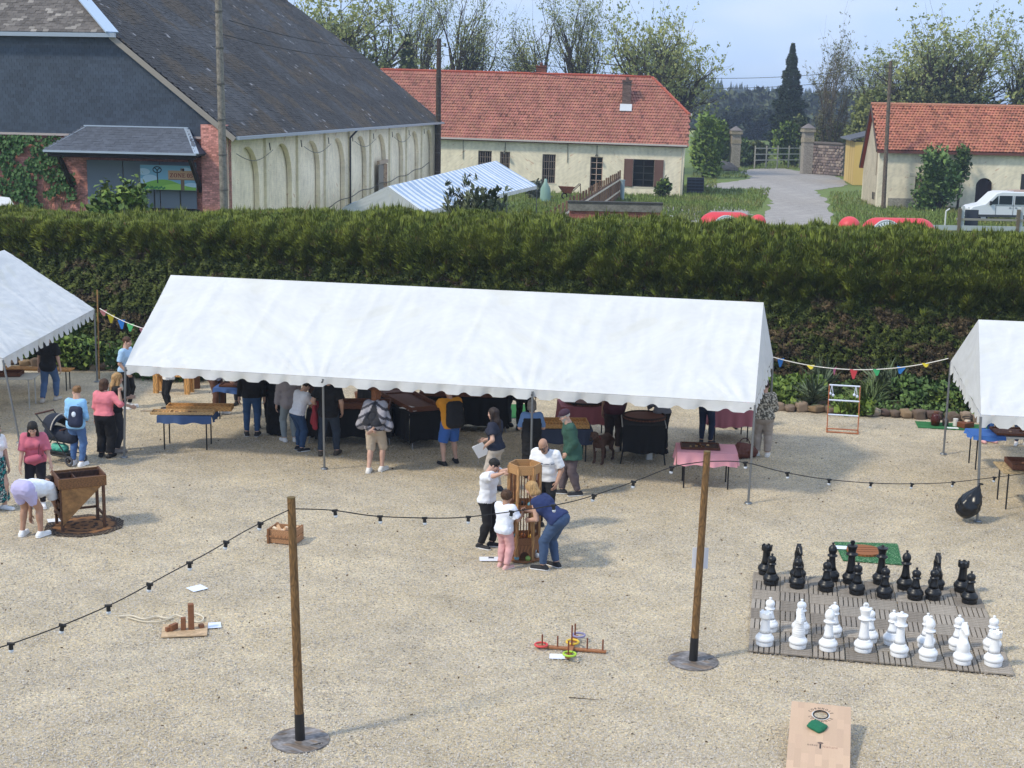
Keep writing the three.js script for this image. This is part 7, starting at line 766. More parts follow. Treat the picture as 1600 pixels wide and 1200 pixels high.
{ // the brown dog under the tent: a deep chest, jointed legs, head low
const G = gp(941, 722), d = thing('dog', 'brown short-haired dog standing under the tent beside the black-fronted table', 'dog', G, R(-28)), c = 0.011, P = [cap(V(0, 0.50, 0.16), V(0, 0.47, -0.22), 0.125, 0.105, 0.05), cap(V(0, 0.44, 0.17), V(0, 0.46, 0.02), 0.125, 0.105, 0.05), cap(V(0, 0.50, -0.22), V(0, 0.48, -0.30), 0.10, 0.08, 0.05), cap(V(0, 0.54, 0.22), V(0, 0.66, 0.42), 0.085, 0.07, 0.05), cap(V(0, 0.68, 0.44), V(0, 0.67, 0.50), 0.08, 0.07, 0.03), cap(V(0, 0.65, 0.52), V(0, 0.62, 0.63), 0.048, 0.036, 0.03)];
for (const s of [-1, 1]) { P.push(cap(V(s * 0.085, 0.42, 0.20), V(s * 0.095, 0.26, 0.18), 0.055, 0.036, 0.03), cap(V(s * 0.095, 0.26, 0.18), V(s * 0.095, 0.06, 0.20), 0.034, 0.024, 0.015), cap(V(s * 0.095, 0.04, 0.20), V(s * 0.095, 0.028, 0.25), 0.030, 0.026, 0.015), cap(V(s * 0.08, 0.44, -0.27), V(s * 0.095, 0.29, -0.22), 0.075, 0.045, 0.03), cap(V(s * 0.095, 0.29, -0.22), V(s * 0.095, 0.18, -0.35), 0.040, 0.026, 0.015), cap(V(s * 0.095, 0.18, -0.35), V(s * 0.095, 0.05, -0.33), 0.025, 0.023, 0.012), cap(V(s * 0.095, 0.035, -0.33), V(s * 0.095, 0.028, -0.28), 0.030, 0.026, 0.012), cap(V(s * 0.062, 0.72, 0.43), V(s * 0.085, 0.64, 0.46), 0.022, 0.014, 0.015)); }
P.push(cap(V(0, 0.52, -0.33), V(0.02, 0.42, -0.43), 0.028, 0.020, 0.02), cap(V(0.02, 0.42, -0.43), V(0.02, 0.28, -0.45), 0.020, 0.011, 0.02));
mesh('body', paint(meshField(P, c), (x, y, z) => { const k = 0.85 + 0.3 * n3(x * 20, y * 20, z * 20); if (z > 0.60 && y > 0.6) return [0.02, 0.016, 0.014]; if (y < 0.36 && y > 0.28 && z > 0.1 && Math.abs(x) < 0.07) return [0.5, 0.45, 0.4]; return [0.105 * k, 0.052 * k, 0.034 * k]; }), vcol(0.7), d); for (const s of [-1, 1]) { const e = mesh('eye', new THREE.SphereGeometry(0.013, 8, 8), mat(0x120c08, 0.2), d); e.position.set(s * 0.045, 0.70, 0.53); } new B().add(new THREE.TorusGeometry(0.088, 0.013, 8, 20), 0, 0.60, 0.32, Math.PI / 2 - 1.0).mesh('collar', mat(0x6d1f1f, 0.7), d);
}
// TABLES AND GAMES
const oak = wood(0xf0b872), darkOak = wood(0x6f4127), redOak = wood(0x855238), pine = wood(0xffd59a), paleWood = mat(0xdcbd98, 0.7, { map: blotch }), clothMat = (hex) => mat(hex, 0.9, { side: THREE.DoubleSide });
// face along +z; top at height h
function drape(w, d, h, drop, seed, sides = 'fblr') { // a cloth thrown over a table top, its sides hanging in folds
const parts = [new THREE.BoxGeometry(w, 0.008, d).translate(0, h + 0.006, 0)].map(norm), run = (ax, az, bx, bz, dr) => { const a = V(ax, h + 0.008, az), b = V(bx, h + 0.008, bz), L = a.distanceTo(b), nu = Math.ceil(L / 0.03), n = b.clone().sub(a).cross(V(0, 1, 0)).normalize(), P = [], I = [], U = []; for (let j = 0; j <= 5; j++) for (let i = 0; i <= nu; i++) { const t = i / nu, v = j / 5, p = a.clone().lerp(b, t); p.y -= v * (dr + 0.03 * n2(t * L * 2.2, seed)); p.addScaledVector(n, 0.006 + v * (0.025 + 0.02 * Math.sin(t * L * 22 + seed) + 0.02 * n2(t * L * 5, seed + 2))); P.push(p.x, p.y, p.z); U.push(t * L, v); } for (let j = 0; j < 5; j++) for (let i = 0; i < nu; i++) { const k = j * (nu + 1) + i, m = k + nu + 1; I.push(k, m, k + 1, m, m + 1, k + 1); } const g = new THREE.BufferGeometry(); g.setAttribute('position', new THREE.Float32BufferAttribute(P, 3)); g.setAttribute('uv', new THREE.Float32BufferAttribute(U, 2)); g.setIndex(I); g.computeVertexNormals(); parts.push(norm(g)); };
const x = w / 2, z = d / 2; if (sides.includes('f')) run(-x, z, x, z, drop); if (sides.includes('b')) run(x, -z, -x, -z, drop); if (sides.includes('r')) run(x, z, x, -z, drop); if (sides.includes('l')) run(-x, -z, -x, z, drop); return mergeGeometries(parts);
}
function foldingTable(label, at, yaw, w, d, h, o = {}) { const t = thing('folding_table', label, 'table', at, R(yaw)); new B().rbox(w, 0.04, d, 0.012, 0, h - 0.02, 0).mesh('table_top', o.top || mat(0xb9b7b2, 0.6), t); for (const x of [-1, 1]) for (const z of [-1, 1]) new B().rod([x * (w / 2 - (o.inset ?? 0.12) + (o.splay ?? 0)), 0, z * (d / 2 - 0.08)], [x * (w / 2 - (o.inset ?? 0.12)), h - 0.04, z * (d / 2 - 0.08)], 0.016, 0.016, 8).mesh('leg', o.leg || blackMetal, t); if (o.rail) new B().rod([-(w / 2 - 0.12), 0.32, d / 2 - 0.08], [w / 2 - 0.12, 0.32, d / 2 - 0.08], 0.012).mesh('stretcher', o.leg || blackMetal, t); return t; }
function tableCloth(label, at, yaw, w, d, h, drop, hex, seed, sides) { const c = mesh('tablecloth', drape(w, d, h, drop, seed, sides), clothMat(hex)); tag(c, label, 'tablecloth'); c.position.copy(at); c.rotation.y = R(yaw); return c; }
// a wooden tray board with raised rims and low cross pieces
function trayBoard(label, cat, at, yaw, w, d, y, m, o = {}) { const t = thing('game_board', label, cat, [at.x, y, at.z], R(yaw)), e = o.rim ?? 0.07; new B().box(w - 0.06, 0.02, d - 0.06, 0, 0.012, 0).mesh('bed', o.bed || m, t); for (const z of [-1, 1]) new B().rbox(w, e, 0.03, 0.006, 0, e / 2 + 0.002, z * (d / 2 - 0.015)).mesh('rim', m, t); for (const x of [-1, 1]) new B().rbox(0.03, e, d - 0.064, 0.006, x * (w / 2 - 0.015), e / 2 + 0.002, 0).mesh('rim', m, t); for (const [x0, z0, x1, z1] of o.bars || []) new B().bar([x0 * w, 0.04, z0 * d], [x1 * w, 0.04, z1 * d], 0.02, 0.035).mesh('divider', m, t); for (const [x, z, r, c] of o.pieces || []) new B().cyl(r, r, 0.02, x * w, 0.035, z * d, 14).mesh('disc', mat(c, 0.6), t); if (o.tilt) t.rotation.x = o.tilt; return t; }
{ // pale wooden games on a table with blue cloth, left of the long tent
const A = ground(294, 698), yaw = 2, h = 0.76; foldingTable('folding table with blue cloth holding two pale wooden games, left of the long tent', A, yaw, 1.15, 0.72, h); tableCloth('blue cloth sagging under the two pale wooden games', A, yaw, 1.17, 0.74, h, 0.16, 0x425c88, 4, 'fr');
trayBoard('pale wooden sliding game at the front of the blue-covered table', 'game board', A.clone().add(V(-0.06, 0, 0.14)), yaw + 1, 1.35, 0.34, h + 0.016, pine, { rim: 0.06, bars: [[-0.2, -0.4, -0.2, 0.4], [-0.45, 0, -0.2, 0]], pieces: [[-0.1, 0.1, 0.04, 0x6f4127], [0.1, -0.1, 0.04, 0x8f6a44], [0.2, 0.1, 0.04, 0x6f4127]] });
trayBoard('long pale wooden box game behind the sliding game', 'game board', A.clone().add(V(0.22, 0, -0.28)), yaw, 1.42, 0.36, h + 0.016, oak, { rim: 0.11, bars: [[-0.45, 0, 0.45, 0], [-0.1, -0.4, -0.1, 0.4]] });
const st = thing('game_stick', 'flat wooden stick jutting from the left end of the pale game', 'stick', A.clone().add(V(-0.78, h + 0.05, 0.1)), 0.1); new B().rbox(0.42, 0.015, 0.07, 0.005).mesh('lath', paleWood, st);
}
{ // wooden bench behind
const A = ground(272, 613), b = thing('wooden_bench', 'orange-brown wooden bench frame behind the child in white', 'bench', A, R(-8)); new B().box(1.1, 0.05, 0.3, 0, 0.46, 0).mesh('seat', oak, b); for (const x of [-0.42, 0.42]) { new B().box(0.12, 0.85, 0.1, x, 0.42, 0.16).mesh('leg', oak, b); new B().box(0.1, 0.45, 0.1, x, 0.22, -0.16).mesh('leg', oak, b); } new B().box(1.0, 0.08, 0.05, 0, 0.7, 0.12).mesh('backrest', oak, b);
const c = thing('brown_box', 'tall brown wooden box beside the orange-brown bench', 'box', ground(300, 606), 0.3); new B().rbox(0.4, 0.62, 0.35, 0.02, 0, 0.31, 0).mesh('case', wood(0x6d4427), c); new B().box(0.44, 0.04, 0.38, 0, 0.64, 0).mesh('lid', wood(0x5a371f), c);
const ch = thing('garden_chair', 'dark blue-black folded chair right of the brown box', 'chair', ground(316, 598), 0.4); new B().rod([-0.2, 0, 0.1], [-0.2, 0.85, -0.1], 0.016).rod([0.2, 0, 0.1], [0.2, 0.85, -0.1], 0.016).rod([-0.2, 0, -0.2], [-0.2, 0.45, 0.2], 0.016).rod([0.2, 0, -0.2], [0.2, 0.45, 0.2], 0.016).mesh('frame', blackMetal, ch); new B().rbox(0.42, 0.03, 0.38, 0.01, 0, 0.44, 0.02).mesh('seat', mat(0x1f2a3f, 0.7), ch); new B().rbox(0.42, 0.3, 0.03, 0.01, 0, 0.7, -0.06).mesh('backrest', mat(0x1f2a3f, 0.7), ch);
}
{ // blue table deeper under the tent
const A = ground(376, 652), h = 0.76; foldingTable('blue-covered table where the person in brown trousers plays', A, -4, 1.1, 0.7, h); tableCloth('small blue cloth under the dark board at the back left of the tent', A, -4, 1.12, 0.72, h, 0.1, 0x3f5f98, 8, 'f'); trayBoard('dark board on the small blue-covered table', 'game board', A, -4, 0.9, 0.5, h + 0.016, darkOak, { rim: 0.05 });
}
// black-skirted tables with long brown game boards
function skirted(label, boardLabel, clothLabel, a, b, h, w, o = {}) { const m = q3(a, b, 0.5).setY(0), d = b.clone().sub(a), L = Math.hypot(d.x, d.z), yaw = -Math.atan2(d.z, d.x) * 180 / Math.PI; foldingTable(label, m, yaw, L, w, h, { leg: mat(0x9a9a9a, 0.5), splay: 0.1 }); tableCloth(clothLabel, m, yaw, L + 0.02, w + 0.02, h, h - 0.17, 0x101013, o.seed || 1, 'fblr'); const t = trayBoard(boardLabel, 'game board', m, yaw, L * 0.97, w * 0.9, h + 0.02, redOak, { rim: 0.11, bed: wood(0x7a4a2e), bars: o.bars || [] }); return [m, yaw, L]; }
skirted('black-skirted table at the left under the long tent', 'long brown board on the left black-skirted table', 'black skirt of the left table behind the man in black', ground(484, 688), ground(612, 690), 0.78, 0.75, { seed: 3, bars: [[-0.2, -0.45, -0.2, 0.45]] });
skirted('black-skirted table running back at an angle behind the woman in the poncho', 'slanting brown board with rows of pegs beside the boy in yellow', 'black skirt of the slanting table', ground(668, 700), ground(586, 652), 0.80, 0.85, { seed: 6, bars: [[0.1, -0.45, 0.1, 0.45], [0.25, -0.45, 0.25, 0.45], [0.4, -0.45, 0.4, 0.45]] });
skirted('black-skirted table at the back right of the boy in yellow', 'long brown board behind the boy in yellow', 'black skirt of the back table', ground(655, 668), ground(792, 671), 0.80, 0.75, { seed: 9 });
{ const g = ground(662, 697).setY(0.83); for (let i = 0; i < 2; i++) { const t = thing('paper_sheet', i ? 'white sheet on the slanting table edge, nearer the hand' : 'white sheet on the slanting table edge, farther from the hand', 'paper', g.clone().add(V(-0.28 - 0.2 * (1 - i) + 0.1, 0.02, 0.12 - 0.22 * (1 - i))), 0.9); new B().box(0.3, 0.004, 0.2).mesh('sheet', mat(0xe8eaee, 0.8), t); } }
{ // small tree-like stand at the back
const G = ground(562, 622), t = thing('twig_stand', 'twiggy little stand at the back of the tent above the brown boards', 'plant stand', G), r = rng(3), b = new B(); b.rod([0, 0, 0], [0, 0.75, 0], 0.02); for (let i = 0; i < 16; i++) { const a = r() * 6.28, y = 0.5 + 0.3 * r(); b.rod([0, y, 0], [Math.cos(a) * 0.28, y + 0.1 + 0.35 * r(), Math.sin(a) * 0.28], 0.009, 0.004, 5); } b.mesh('twigs', mat(0x5b3d30, 0.9), t); new B().cyl(0.14, 0.11, 0.16, 0, 0.08, 0, 14).mesh('pot', mat(0x6c4a3a, 0.9), t); }
const rose = 0xb9737c, pinkCloth = 0xe0a0ac;
function roundBoard(label, at, y, r, m, posts) { const t = thing('round_board', label, 'game board', [at.x, y, at.z], 0); new B().cyl(r, r, 0.05, 0, 0.03, 0, 40).mesh('disc', m, t); mesh('rim', norm(new THREE.TorusGeometry(r - 0.01, 0.022, 8, 48).rotateX(Math.PI / 2).translate(0, 0.06, 0)), wood(0x3b2216), t); for (let i = 0; i < posts; i++) { const a = i / posts * 6.283 + 0.6; new B().add(new THREE.SphereGeometry(0.05, 12, 10), Math.cos(a) * (r + 0.03), 0.07, Math.sin(a) * (r + 0.03)).mesh('knob', mat(0x1b1513, 0.5), t); } return t; }
{ const A = ground(912, 682), h = 0.78; foldingTable('table with rose cloth under the round board, behind the old man', A, 4, 1.15, 0.85, h); tableCloth('rose cloth hanging in pleats under the round board behind the old man', A, 4, 1.17, 0.87, h, 0.42, 0xa8656d, 11, 'fblr'); roundBoard('big round dark board on the rose cloth behind the old man', A.clone().add(V(0.02, 0, 0)), h + 0.015, 0.47, redOak, 4); }
{ const A = ground(1003, 716), h = 0.86, t = foldingTable('black-fronted table on splayed legs under the tent', A, -3, 0.95, 1.25, h, { splay: 0.12, rail: 1 }); tableCloth('black cloth hanging almost to the rail of the splay-legged table', A, -3, 0.9, 1.27, h, 0.60, 0x121215, 15, 'fblr'); roundBoard('round dark board on the black-fronted table', A.clone().add(V(0.03, 0, -0.1)), h + 0.015, 0.46, redOak, 0); const bt = thing('white_carton', 'small white carton by the right leg of the black-fronted table', 'carton', ground(1014, 718), 0.3); new B().rbox(0.13, 0.24, 0.08, 0.01, 0, 0.12, 0).mesh('carton_body', mat(0xd9d9d6, 0.7), bt); }
{ const A = ground(1137, 684), h = 0.78; foldingTable('table with rose cloth near the right back corner of the long tent', A, 2, 1.0, 0.9, h); tableCloth('rose cloth on the table before the person in black facing the yard', A, 2, 1.02, 0.92, h, 0.42, 0xbb7580, 19, 'fblr'); trayBoard('dark tray game on the rose cloth at the back right', 'game board', A.clone().add(V(-0.05, 0, 0)), 8, 0.75, 0.6, h + 0.015, darkOak, { rim: 0.06 }); }
{ const A = ground(1101, 758), h = 0.76; foldingTable('table with pink cloth standing out in front of the long tent', A, -4, 1.12, 0.72, h); tableCloth('pale pink cloth on the table in front of the long tent', A, -4, 1.2, 0.82, h, 0.26, pinkCloth, 23, 'fblr'); trayBoard('dark framed board with small pieces on the pale pink cloth', 'game board', A.clone().add(V(-0.12, 0, -0.06)), -4, 0.78, 0.5, h + 0.015, darkOak, { rim: 0.045, bed: wood(0x4c2f22), pieces: [[-0.1, 0.1, 0.03, 0xb08a58], [0.05, 0.15, 0.025, 0x9b7446], [0.2, -0.1, 0.03, 0xc09a6a], [0, -0.2, 0.022, 0xa57e50], [-0.25, 0.2, 0.02, 0xb99a6b]], bars: [[-0.1, -0.3, 0.1, 0.3]] }); }
{ const A = ground(876, 716), h = 0.72; foldingTable('low table with dark blue cloth and pale wooden game, hidden by the old man', A, 3, 1.25, 0.8, h); tableCloth('dark blue cloth under the pale wooden game by the old man', A, 3, 1.27, 0.82, h, 0.3, 0x3a4358, 27, 'flr'); trayBoard('pale wooden game with zigzag bars left of the old man', 'game board', A, 3, 1.15, 0.72, h + 0.016, oak, { rim: 0.09, bars: [[-0.4, -0.2, -0.1, 0.1], [-0.1, 0.1, 0.15, -0.15], [0.15, -0.15, 0.4, 0.2], [-0.45, 0.3, 0.45, 0.3]] }); }
{ const G = ground(1162, 716), t = thing('leather_bag', 'reddish-brown leather bag on the gravel by the tent pole', 'bag', G, 0.3); mesh('bag', meshField([cap(V(-0.2, 0.13, 0), V(0.2, 0.13, 0), 0.14, 0.12, 0.05), cap(V(-0.1, 0.26, 0), V(0.12, 0.22, 0.02), 0.11, 0.10, 0.06)], 0.016, { noise: (x, y, z) => 0.012 * n3(x * 10, y * 10, z * 10), cuts: [[V(0, 0.005, 0), V(0, -1, 0)]] }), mat(0x5e2f22, 0.6), t); new B().add(new THREE.TorusGeometry(0.12, 0.012, 6, 18, Math.PI), 0, 0.33, 0).mesh('handle', mat(0x3d1e16, 0.6), t); }
{ const G = ground(800, 643), t = thing('green_mat', 'small green mat on the gravel behind the tent person in black coat', 'mat', G.add(V(0, 0.012, 0)), 0.1); new B().rbox(0.9, 0.012, 1.6, 0.005).mesh('pile', mat(0x2c6b38, 0.95), t); }
{ // left tent tables
const A = ground(20, 634), h = 0.76; foldingTable('white plastic folding table with a dark board under the left tent', A, 4, 1.2, 0.75, h, { top: mat(0xc3c3c0, 0.6), leg: mat(0xb9b9b6, 0.6) }); trayBoard('dark board on the white table under the left tent', 'game board', A.clone().add(V(-0.12, 0, 0)), 6, 0.75, 0.5, h + 0.004, darkOak, { rim: 0.09 });
const C = ground(40, 607), b = foldingTable('long low orange wood table at the back of the left tent', C, -3, 2.5, 0.42, 0.55, { top: wood(0xd99a4a) }); }
{ // right tent tables
const A = ground(1580, 731), h = 0.76; foldingTable('long folding table with blue cloth and brown board, right tent', A, -4, 1.9, 0.75, h, { top: mat(0xd0d0ce, 0.6) }); tableCloth('bright blue cloth showing at the left end of the brown board, right tent', A.clone().add(V(-0.62, 0, 0.0)), -4, 0.68, 0.72, h + 0.002, 0.10, 0x3a6cbb, 31, 'lf'); trayBoard('reddish-brown board with loose pieces under the right tent', 'game board', A.clone().add(V(0.12, 0, 0.02)), -4, 1.15, 0.66, h + 0.022, redOak, { rim: 0.05, pieces: [[-0.2, 0.1, 0.03, 0xd9b08a], [0.05, 0.2, 0.03, 0xc99a70], [0.2, -0.1, 0.03, 0xe0bc98], [0.3, 0.25, 0.03, 0xd2a67d]], bars: [[0, -0.1, 0.15, 0.15]] });
const C = ground(1608, 790), h2 = 0.76; foldingTable('table at the right edge carrying the big tray with pale side board', C, -5, 1.3, 0.85, h2, { top: wood(0xdcc49a) }); trayBoard('big reddish wooden tray cut by the right edge of the picture', 'game board', C.clone().add(V(0.08, 0, -0.05)), -5, 1.05, 0.7, h2 + 0.012, redOak, { rim: 0.10, bars: [[-0.4, 0.1, 0.4, 0.1]], pieces: [[-0.2, -0.2, 0.03, 0xc98a60]] }); }
{ // wooden marble cabinet on a round rug
const A = ground(132, 822), rug = thing('round_rug', 'worn brown patterned ten-sided rug under the wooden cabinet', 'rug', [A.x, 0.004, A.z]), rt = tex(512, 512, (u, v) => { const x = u - 0.5, y = v - 0.5, r = Math.hypot(x, y) * 2, a = Math.atan2(y, x), w = 0.1 * tn(u, v, 5, 3) + 0.1 * tn(u, v, 17, 5); const edge = r > 0.80, dk = Math.sin(a * 10) * 0.5 + Math.sin(r * 26 + w * 6) + w * 6 > 0.55; const fl = edge && Math.sin(a * 36) * Math.sin(r * 70) > 0.3; const k = 0.85 + 0.6 * w; return fl ? [0.52 * k, 0.46 * k, 0.38 * k] : edge ? [0.20 * k, 0.15 * k, 0.12 * k] : dk ? [0.22 * k, 0.13 * k, 0.08 * k] : [0.60 * k, 0.42 * k, 0.25 * k]; }); const g = new THREE.CylinderGeometry(0.70, 0.70, 0.014, 10); const P = g.attributes.position, u = g.attributes.uv; for (let i = 0; i < P.count; i++) u.setXY(i, P.getX(i) / 1.4 + 0.5, P.getZ(i) / 1.4 + 0.5); g.rotateY(0.2); mesh('pile', norm(g), mat(0xffffff, 0.95, { map: rt }), rug).position.y = 0.008;
const c = thing('game_cabinet', 'brown wooden game box on legs with a triangular front panel', 'game cabinet', [A.x - 0.06, 0.018, A.z + 0.02], R(28)), w = 0.78, d = 0.62, h = 0.98, br = wood(0x735039), lt = mat(0xa87c4c, 0.75, { map: blotch }); for (const x of [-1, 1]) for (const z of [-1, 1]) new B().box(0.05, h - 0.2, 0.05, x * (w / 2 - 0.03), (h - 0.2) / 2, z * (d / 2 - 0.03)).mesh('leg', br, c);
for (const z of [-1, 1]) new B().rbox(w + 0.04, 0.18, 0.03, 0.005, 0, h - 0.11, z * (d / 2 + 0.016)).mesh('side_board', wood(0x93683f), c); for (const x of [-1, 1]) new B().rbox(0.03, 0.2, d, 0.005, x * (w / 2 + 0.005), h - 0.10, 0).mesh('end_board', br, c); new B().box(w - 0.02, 0.02, d - 0.002, 0, h - 0.14, 0).mesh('tray', wood(0x5d3a24), c); new B().box(w - 0.04, 0.1, 0.02, 0, h - 0.06, -0.1).box(0.02, 0.09, d - 0.05, -0.1, h - 0.085, 0).mesh('divider', wood(0x4f3120), c);
const tri = [[-w / 2 + 0.03, 0.12], [-w / 2 + 0.03, h - 0.2], [w / 2 - 0.06, h - 0.2]]; new B().poly(tri, 0.014, new THREE.Matrix4().makeTranslation(0, 0, d / 2 - 0.006)).mesh('front_panel', lt, c); new B().poly(tri, 0.014, new THREE.Matrix4().makeTranslation(0, 0, -d / 2 - 0.008)).mesh('back_panel', lt, c); const sl = new B(); sl.bar(V(-w / 2 + 0.05, 0.13, 0), V(w / 2 - 0.08, h - 0.22, 0), d - 0.08, 0.015); sl.mesh('chute', lt, c); new B().box(0.03, 0.04, d - 0.1, w / 2 - 0.03, 0.22, 0).box(w - 0.1, 0.04, 0.03, 0, 0.24, -d / 2 + 0.03).mesh('stretcher', br, c); for (let i = 0; i < 3; i++) new B().box(0.02, 0.1, d - 0.12, -w / 2 - 0.0, 0.3 + i * 0.17, 0).mesh('slat', br, c);
for (const [x, z] of [[0.02, 0.08], [0.06, 0.18]]) new B().rbox(0.13, 0.03, 0.07, 0.005, x, h - 0.11, z).mesh('white_block', mat(0xd9d7d0, 0.7), c);
const pp = thing('paper_sheet', 'white sheet on the rug by the bending man', 'paper', ground(88, 815).add(V(0, 0.03, 0)), 0.4); new B().box(0.3, 0.004, 0.21).mesh('sheet', mat(0xe6e9ef, 0.8), pp);
}
{ // pushchair: navy hood, brown handle, four wheels
const G = ground(96, 722), p = thing('pushchair', 'black pushchair with navy hood and turquoise bag in its basket', 'pushchair', G, R(62)); const blk = mat(0x17181b, 0.5), navy = mat(0x1c2435, 0.85), tan = mat(0x5c3a2c, 0.6);
for (const [x, z, r] of [[-0.27, -0.30, 0.155], [0.27, -0.30, 0.155], [-0.2, 0.42, 0.11], [0.2, 0.42, 0.11]]) { const w = new THREE.Group(); w.name = 'wheel'; p.add(w); w.position.set(x, r + 0.005, z); w.rotation.y = Math.PI / 2; new B().add(new THREE.TorusGeometry(r - 0.022, 0.022, 8, 26)).mesh('tyre', mat(0x4b4b4e, 0.8), w); const s = new B().cyl(0.03, 0.03, 0.05, 0, 0, 0, 12, Math.PI / 2); for (let i = 0; i < 6; i++) s.rod([0, 0, 0], [Math.cos(i * 1.047) * (r - 0.03), Math.sin(i * 1.047) * (r - 0.03), 0], 0.009, 0.007, 5); s.mesh('spokes', mat(0x2a1f1b, 0.6), w); }
const f = new B(); for (const x of [-0.24, 0.24]) f.rod([x, 0.16, -0.3], [x, 0.62, 0.08], 0.014).rod([x * 0.8, 0.12, 0.42], [x, 0.62, 0.05], 0.014).rod([x, 0.6, 0.06], [x, 1.02, -0.42], 0.014).rod([x, 0.2, -0.28], [x * 0.8, 0.2, 0.36], 0.012); f.rod([-0.24, 0.16, -0.3], [0.24, 0.16, -0.3], 0.012).mesh('frame', blk, p); new B().rod([-0.25, 1.02, -0.42], [0.25, 1.02, -0.42], 0.02).mesh('handle', tan, p);
mesh('carrycot', meshField([cap(V(0, 0.62, -0.2), V(0, 0.58, 0.32), 0.18, 0.15, 0.06)], 0.016, { cuts: [[V(0, 0.74, 0), V(0, 1, 0)]] }), navy, p); const hd = new THREE.SphereGeometry(0.31, 26, 16, 0, Math.PI, 0, Math.PI * 0.62); hd.rotateX(-Math.PI / 2 + 0.35); const hp = hd.attributes.position; for (let i = 0; i < hp.count; i++) hp.setX(i, hp.getX(i) * 0.78); hd.computeVertexNormals(); hd.translate(0, 0.72, -0.12); mesh('hood', norm(hd), mat(0x1b2333, 0.85, { side: THREE.DoubleSide }), p); mesh('hood_trim', norm(new THREE.TorusGeometry(0.305, 0.014, 6, 26, Math.PI).scale(0.79, 1, 1).rotateX(0.2).translate(0, 0.73, -0.02)), mat(0xb9b2a8, 0.7), p);
new B().rod([-0.2, 0.74, 0.2], [0.2, 0.74, 0.2], 0.018).mesh('bumper_bar', tan, p); mesh('basket', meshField([cap(V(0, 0.24, -0.2), V(0, 0.24, 0.25), 0.13, 0.12, 0.03)], 0.016, { cuts: [[V(0, 0.25, 0), V(0, 1, 0)]] }), blk, p);
const tb = thing('turquoise_bag', 'turquoise bag lying in the basket of the pushchair', 'bag', G, R(62)); mesh('bag', meshField([cap(V(0, 0.30, -0.14), V(0, 0.31, 0.1), 0.10, 0.09, 0.04)], 0.014, { noise: (x, y, z) => 0.01 * n3(x * 14, y * 14, z * 14) }), mat(0x4fae98, 0.6), tb);
}
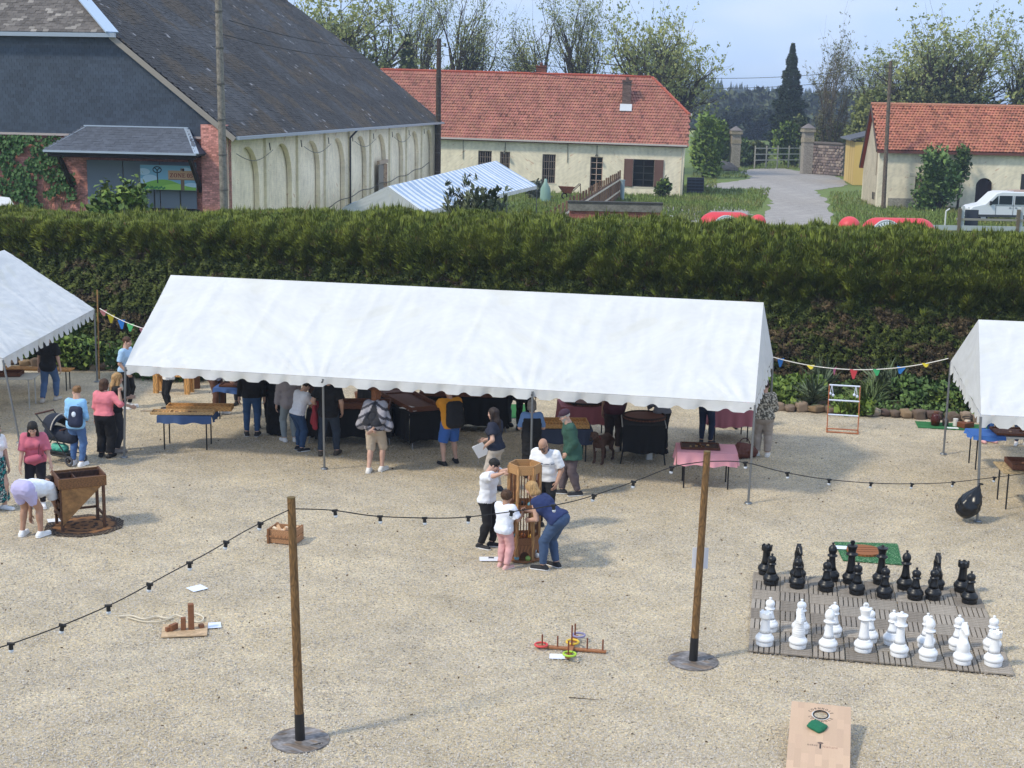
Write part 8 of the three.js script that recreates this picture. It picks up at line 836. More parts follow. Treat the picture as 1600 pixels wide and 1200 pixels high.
{ // the ball tower: hexagonal, slatted, with three trays of balls
const A = ground(817, 872), t = thing('ball_tower', 'tall six-sided wooden ball tower with slats', 'ball game', A, 0.1), r = 0.265, H0 = 1.66, w1 = wood(0xd8a872), w2 = wood(0xa8764e), hex = (R0, y, h, m, name, gap) => { for (let i = 0; i < 6; i++) { const a = i * Math.PI / 3 + Math.PI / 6, L = R0 * 1.0, x = Math.cos(a) * R0 * 0.866, z = Math.sin(a) * R0 * 0.866; new B().rbox(L - 0.004, h, 0.02, 0.004, x, y, z, 0, Math.PI / 2 - a, 0).mesh(name, m, t); } };
hex(r, H0 - 0.08, 0.16, w1, 'top_board'); hex(r, 0.92, 0.13, w2, 'middle_board'); hex(r, 0.36, 0.12, w2, 'lower_board'); for (let i = 0; i < 6; i++) { const a = i * Math.PI / 3 + Math.PI / 6, x = Math.cos(a) * r * 0.866, z = Math.sin(a) * r * 0.866, s = new THREE.Shape(); s.moveTo(-r / 2, 0); s.lineTo(r / 2, 0); s.lineTo(r / 2, 0.3); s.lineTo(-r / 2, 0.3); const o = new THREE.Path(); o.moveTo(-0.075, 0.02); o.lineTo(-0.075, 0.11); o.absarc(0, 0.11, 0.075, Math.PI, 0, true); o.lineTo(0.075, 0.02); s.holes.push(o); const g = new THREE.ExtrudeGeometry(s, { depth: 0.016, bevelEnabled: false }); const m = mesh('base_board', norm(g), w2, t); m.position.set(x, 0.0, z); m.rotation.y = Math.PI / 2 - a; }
const fl = (y, R0, m) => { const g = new THREE.CylinderGeometry(R0, R0, 0.02, 6); mesh('tray', norm(g), m, t).position.y = y; }; fl(0.86, r - 0.02, w2); fl(0.30, r - 0.02, w2); fl(0.03, r + 0.09, w2);
for (let i = 0; i < 6; i++) { const a = i * Math.PI / 3, x = Math.cos(a) * r, z = Math.sin(a) * r; new B().box(0.045, H0 - 0.04, 0.045, x, (H0 - 0.04) / 2, z, 0, -a, 0).mesh('post', w1, t); for (let k = 1; k < 5; k++) { const b = (i + 1) * Math.PI / 3, q = k / 5; new B().rod([lerp(Math.cos(a), Math.cos(b), q) * r * 0.98, 0.36, lerp(Math.sin(a), Math.sin(b), q) * r * 0.98], [lerp(Math.cos(a), Math.cos(b), q) * r * 0.98, H0 - 0.12, lerp(Math.sin(a), Math.sin(b), q) * r * 0.98], 0.008, 0.008, 5).mesh('slat', mat(0x6a4126, 0.7), t); } }
const cols = [[0xd8a83a, 'yellow'], [0xe6e3dc, 'white'], [0x5d9fb4, 'teal'], [0x3c5f9e, 'blue'], [0x8fb45a, 'green'], [0xc9793a, 'orange'], [0xcfe0e6, 'pale blue'], [0x2c2c30, 'black']], rr = rng(4), lv = [[0.92, 'middle tray'], [0.36, 'lower tray'], [0.085, 'foot board']]; lv.forEach(([y, nm], L) => { for (let i = 0; i < 7; i++) { const a = i * 0.92 + L, R0 = L === 2 ? 0.25 : 0.14 + 0.04 * rr(), [c, cn] = cols[(i * 3 + L) % 8]; const b = thing('ball', `${cn} ball on the ${nm} of the wooden ball tower`, 'ball', [A.x + Math.cos(a) * R0, y - 0.01, A.z + Math.sin(a) * R0]); new B().add(new THREE.SphereGeometry(0.045, 16, 12)).mesh('ball_body', mat(c, 0.35), b); } });
const pp = thing('paper_sheet', 'white sheet with a dark square on the gravel by the child in pink', 'paper', ground(764, 875).add(V(0, 0.02, 0)), 0.05); new B().box(0.32, 0.004, 0.22).mesh('sheet', mat(0xe6e9f2, 0.8), pp); new B().box(0.09, 0.003, 0.06, 0.04, 0.006, -0.05).mesh('print', mat(0x33363f, 0.8), pp);
}
{ // crate of blocks behind the left pole
const A = ground(446, 846), c = thing('wooden_crate', 'small wooden crate filled with pale blocks behind the left pole', 'crate', A, R(-14)), w = 0.52, d = 0.36, wd = wood(0xcc9a70); for (const z of [-1, 1]) for (const [y, h] of [[0.07, 0.12], [0.20, 0.12]]) new B().rbox(w, h - 0.01, 0.016, 0.003, 0, y, z * d / 2).mesh('slat', wd, c); for (const x of [-1, 1]) for (const [y, h] of [[0.07, 0.12], [0.20, 0.12]]) new B().rbox(0.016, h - 0.01, d - 0.02, 0.003, x * (w / 2 - 0.01), y, 0).mesh('slat', wd, c); for (const x of [-1, 1]) for (const z of [-1, 1]) new B().box(0.04, 0.26, 0.03, x * (w / 2 - 0.03), 0.135, z * (d / 2 + 0.022)).mesh('corner_post', wood(0x9a6a44), c); new B().box(w - 0.04, 0.012, d - 0.03, 0, 0.015, 0).mesh('floor', wd, c); new B().box(w + 0.02, 0.025, 0.02, 0, 0.135, d / 2 + 0.02).mesh('rail', wood(0xc08d62), c);
const r = rng(9), pal = [[0xe4d0b2, 'pale'], [0xc79f78, 'tan'], [0xd9bfa2, 'cream']]; let first; for (let i = 0; i < 14; i++) { const x = (r() - 0.5) * (w - 0.16), z = (r() - 0.5) * (d - 0.14); const b = thing('wooden_block', 'pale wooden block lying loose in the small crate', 'block', c.localToWorld(V(x, 0.17 + 0.07 * r(), z)), r() * 3, 'wooden blocks in the small crate'); new B().rbox(0.15, 0.05, 0.05, 0.006).mesh('block_body', mat(pal[i % 3][0], 0.7), b); b.rotation.set(r() - 0.5, r() * 3, 0.6 * (r() - 0.5)); }
}
const paper = (label, px, py, w, d, turn, col = 0xdfe7f6) => { const t = thing('paper_sheet', label, 'paper', ground(px, py).add(V(0, 0.022, 0)), turn); new B().box(w, 0.004, d).mesh('sheet', mat(col, 0.75), t); return t; };
paper('white sheet lying alone on the gravel left of the left pole', 308, 921, 0.26, 0.24, 0.75); paper('white sheet beside the wooden stacking game', 335, 979, 0.19, 0.22, 0.25); 
{ // stacking game with rope
const A = ground(289, 987), t = thing('stacking_board', 'flat plywood base of the stacking game with rope behind', 'game board', [A.x, 0.012, A.z], R(10)); new B().rbox(0.64, 0.02, 0.50, 0.005, 0, 0.012, 0).mesh('base', paleWood, t);
const W = wood(0xa9724e); [[-0.21, 0.03, 0.12, 0.06, 0.06, 0.5, 'short block lying at the left end of the plywood base'], [-0.02, -0.0, 0.07, 0.18, 0.07, 0, 'block standing left of the tallest block on the plywood base'], [0.09, -0.01, 0.08, 0.38, 0.08, 0.15, 'tallest upright block on the plywood base'], [0.23, -0.05, 0.07, 0.05, 0.07, 0.4, 'small flat block at the right end of the plywood base'], [-0.16, 0.0, 0.14, 0.09, 0.06, 0.9, 'slanting block beside the left end block']].forEach(([x, z, w, h, d, r, l]) => { const b = thing('wooden_block', l, 'block', t.localToWorld(V(x, 0.024, z)), R(10) + r); new B().rbox(w, h, d, 0.006, 0, h / 2, 0).mesh('block_body', W, b); });
const rope = thing('rope', 'pale rope trailing left from the stacking game over the gravel', 'rope'), pts = [[185, 966], [205, 965], [225, 970], [245, 966], [262, 969], [275, 964], [290, 968], [305, 962], [318, 968], [312, 975], [296, 972]].map(([x, y]) => ground(x, y).add(V(0, 0.03, 0))); mesh('cord', new THREE.TubeGeometry(new THREE.CatmullRomCurve3(pts), 120, 0.012, 6), mat(0xd9cfba, 0.9), rope); const pts2 = [[198, 967], [225, 974], [250, 974], [270, 968]].map(([x, y]) => ground(x, y).add(V(0, 0.028, 0))); mesh('cord', new THREE.TubeGeometry(new THREE.CatmullRomCurve3(pts2), 50, 0.011, 6), mat(0xd0c5ae, 0.9), rope);
}
{ // ring toss cross
const A = ground(893, 1017), t = thing('ring_toss', 'wooden cross with upright pegs for ring tossing', 'ring toss', [A.x, 0.012, A.z], R(-10)), w = wood(0xc4865a); new B().rbox(0.98, 0.03, 0.07, 0.006, 0, 0.02, 0).mesh('long_arm', w, t); new B().rbox(0.07, 0.03, 0.86, 0.006, 0, 0.052, 0).mesh('cross_arm', w, t); for (const [x, z, h, y] of [[-0.42, 0, 0.16, 0.035], [-0.2, 0, 0.16, 0.035], [0, 0, 0.3, 0.067], [0.22, 0, 0.16, 0.035], [0.44, 0, 0.16, 0.035], [0, -0.34, 0.2, 0.067], [0, 0.34, 0.2, 0.067]]) new B().rod([x, y, z], [x, y + h, z], 0.011, 0.011, 8).mesh('peg', wood(0x8d4f33), t);
for (const [x, z, c, y, l] of [[-0.43, 0.02, 0xd24a48, 0.05, 'red rope ring on the left peg of the ring toss'], [0.0, -0.1, 0xe2bd3f, 0.085, 'yellow ring round the middle peg of the ring toss'], [0.02, 0.36, 0xa9cc3e, 0.085, 'lime green ring on the near peg of the ring toss'], [0.05, -0.38, 0x8a86a8, 0.085, 'grey-violet ring on the far peg of the ring toss']]) { const r = thing('toss_ring', l, 'ring', t.localToWorld(V(x, y, z)), 0); mesh('ring_body', norm(new THREE.TorusGeometry(0.085, 0.016, 10, 30).rotateX(Math.PI / 2)), mat(c, 0.6), r); }
paper('white card before the left arm of the ring toss', 872, 1028, 0.24, 0.17, -0.05, 0xe3e8f4);
}
{ // two timber poles with their bulbs
const P = []; [[469, 1158, 455, 778, 'tall round timber pole on a steel plate, left of the middle of the yard'], [1083, 1034, 1105, 706, 'tall round timber pole on a steel plate beside the chess set']].forEach(([bx, by, tx, ty, l], i) => { const b = ground(bx, by), q = atDepth(tx, ty, b.z), t = thing('timber_pole', l, 'pole', [b.x, 0, b.z]), dx = q.x - b.x; new B().rod([0, 0.02, 0], [dx, q.y, 0], 0.055, 0.047, 18).mesh('post', mat(0x8d6c42, 0.75, { map: woodGrain, bumpMap: woodBump, bumpScale: 0.004 }), t); new B().rod([0, 0.02, 0], [dx * 0.1, 0.36, 0], 0.06, 0.058, 18).mesh('sleeve', blackMetal, t); new B().cyl(0.048, 0.048, 0.012, dx, q.y + 0.004, 0, 18).mesh('end_cap', mat(0x6b5a38, 0.9), t);
const ring = (n, f) => Array.from({ length: n }, (_, k) => f(k / n * 2 * Math.PI)), pl = shapeOf(ring(48, a => [0.345 * Math.cos(a), 0.345 * Math.sin(a)])), hx = 0.215, hy = i ? 0.04 : -0.12; pl.holes.push(new THREE.Path(ring(20, a => [0.085 * Math.cos(-a) * 0.88 - 0.026 * Math.sin(-a) * 0.48, 0.085 * Math.cos(-a) * 0.48 + 0.026 * Math.sin(-a) * 0.88]).map(([x, y]) => new THREE.Vector2(x + hx, y + hy)))); const pg = new THREE.ExtrudeGeometry(pl, { depth: 0.014, bevelEnabled: true, bevelSize: 0.004, bevelThickness: 0.003, bevelSegments: 1, curveSegments: 36 }); pg.rotateX(-Math.PI / 2); mesh('base_plate', norm(pg), mat(0xa6a19c, 0.75, { map: tex(256, 256, (u, v) => { const k = 0.8 + 0.18 * tn(u, v, 4, 3 + i) + 0.12 * tn(u, v, 16, 8), r = smooth(0.2, 0.6, tn(u, v, 5, 14)); return [lerp(k * 0.92, k * 0.9, r), lerp(k * 0.92, k * 0.82, r), lerp(k * 0.94, k * 0.74, r)]; }), metalness: 0.1 }), t).position.y = 0.008; P.push(V(b.x + dx, q.y - 0.13, b.z)); });
const sign = thing('pole_notice', 'white notice sheet fixed behind the right timber pole', 'notice'), sp = atDepth(1094, 872, P[1].z - 0.1); sign.position.copy(sp); new B().rbox(0.22, 0.30, 0.004, 0.002).mesh('sheet', mat(0xe2e5ee, 0.7), sign); 
const blk = mat(0x121214, 0.6), bulbM = new THREE.MeshPhysicalMaterial({ color: 0xc9d0d8, roughness: 0.25, clearcoat: 0.6 });
const string = (label, pts, n, t0, t1, seed) => { const t = thing('string_lights', label, 'string lights'), c = new THREE.CatmullRomCurve3(pts); mesh('cable', new THREE.TubeGeometry(c, 120, 0.007, 6), blk, t); const r = rng(seed); for (let i = 0; i < n; i++) { const p = c.getPointAt(lerp(t0, t1, n > 1 ? i / (n - 1) : 0)), hd = 0.12 * (r() - 0.5), o = new THREE.Group(); o.name = 'bulb'; t.add(o); o.position.copy(p); o.rotation.set(hd, 0, 0.5 * (r() - 0.5)); new B().cyl(0.02, 0.023, 0.052, 0, -0.03, 0, 12).cyl(0.016, 0.016, 0.07, 0, 0, 0, 8, 0, 0, Math.PI / 2).mesh('socket', blk, o); new B().add(new THREE.SphereGeometry(0.025, 14, 12), 0, -0.07, 0).mesh('globe', bulbM, o); } };
// the cables are traced by where they hang: sag between the poles and beyond them
const mid = (px, py, z) => atDepth(px, py, z); const z0 = P[0].z, z1 = P[1].z;
string('string of round bulbs running left from the left timber pole', [P[0], mid(390, 826, z0 + 0.55), mid(326, 863, z0 + 1.1), mid(257, 900, z0 + 1.6), mid(187, 938, z0 + 2.1), mid(110, 972, z0 + 2.6), mid(32, 1001, z0 + 3.0), mid(-60, 1030, z0 + 3.5)], 7, 0.115, 0.88, 3);
string('string of round bulbs sagging between the two timber poles', [P[0], mid(517, 797, lerp(z0, z1, 0.1)), mid(583, 806, lerp(z0, z1, 0.2)), mid(648, 809, lerp(z0, z1, 0.3)), mid(712, 809, lerp(z0, z1, 0.4)), mid(780, 802, lerp(z0, z1, 0.5)), mid(888, 785, lerp(z0, z1, 0.67)), mid(946, 768, lerp(z0, z1, 0.76)), mid(997, 750, lerp(z0, z1, 0.84)), mid(1053, 729, lerp(z0, z1, 0.93)), P[1]], 9, 0.095, 0.91, 5);
const e = ground(1650, 740); string('string of round bulbs running right from the right timber pole', [P[1], mid(1160, 722, z1 - 0.9), mid(1222, 737, z1 - 1.9), mid(1285, 748, z1 - 2.9), mid(1350, 754, z1 - 3.9), mid(1415, 756, z1 - 4.9), mid(1482, 754, z1 - 5.9), mid(1545, 747, z1 - 6.8), mid(1640, 735, z1 - 8.2)], 7, 0.105, 0.83, 8);
}
{ // ladder toss
const A = ground(1292, 671), Bq = ground(1340, 675), m = q3(A, Bq, 0.5), t = thing('ladder_toss', 'orange and white ladder toss frame by the flower bed', 'ladder toss', m, -0.2), w = A.distanceTo(Bq), top = atDepth(1342, 601, m.z - 0.3).y, or = mat(0xa8653f, 0.6), wh = mat(0xd5dff0, 0.5); for (const x of [-1, 1]) { new B().rod([x * w / 2, 0.03, 0.12], [x * w / 2, top, -0.25], 0.014).mesh('upright', or, t); new B().rod([x * w / 2, 0.02, -0.1], [x * w / 2, 0.02, 0.32], 0.018).mesh('foot', or, t); } for (const k of [0.98, 0.66, 0.35]) new B().rod([-w / 2, top * k, lerp(0.12, -0.25, k)], [w / 2, top * k, lerp(0.12, -0.25, k)], 0.02).mesh('rung', wh, t); new B().rod([-w / 2, 0.06, 0.12], [w / 2, 0.06, 0.12], 0.016).rod([-w / 2, 0.02, 0.3], [w / 2, 0.02, 0.3], 0.016).mesh('bottom_rail', or, t);
for (const [x, l] of [[-0.42, 'white bola hanging at the left of the top rung of the ladder toss'], [0.36, 'white bola hanging at the right of the top rung of the ladder toss']]) { const b = thing('toss_bola', l, 'bola', t.localToWorld(V(x * w, top * 0.98, -0.24)), 0.2); new B().rod([0, 0, 0.02], [0.03, -0.22, 0.04], 0.008).rod([0, 0, 0], [-0.04, -0.18, 0.03], 0.008).mesh('cord', wh, b); new B().add(new THREE.SphereGeometry(0.035, 12, 10), 0.03, -0.24, 0.04).add(new THREE.SphereGeometry(0.035, 12, 10), -0.04, -0.2, 0.03).mesh('balls', wh, b); }
}
{ // green mat with jars and boxes beside the bed
const A = ground(1490, 667), t = thing('green_mat', 'green mat with jars and small boxes beside the flower bed', 'mat', [A.x, 0.014, A.z], -0.16); new B().rbox(1.75, 0.012, 0.72, 0.004).mesh('pile', mat(0x2f7a42, 0.95, { map: blotch }), t); const put = (name, label, cat, x, z, fn) => { const o = thing(name, label, cat, t.localToWorld(V(x, 0.008, z)), x * 2); fn(o); };
put('jar', 'dark red jar at the left of the green mat', 'jar', -0.44, 0.02, o => new B().lathe([[0.001, 0], [0.1, 0.01], [0.12, 0.16], [0.09, 0.25], [0.08, 0.28], [0.001, 0.285]], 20).mesh('jar_body', mat(0x4b1d18, 0.3), o)); put('jar', 'pale lidded jar behind the dark red jar', 'jar', -0.4, -0.18, o => { new B().lathe([[0.001, 0], [0.08, 0.01], [0.09, 0.2], [0.06, 0.26], [0.001, 0.265]], 18).mesh('jar_body', mat(0xb9aa9c, 0.5), o); new B().cyl(0.07, 0.07, 0.04, 0, 0.28, 0, 16).mesh('lid', mat(0x6d4a38, 0.6), o); }); put('jar', 'small dark jar in the middle of the mat', 'jar', -0.2, 0.0, o => new B().lathe([[0.001, 0], [0.07, 0.01], [0.08, 0.13], [0.05, 0.18], [0.001, 0.19]], 16).mesh('jar_body', mat(0x3a3032, 0.4), o)); put('tin', 'white tin on the green mat', 'tin', 0.04, -0.02, o => new B().cyl(0.06, 0.06, 0.18, 0, 0.09, 0, 18).mesh('tin_body', mat(0xd9d6cf, 0.5), o)); put('wooden_box', 'low brown wooden box on the green mat', 'box', 0.27, 0.04, o => { new B().rbox(0.34, 0.12, 0.24, 0.01, 0, 0.06, 0).mesh('case', wood(0x8a4f2e), o); new B().rbox(0.1, 0.05, 0.1, 0.01, 0.05, 0.145, 0).mesh('knob', mat(0xd9c9b4, 0.7), o); }); put('basket', 'small dark wire basket on the brown box', 'basket', 0.33, -0.14, o => new B().add(new THREE.TorusGeometry(0.12, 0.014, 6, 22), 0, 0.2, 0, Math.PI / 2).add(new THREE.TorusGeometry(0.1, 0.012, 6, 22), 0, 0.02, 0, Math.PI / 2).rod([0.11, 0.02, 0], [0.12, 0.2, 0], 0.008).rod([-0.11, 0.02, 0], [-0.12, 0.2, 0], 0.008).rod([0, 0.02, 0.1], [0, 0.2, 0.12], 0.008).mesh('wire', mat(0x3d322b, 0.6), o)); put('paper_sheet', 'white card at the front of the green mat', 'paper', -0.05, 0.24, o => new B().box(0.26, 0.004, 0.13, 0, 0.004, 0).mesh('sheet', mat(0xe6e6e4, 0.8), o));
}
{ // round board on its mat behind the chess set
const c = [[1303, 848], [1402, 851], [1410, 884], [1317, 877]].map(p => ground(...p)), g = q3(q3(c[0], c[2], 0.5), q3(c[1], c[3], 0.5), 0.5), t = thing('green_mat', 'green mat with white flecks behind the black chess pieces', 'mat', [0, 0.01, 0]); const s = new THREE.Shape(c.map(p => new THREE.Vector2(p.x, -p.z))), e = new THREE.ExtrudeGeometry(s, { depth: 0.012, bevelEnabled: false }); e.rotateX(-Math.PI / 2); const P = e.attributes.position, u = e.attributes.uv; for (let i = 0; i < P.count; i++) u.setXY(i, P.getX(i), P.getZ(i)); mesh('pile', norm(e), mat(0xffffff, 0.95, { map: tex(256, 256, (u, v) => tn(u, v, 26, 3) > 0.5 ? [0.55, 0.68, 0.52] : [0.13 + 0.05 * tn(u, v, 40, 8), 0.36 + 0.08 * tn(u, v, 30, 2), 0.2]) }), t);
const d = thing('round_board', 'round orange-brown wooden disc lying on the flecked green mat', 'game board', [ground(1350, 864).x, 0.024, ground(1350, 864).z]); new B().cyl(0.30, 0.30, 0.035, 0, 0.02, 0, 40).mesh('disc', wood(0xb5713e), d); const tr = new B(); for (const q of [-0.12, 0, 0.12]) tr.box(0.5, 0.004, 0.012, 0, 0.0395, q); tr.mesh('groove_strip', wood(0x8f5429), d); const p = thing('paper_sheet', 'white sheet at the left corner of the flecked green mat', 'paper', ground(1313, 858).add(V(0, 0.032, 0)), -0.1); new B().box(0.24, 0.004, 0.19).mesh('sheet', mat(0xdde6f3, 0.8), p);
}
// ---------------------------------------------------------------- the giant chess set
{
const FL = ground(1168, 1021), FR = ground(1586, 1059), BL = ground(1176, 897), BRr = ground(1527, 926), S = (u, v) => q3(q3(FL, FR, u), q3(BL, BRr, u), v), board = thing('chess_board', 'large chess board of grey slatted wooden tiles on the gravel', 'chess board', [0, 0.012, 0]);
const ex = FR.clone().sub(FL), ez = BL.clone().sub(FL), tw = ex.length() / 8, td = ez.length() / 8, yaw = -Math.atan2(ex.z, ex.x), ts = Math.min(tw, td) * 0.995; const tileGeo = k => { const b = new B(), n = 6, r = rng(k + 3); for (let i = 0; i < n; i++) { const w = ts / n; b.rbox(w - 0.016, 0.022, ts - 0.012, 0.003, -ts / 2 + w * (i + 0.5), 0.024 + 0.002 * r(), 0); } b.box(ts - 0.01, 0.012, 0.05, 0, 0.006, -ts * 0.33).box(ts - 0.01, 0.012, 0.05, 0, 0.006, ts * 0.33); return b.geo(); }; const tg = [0, 1, 2].map(tileGeo), tm = [0xb9b0a6, 0xc6bcb0, 0xaaa197, 0xc0b8ae, 0xcfc6bb].map(c => mat(c, 0.9, { map: woodGrain, bumpMap: woodBump, bumpScale: 0.003 })), r = rng(12);
for (let i = 0; i < 8; i++) for (let j = 0; j < 8; j++) { const p = S((i + 0.5) / 8, (j + 0.5) / 8), m = mesh('tile', tg[Math.floor(r() * 3)], tm[Math.floor(r() * 5)], board); m.position.set(p.x, 0, p.z); m.rotation.set(0.006 * (r() - 0.5), yaw + ((i + j) % 2 ? Math.PI / 2 : 0) + 0.012 * (r() - 0.5), 0.006 * (r() - 0.5)); }
const base = (r, h0) => [[0.001, 0], [r * 0.97, 0], [r, 0.01], [r, 0.052], [r * 0.96, 0.058], [r * 0.96, 0.064], [r * 1.05, 0.068], [r * 1.12, 0.085], [r * 1.13, 0.102], [r * 1.07, 0.125], [r * 0.92, 0.145], [r * 0.84, 0.15], [r * 0.84, 0.158], [r * 0.78, 0.163], [r * 0.70, 0.185]]; const K = 0.118;
const prof = { pawn: [...base(K * 0.98), [0.066, 0.225], [0.054, 0.27], [0.050, 0.315], [0.05, 0.325], [0.072, 0.335], [0.074, 0.348], [0.05, 0.358], [0.058, 0.375], [0.068, 0.405], [0.066, 0.435], [0.05, 0.458], [0.026, 0.47], [0.014, 0.476], [0.014, 0.486], [0.021, 0.494], [0.021, 0.506], [0.001, 0.516]],
rook: [...base(K), [0.07, 0.235], [0.062, 0.3], [0.06, 0.38], [0.064, 0.395], [0.085, 0.405], [0.088, 0.42], [0.088, 0.475], [0.080, 0.48], [0.07, 0.475], [0.06, 0.47], [0.02, 0.472], [0.018, 0.49], [0.012, 0.5], [0.001, 0.502]],
bishop: [...base(K), [0.066, 0.235], [0.054, 0.32], [0.05, 0.39], [0.052, 0.4], [0.08, 0.412], [0.082, 0.428], [0.052, 0.44], [0.056, 0.46], [0.07, 0.495], [0.070, 0.525], [0.058, 0.56], [0.036, 0.59], [0.016, 0.602], [0.014, 0.612], [0.024, 0.622], [0.022, 0.634], [0.001, 0.642]],
queen: [...base(K), [0.07, 0.235], [0.057, 0.33], [0.053, 0.42], [0.056, 0.43], [0.09, 0.442], [0.092, 0.462], [0.058, 0.474], [0.06, 0.52], [0.07, 0.56], [0.088, 0.592], [0.088, 0.602], [0.07, 0.6], [0.03, 0.612], [0.016, 0.62], [0.022, 0.632], [0.02, 0.645], [0.001, 0.652]],
king: [...base(K), [0.072, 0.235], [0.06, 0.34], [0.056, 0.45], [0.06, 0.46], [0.094, 0.472], [0.096, 0.492], [0.06, 0.506], [0.064, 0.55], [0.078, 0.6], [0.084, 0.62], [0.08, 0.632], [0.04, 0.645], [0.001, 0.648]] };
const blackP = mat(0x111215, 0.38, { bumpMap: blotch, bumpScale: 0.001 }), whiteP = mat(0xeceef0, 0.34, { bumpMap: blotch, bumpScale: 0.001 }); blackP.map = null;
const make = (kind, white, label) => { const t = thing(`chess_${kind}`, label, 'chess piece'), m = white ? whiteP : blackP; const nb = base(K).length; const pr = kind === 'knight' ? null : prof[kind], bp = base(kind === 'pawn' ? K * 0.98 : K); mesh('foot', norm(new THREE.LatheGeometry([...bp, [0.001, 0.188]].map(p => new THREE.Vector2(...p)), 36)), m, t);
if (pr) mesh('body', norm(new THREE.LatheGeometry([[0.001, 0.175], ...pr.slice(nb - 1)].map(p => new THREE.Vector2(...p)), 36)), m, t); else { const h = meshField([cap(V(0, 0.17, 0), V(0, 0.22, 0), 0.088, 0.082, 0.02), cap(V(0, 0.24, -0.01), V(0, 0.42, -0.045), 0.078, 0.05, 0.05), cap(V(0, 0.42, -0.045), V(0, 0.5, -0.02), 0.05, 0.046, 0.04), cap(V(0, 0.52, -0.005), V(0, 0.455, 0.085), 0.05, 0.032, 0.03), cap(V(0, 0.30, 0.05), V(0, 0.24, 0.03), 0.045, 0.055, 0.04), cap(V(0.022, 0.54, -0.03), V(0.03, 0.59, -0.02), 0.018, 0.008, 0.01), cap(V(-0.022, 0.54, -0.03), V(-0.03, 0.59, -0.02), 0.018, 0.008, 0.01), cap(V(0, 0.57, -0.04), V(0, 0.4, -0.10), 0.018, 0.02, 0.02), ell(V(0.035, 0.515, 0.035), [0.012, 0.01, 0.012], 0.006, { sub: 1 }), ell(V(-0.035, 0.515, 0.035), [0.012, 0.01, 0.012], 0.006, { sub: 1 })], 0.009, { noise: (x, y, z) => z < -0.06 ? 0.003 * Math.sin(y * 190) : 0 }); mesh('horse_head', h, m, t); }
if (kind === 'king') new B().rbox(0.05, 0.075, 0.036, 0.006, 0, 0.675, 0).rbox(0.075, 0.034, 0.036, 0.006, 0, 0.68, 0).mesh('crown_cross', m, t); if (kind === 'rook') for (let i = 0; i < 6; i++) { const a = i * 1.047; new B().rbox(0.042, 0.022, 0.018, 0.004, Math.cos(a) * 0.08, 0.486, Math.sin(a) * 0.08, 0, Math.PI / 2 - a, 0).mesh('battlement', m, t); } return t; };
const put = (t, px, py, turn) => { const g = ground(px, py); t.position.set(g.x, 0.048, g.z); t.rotation.y = turn; };
const src = {}; const piece = (kind, white, label, px, py, turn = 0, dz = 0) => { const k = kind + white; const t = src[k] ? copyOf(src[k], label) : (src[k] = make(kind, white, label)); put(t, px, py, turn); };
// white: back rank nearest the camera, pawns behind it
const wf = [[1194, 1012, 'rook', 'left white rook, nearest the left front corner of the board'], [1246, 1016, 'knight', 'left white knight, between the left rook and bishop'], [1293, 1020, 'bishop', 'left white bishop, left of the white king'], [1348, 1022, 'king', 'white king with a square cross on its crown'], [1404, 1029, 'queen', 'white queen, right of the white king'], [1449, 1035, 'bishop', 'right white bishop, right of the white queen'], [1503, 1041, 'knight', 'right white knight, between bishop and rook'], [1551, 1044, 'rook', 'right white rook at the right front corner of the board']]; wf.forEach(([x, y, k, l], i) => piece(k, true, l, x, y, Math.PI + 0.1 * Math.sin(i * 3)));
const nm = ['left rook', 'left knight', 'left bishop', 'king', 'queen', 'right bishop', 'right knight', 'right rook'], wp = [[1201, 990], [1250, 993], [1301, 998], [1357, 1007], [1393, 1011], [1446, 1016], [1495, 1019], [1549, 1020]]; wp.forEach(([x, y], i) => piece('pawn', true, `white pawn standing behind the ${nm[i].includes('left') || nm[i].includes('right') ? nm[i].replace(' ', ' white ') : 'white ' + nm[i]}`, x, y, i));
const bb = [[1196, 901, 'rook', 'left black rook at the left back corner of the board'], [1246, 909, 'knight', 'left black knight, between the left rook and bishop'], [1298, 911, 'bishop', 'left black bishop, left of the black king'], [1328, 915, 'king', 'tallest black piece, the black king before the green mat'], [1375, 916, 'queen', 'black queen, right of the black king'], [1413, 924, 'bishop', 'right black bishop, right of the black queen'], [1462, 924, 'knight', 'right black knight, between bishop and rook'], [1502, 928, 'rook', 'right black rook at the right back corner']]; bb.forEach(([x, y, k, l], i) => piece(k, false, l, x, y, 0.15 * Math.sin(i * 2)));
const bp = [[1204, 917], [1245, 922], [1290, 927], [1338, 932], [1381, 937], [1429, 940], [1457, 940], [1514, 946]]; bp.forEach(([x, y], i) => piece('pawn', false, `black pawn standing before the ${nm[i].includes('left') || nm[i].includes('right') ? nm[i].replace(' ', ' black ') : 'black ' + nm[i]}`, x, y, i));
}
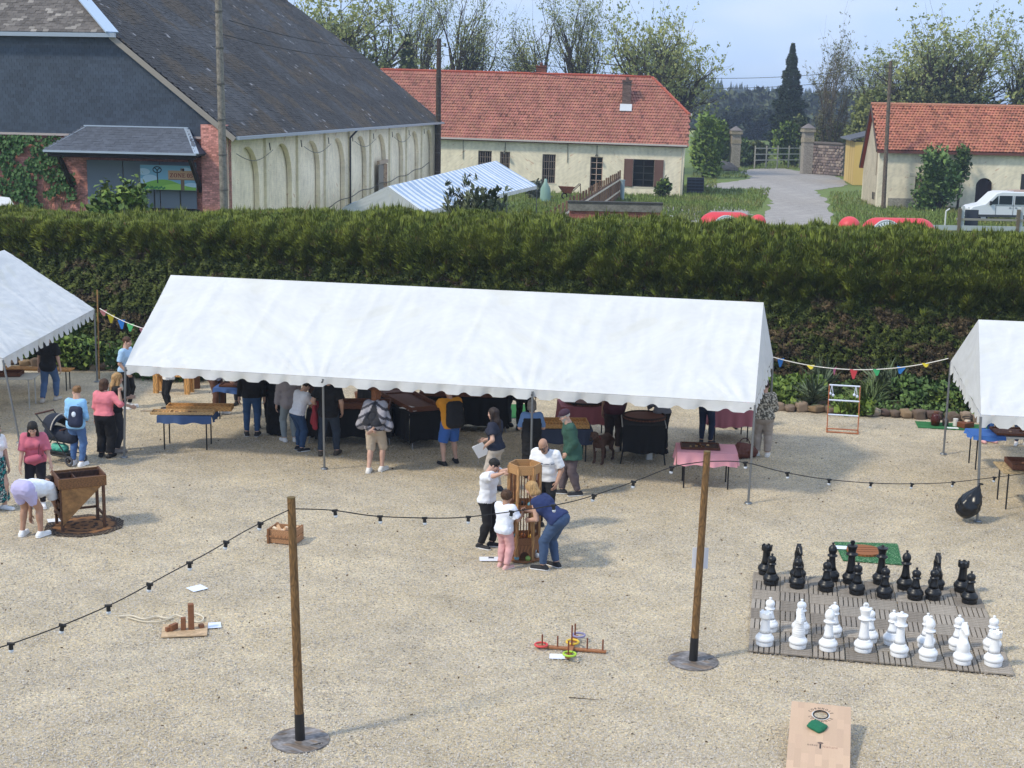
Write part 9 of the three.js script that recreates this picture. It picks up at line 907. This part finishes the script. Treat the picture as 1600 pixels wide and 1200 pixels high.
{ // the toss board at the lower right
const a = ground(1237, 1095, 0.31), b = ground(1330, 1105, 0.31), w = a.distanceTo(b), L = 1.22, t = thing('toss_board', 'pale wooden bean bag toss board with a round hole', 'toss board'); const yaw = -Math.atan2(b.z - a.z, b.x - a.x), m = q3(a, b, 0.5); t.rotation.y = yaw; t.position.set(m.x, 0, m.z); const tilt = Math.asin(0.22 / L), inner = new THREE.Matrix4().makeTranslation(0, 0.31, 0).multiply(new THREE.Matrix4().makeRotationX(tilt)); const Lf = L * 1.15;
const s = new THREE.Shape(); s.moveTo(-w / 2, 0); s.lineTo(w / 2, 0); s.lineTo(w / 2, -Lf); s.lineTo(-w / 2, -Lf); const ho = new THREE.Path(); ho.absarc(0, -0.24, 0.085, 0, 6.2832, true); s.holes.push(ho); const g = new THREE.ExtrudeGeometry(s, { depth: 0.022, bevelEnabled: false, curveSegments: 36 }); g.rotateX(-Math.PI / 2); g.translate(0, -0.022, 0);
const dk = tex(512, 1024, (u, v) => { const c = Math.floor(u * 9), o = (c * 0.37) % 1, rr = Math.floor(v * 3.2 + o * 3), h = Math.sin(c * 12.9 + rr * 78.2) * 43758.5, q = h - Math.floor(h), gr = 0.03 * tn(u * 3 % 1, v, 9, 4) + 0.02 * Math.sin(u * 260 + 4 * tn(u, v, 4, 2)); const k = 0.80 + 0.10 * q + gr; return [k, k * 0.865, k * 0.76]; });
const pr = canvasTex(1024, 2048, (c, W, Hh) => { const X = u => W / 2 + u / w * W, Y = z => -z / Lf * Hh, q = W / w; for (let i = 0; i < 10; i++) { } c.fillStyle = '#d8b49a'; c.fillRect(0, 0, W, Hh); const r = rng(44); for (let k = 0; k < 9; k++) { let y = -r() * 400; while (y < Hh) { const h = 260 + 320 * r(), t = 0.95 + 0.08 * r(); c.fillStyle = `rgb(${Math.floor(200 * t)},${Math.floor(170 * t)},${Math.floor(142 * t)})`; c.fillRect(k * W / 9, y, W / 9 + 1, h); y += h; } } c.globalAlpha = 0.05; for (let i = 0; i < 900; i++) { c.fillStyle = r() < 0.5 ? '#7a5038' : '#f3d9c4'; c.fillRect(r() * W, r() * Hh, 2, 80 + 200 * r()); } c.globalAlpha = 1;
const hx = X(0), hy = Y(-0.24), R0 = 0.085 * q; c.strokeStyle = '#cfd3d4'; c.lineWidth = 0.02 * q; c.beginPath(); c.arc(hx, hy, R0 + 0.013 * q, 0, 7); c.stroke(); c.strokeStyle = '#241c18'; c.lineWidth = 0.006 * q; c.beginPath(); c.arc(hx, hy, R0 + 0.03 * q, 0.15 * Math.PI, 0.85 * Math.PI); c.stroke();
const arc = (txt, a0, a1, rad, flip) => { c.fillStyle = '#241c18'; c.font = `bold ${Math.round(0.052 * q)}px sans-serif`; c.textAlign = 'center'; c.textBaseline = 'middle'; [...txt].forEach((ch, i) => { const a = lerp(a0, a1, i / (txt.length - 1)); c.save(); c.translate(hx + Math.cos(a) * rad, hy + Math.sin(a) * rad); c.rotate(a + (flip ? -Math.PI / 2 : Math.PI / 2)); c.fillText(ch, 0, 0); c.restore(); }); }; arc('CORNHOLE', -0.86 * Math.PI, -0.14 * Math.PI, R0 + 0.06 * q); arc('CORNHOLE', 0.86 * Math.PI, 0.14 * Math.PI, R0 + 0.055 * q, true);
const ly = Y(-0.88); c.fillStyle = '#2a211d'; c.font = `${Math.round(0.055 * q)}px serif`; c.textAlign = 'right'; c.textBaseline = 'middle'; c.fillText('aster', hx - 0.01 * q, ly); c.textAlign = 'left'; c.fillStyle = '#8a5f50'; c.fillText('Nature', hx + 0.035 * q, ly + 0.012 * q); c.fillStyle = '#231b17'; c.fillRect(hx + 0.004 * q, ly - 0.05 * q, 0.02 * q, 0.11 * q); c.beginPath(); c.ellipse(hx + 0.014 * q, ly - 0.055 * q, 0.035 * q, 0.022 * q, 0, 0, 7); c.fillStyle = '#6d584c'; c.fill(); });
const P = g.attributes.position, u = g.attributes.uv; for (let i = 0; i < P.count; i++) u.setXY(i, P.getX(i) / w + 0.5, 1 - P.getZ(i) / Lf); g.applyMatrix4(inner); mesh('board', norm(g), mat(0xffffff, 0.55, { map: pr }), t); const sd = new B(); for (const x of [-1, 1]) sd.box(0.022, 0.07, Lf - 0.03, x * (w / 2 - 0.014), -0.058, Lf / 2); sd.box(w - 0.06, 0.07, 0.022, 0, -0.058, 0.014).box(w - 0.06, 0.07, 0.022, 0, -0.058, Lf - 0.014); const sg = sd.geo(); sg.applyMatrix4(inner); mesh('side_frame', sg, wood(0xc9a07c), t); for (const x of [-1, 1]) new B().box(0.04, 0.27, 0.07, x * (w / 2 - 0.05), 0.135, 0.06).mesh('leg', wood(0xb98d6a), t); const rg = new THREE.TorusGeometry(0.088, 0.008, 8, 40); rg.rotateX(Math.PI / 2); rg.translate(0, 0.003, 0.24); rg.applyMatrix4(inner); mesh('hole_ring', norm(rg), mat(0x17130f, 0.5), t);
const bg = thing('bean_bag', 'green cloth bean bag lying on the toss board', 'bean bag'); t.updateMatrixWorld(); const q = V(-0.035, 0.022, 0.52).applyMatrix4(inner); bg.position.copy(t.localToWorld(q)); bg.rotation.set(tilt, yaw - 0.6, 0); mesh('bag', meshField([-0.075, -0.045, -0.015, 0.015, 0.045, 0.075].map(z => cap(V(-0.075, 0, z), V(0.075, 0, z), 0.018 + 0.014 * (1 - Math.abs(z) / 0.09), 0.018 + 0.014 * (1 - Math.abs(z) / 0.09), 0.02)).concat([ cap(V(-0.06, 0, -0.02), V(0.06, 0, -0.02), 0.028, 0.028, 0.03), cap(V(-0.06, 0, 0.02), V(0.06, 0, 0.02), 0.028, 0.028, 0.03)]), 0.006, { noise: (x, y, z) => 0.004 * n3(x * 22, y * 22, z * 22) }), mat(0x17694a, 0.85), bg);
}
{ const g = ground(913, 1094), t = thing('twig', 'thin dark twig lying on the gravel near the front', 'twig', g.add(V(0, 0.02, 0)), -0.15); new B().rod([-0.2, 0, 0], [0.02, 0.01, 0.02], 0.006, 0.005, 6).rod([0.02, 0.01, 0.02], [0.2, 0, 0], 0.005, 0.003, 6).mesh('stick', mat(0x3b2e24, 0.9), t); }
renderer.render(scene, camera);
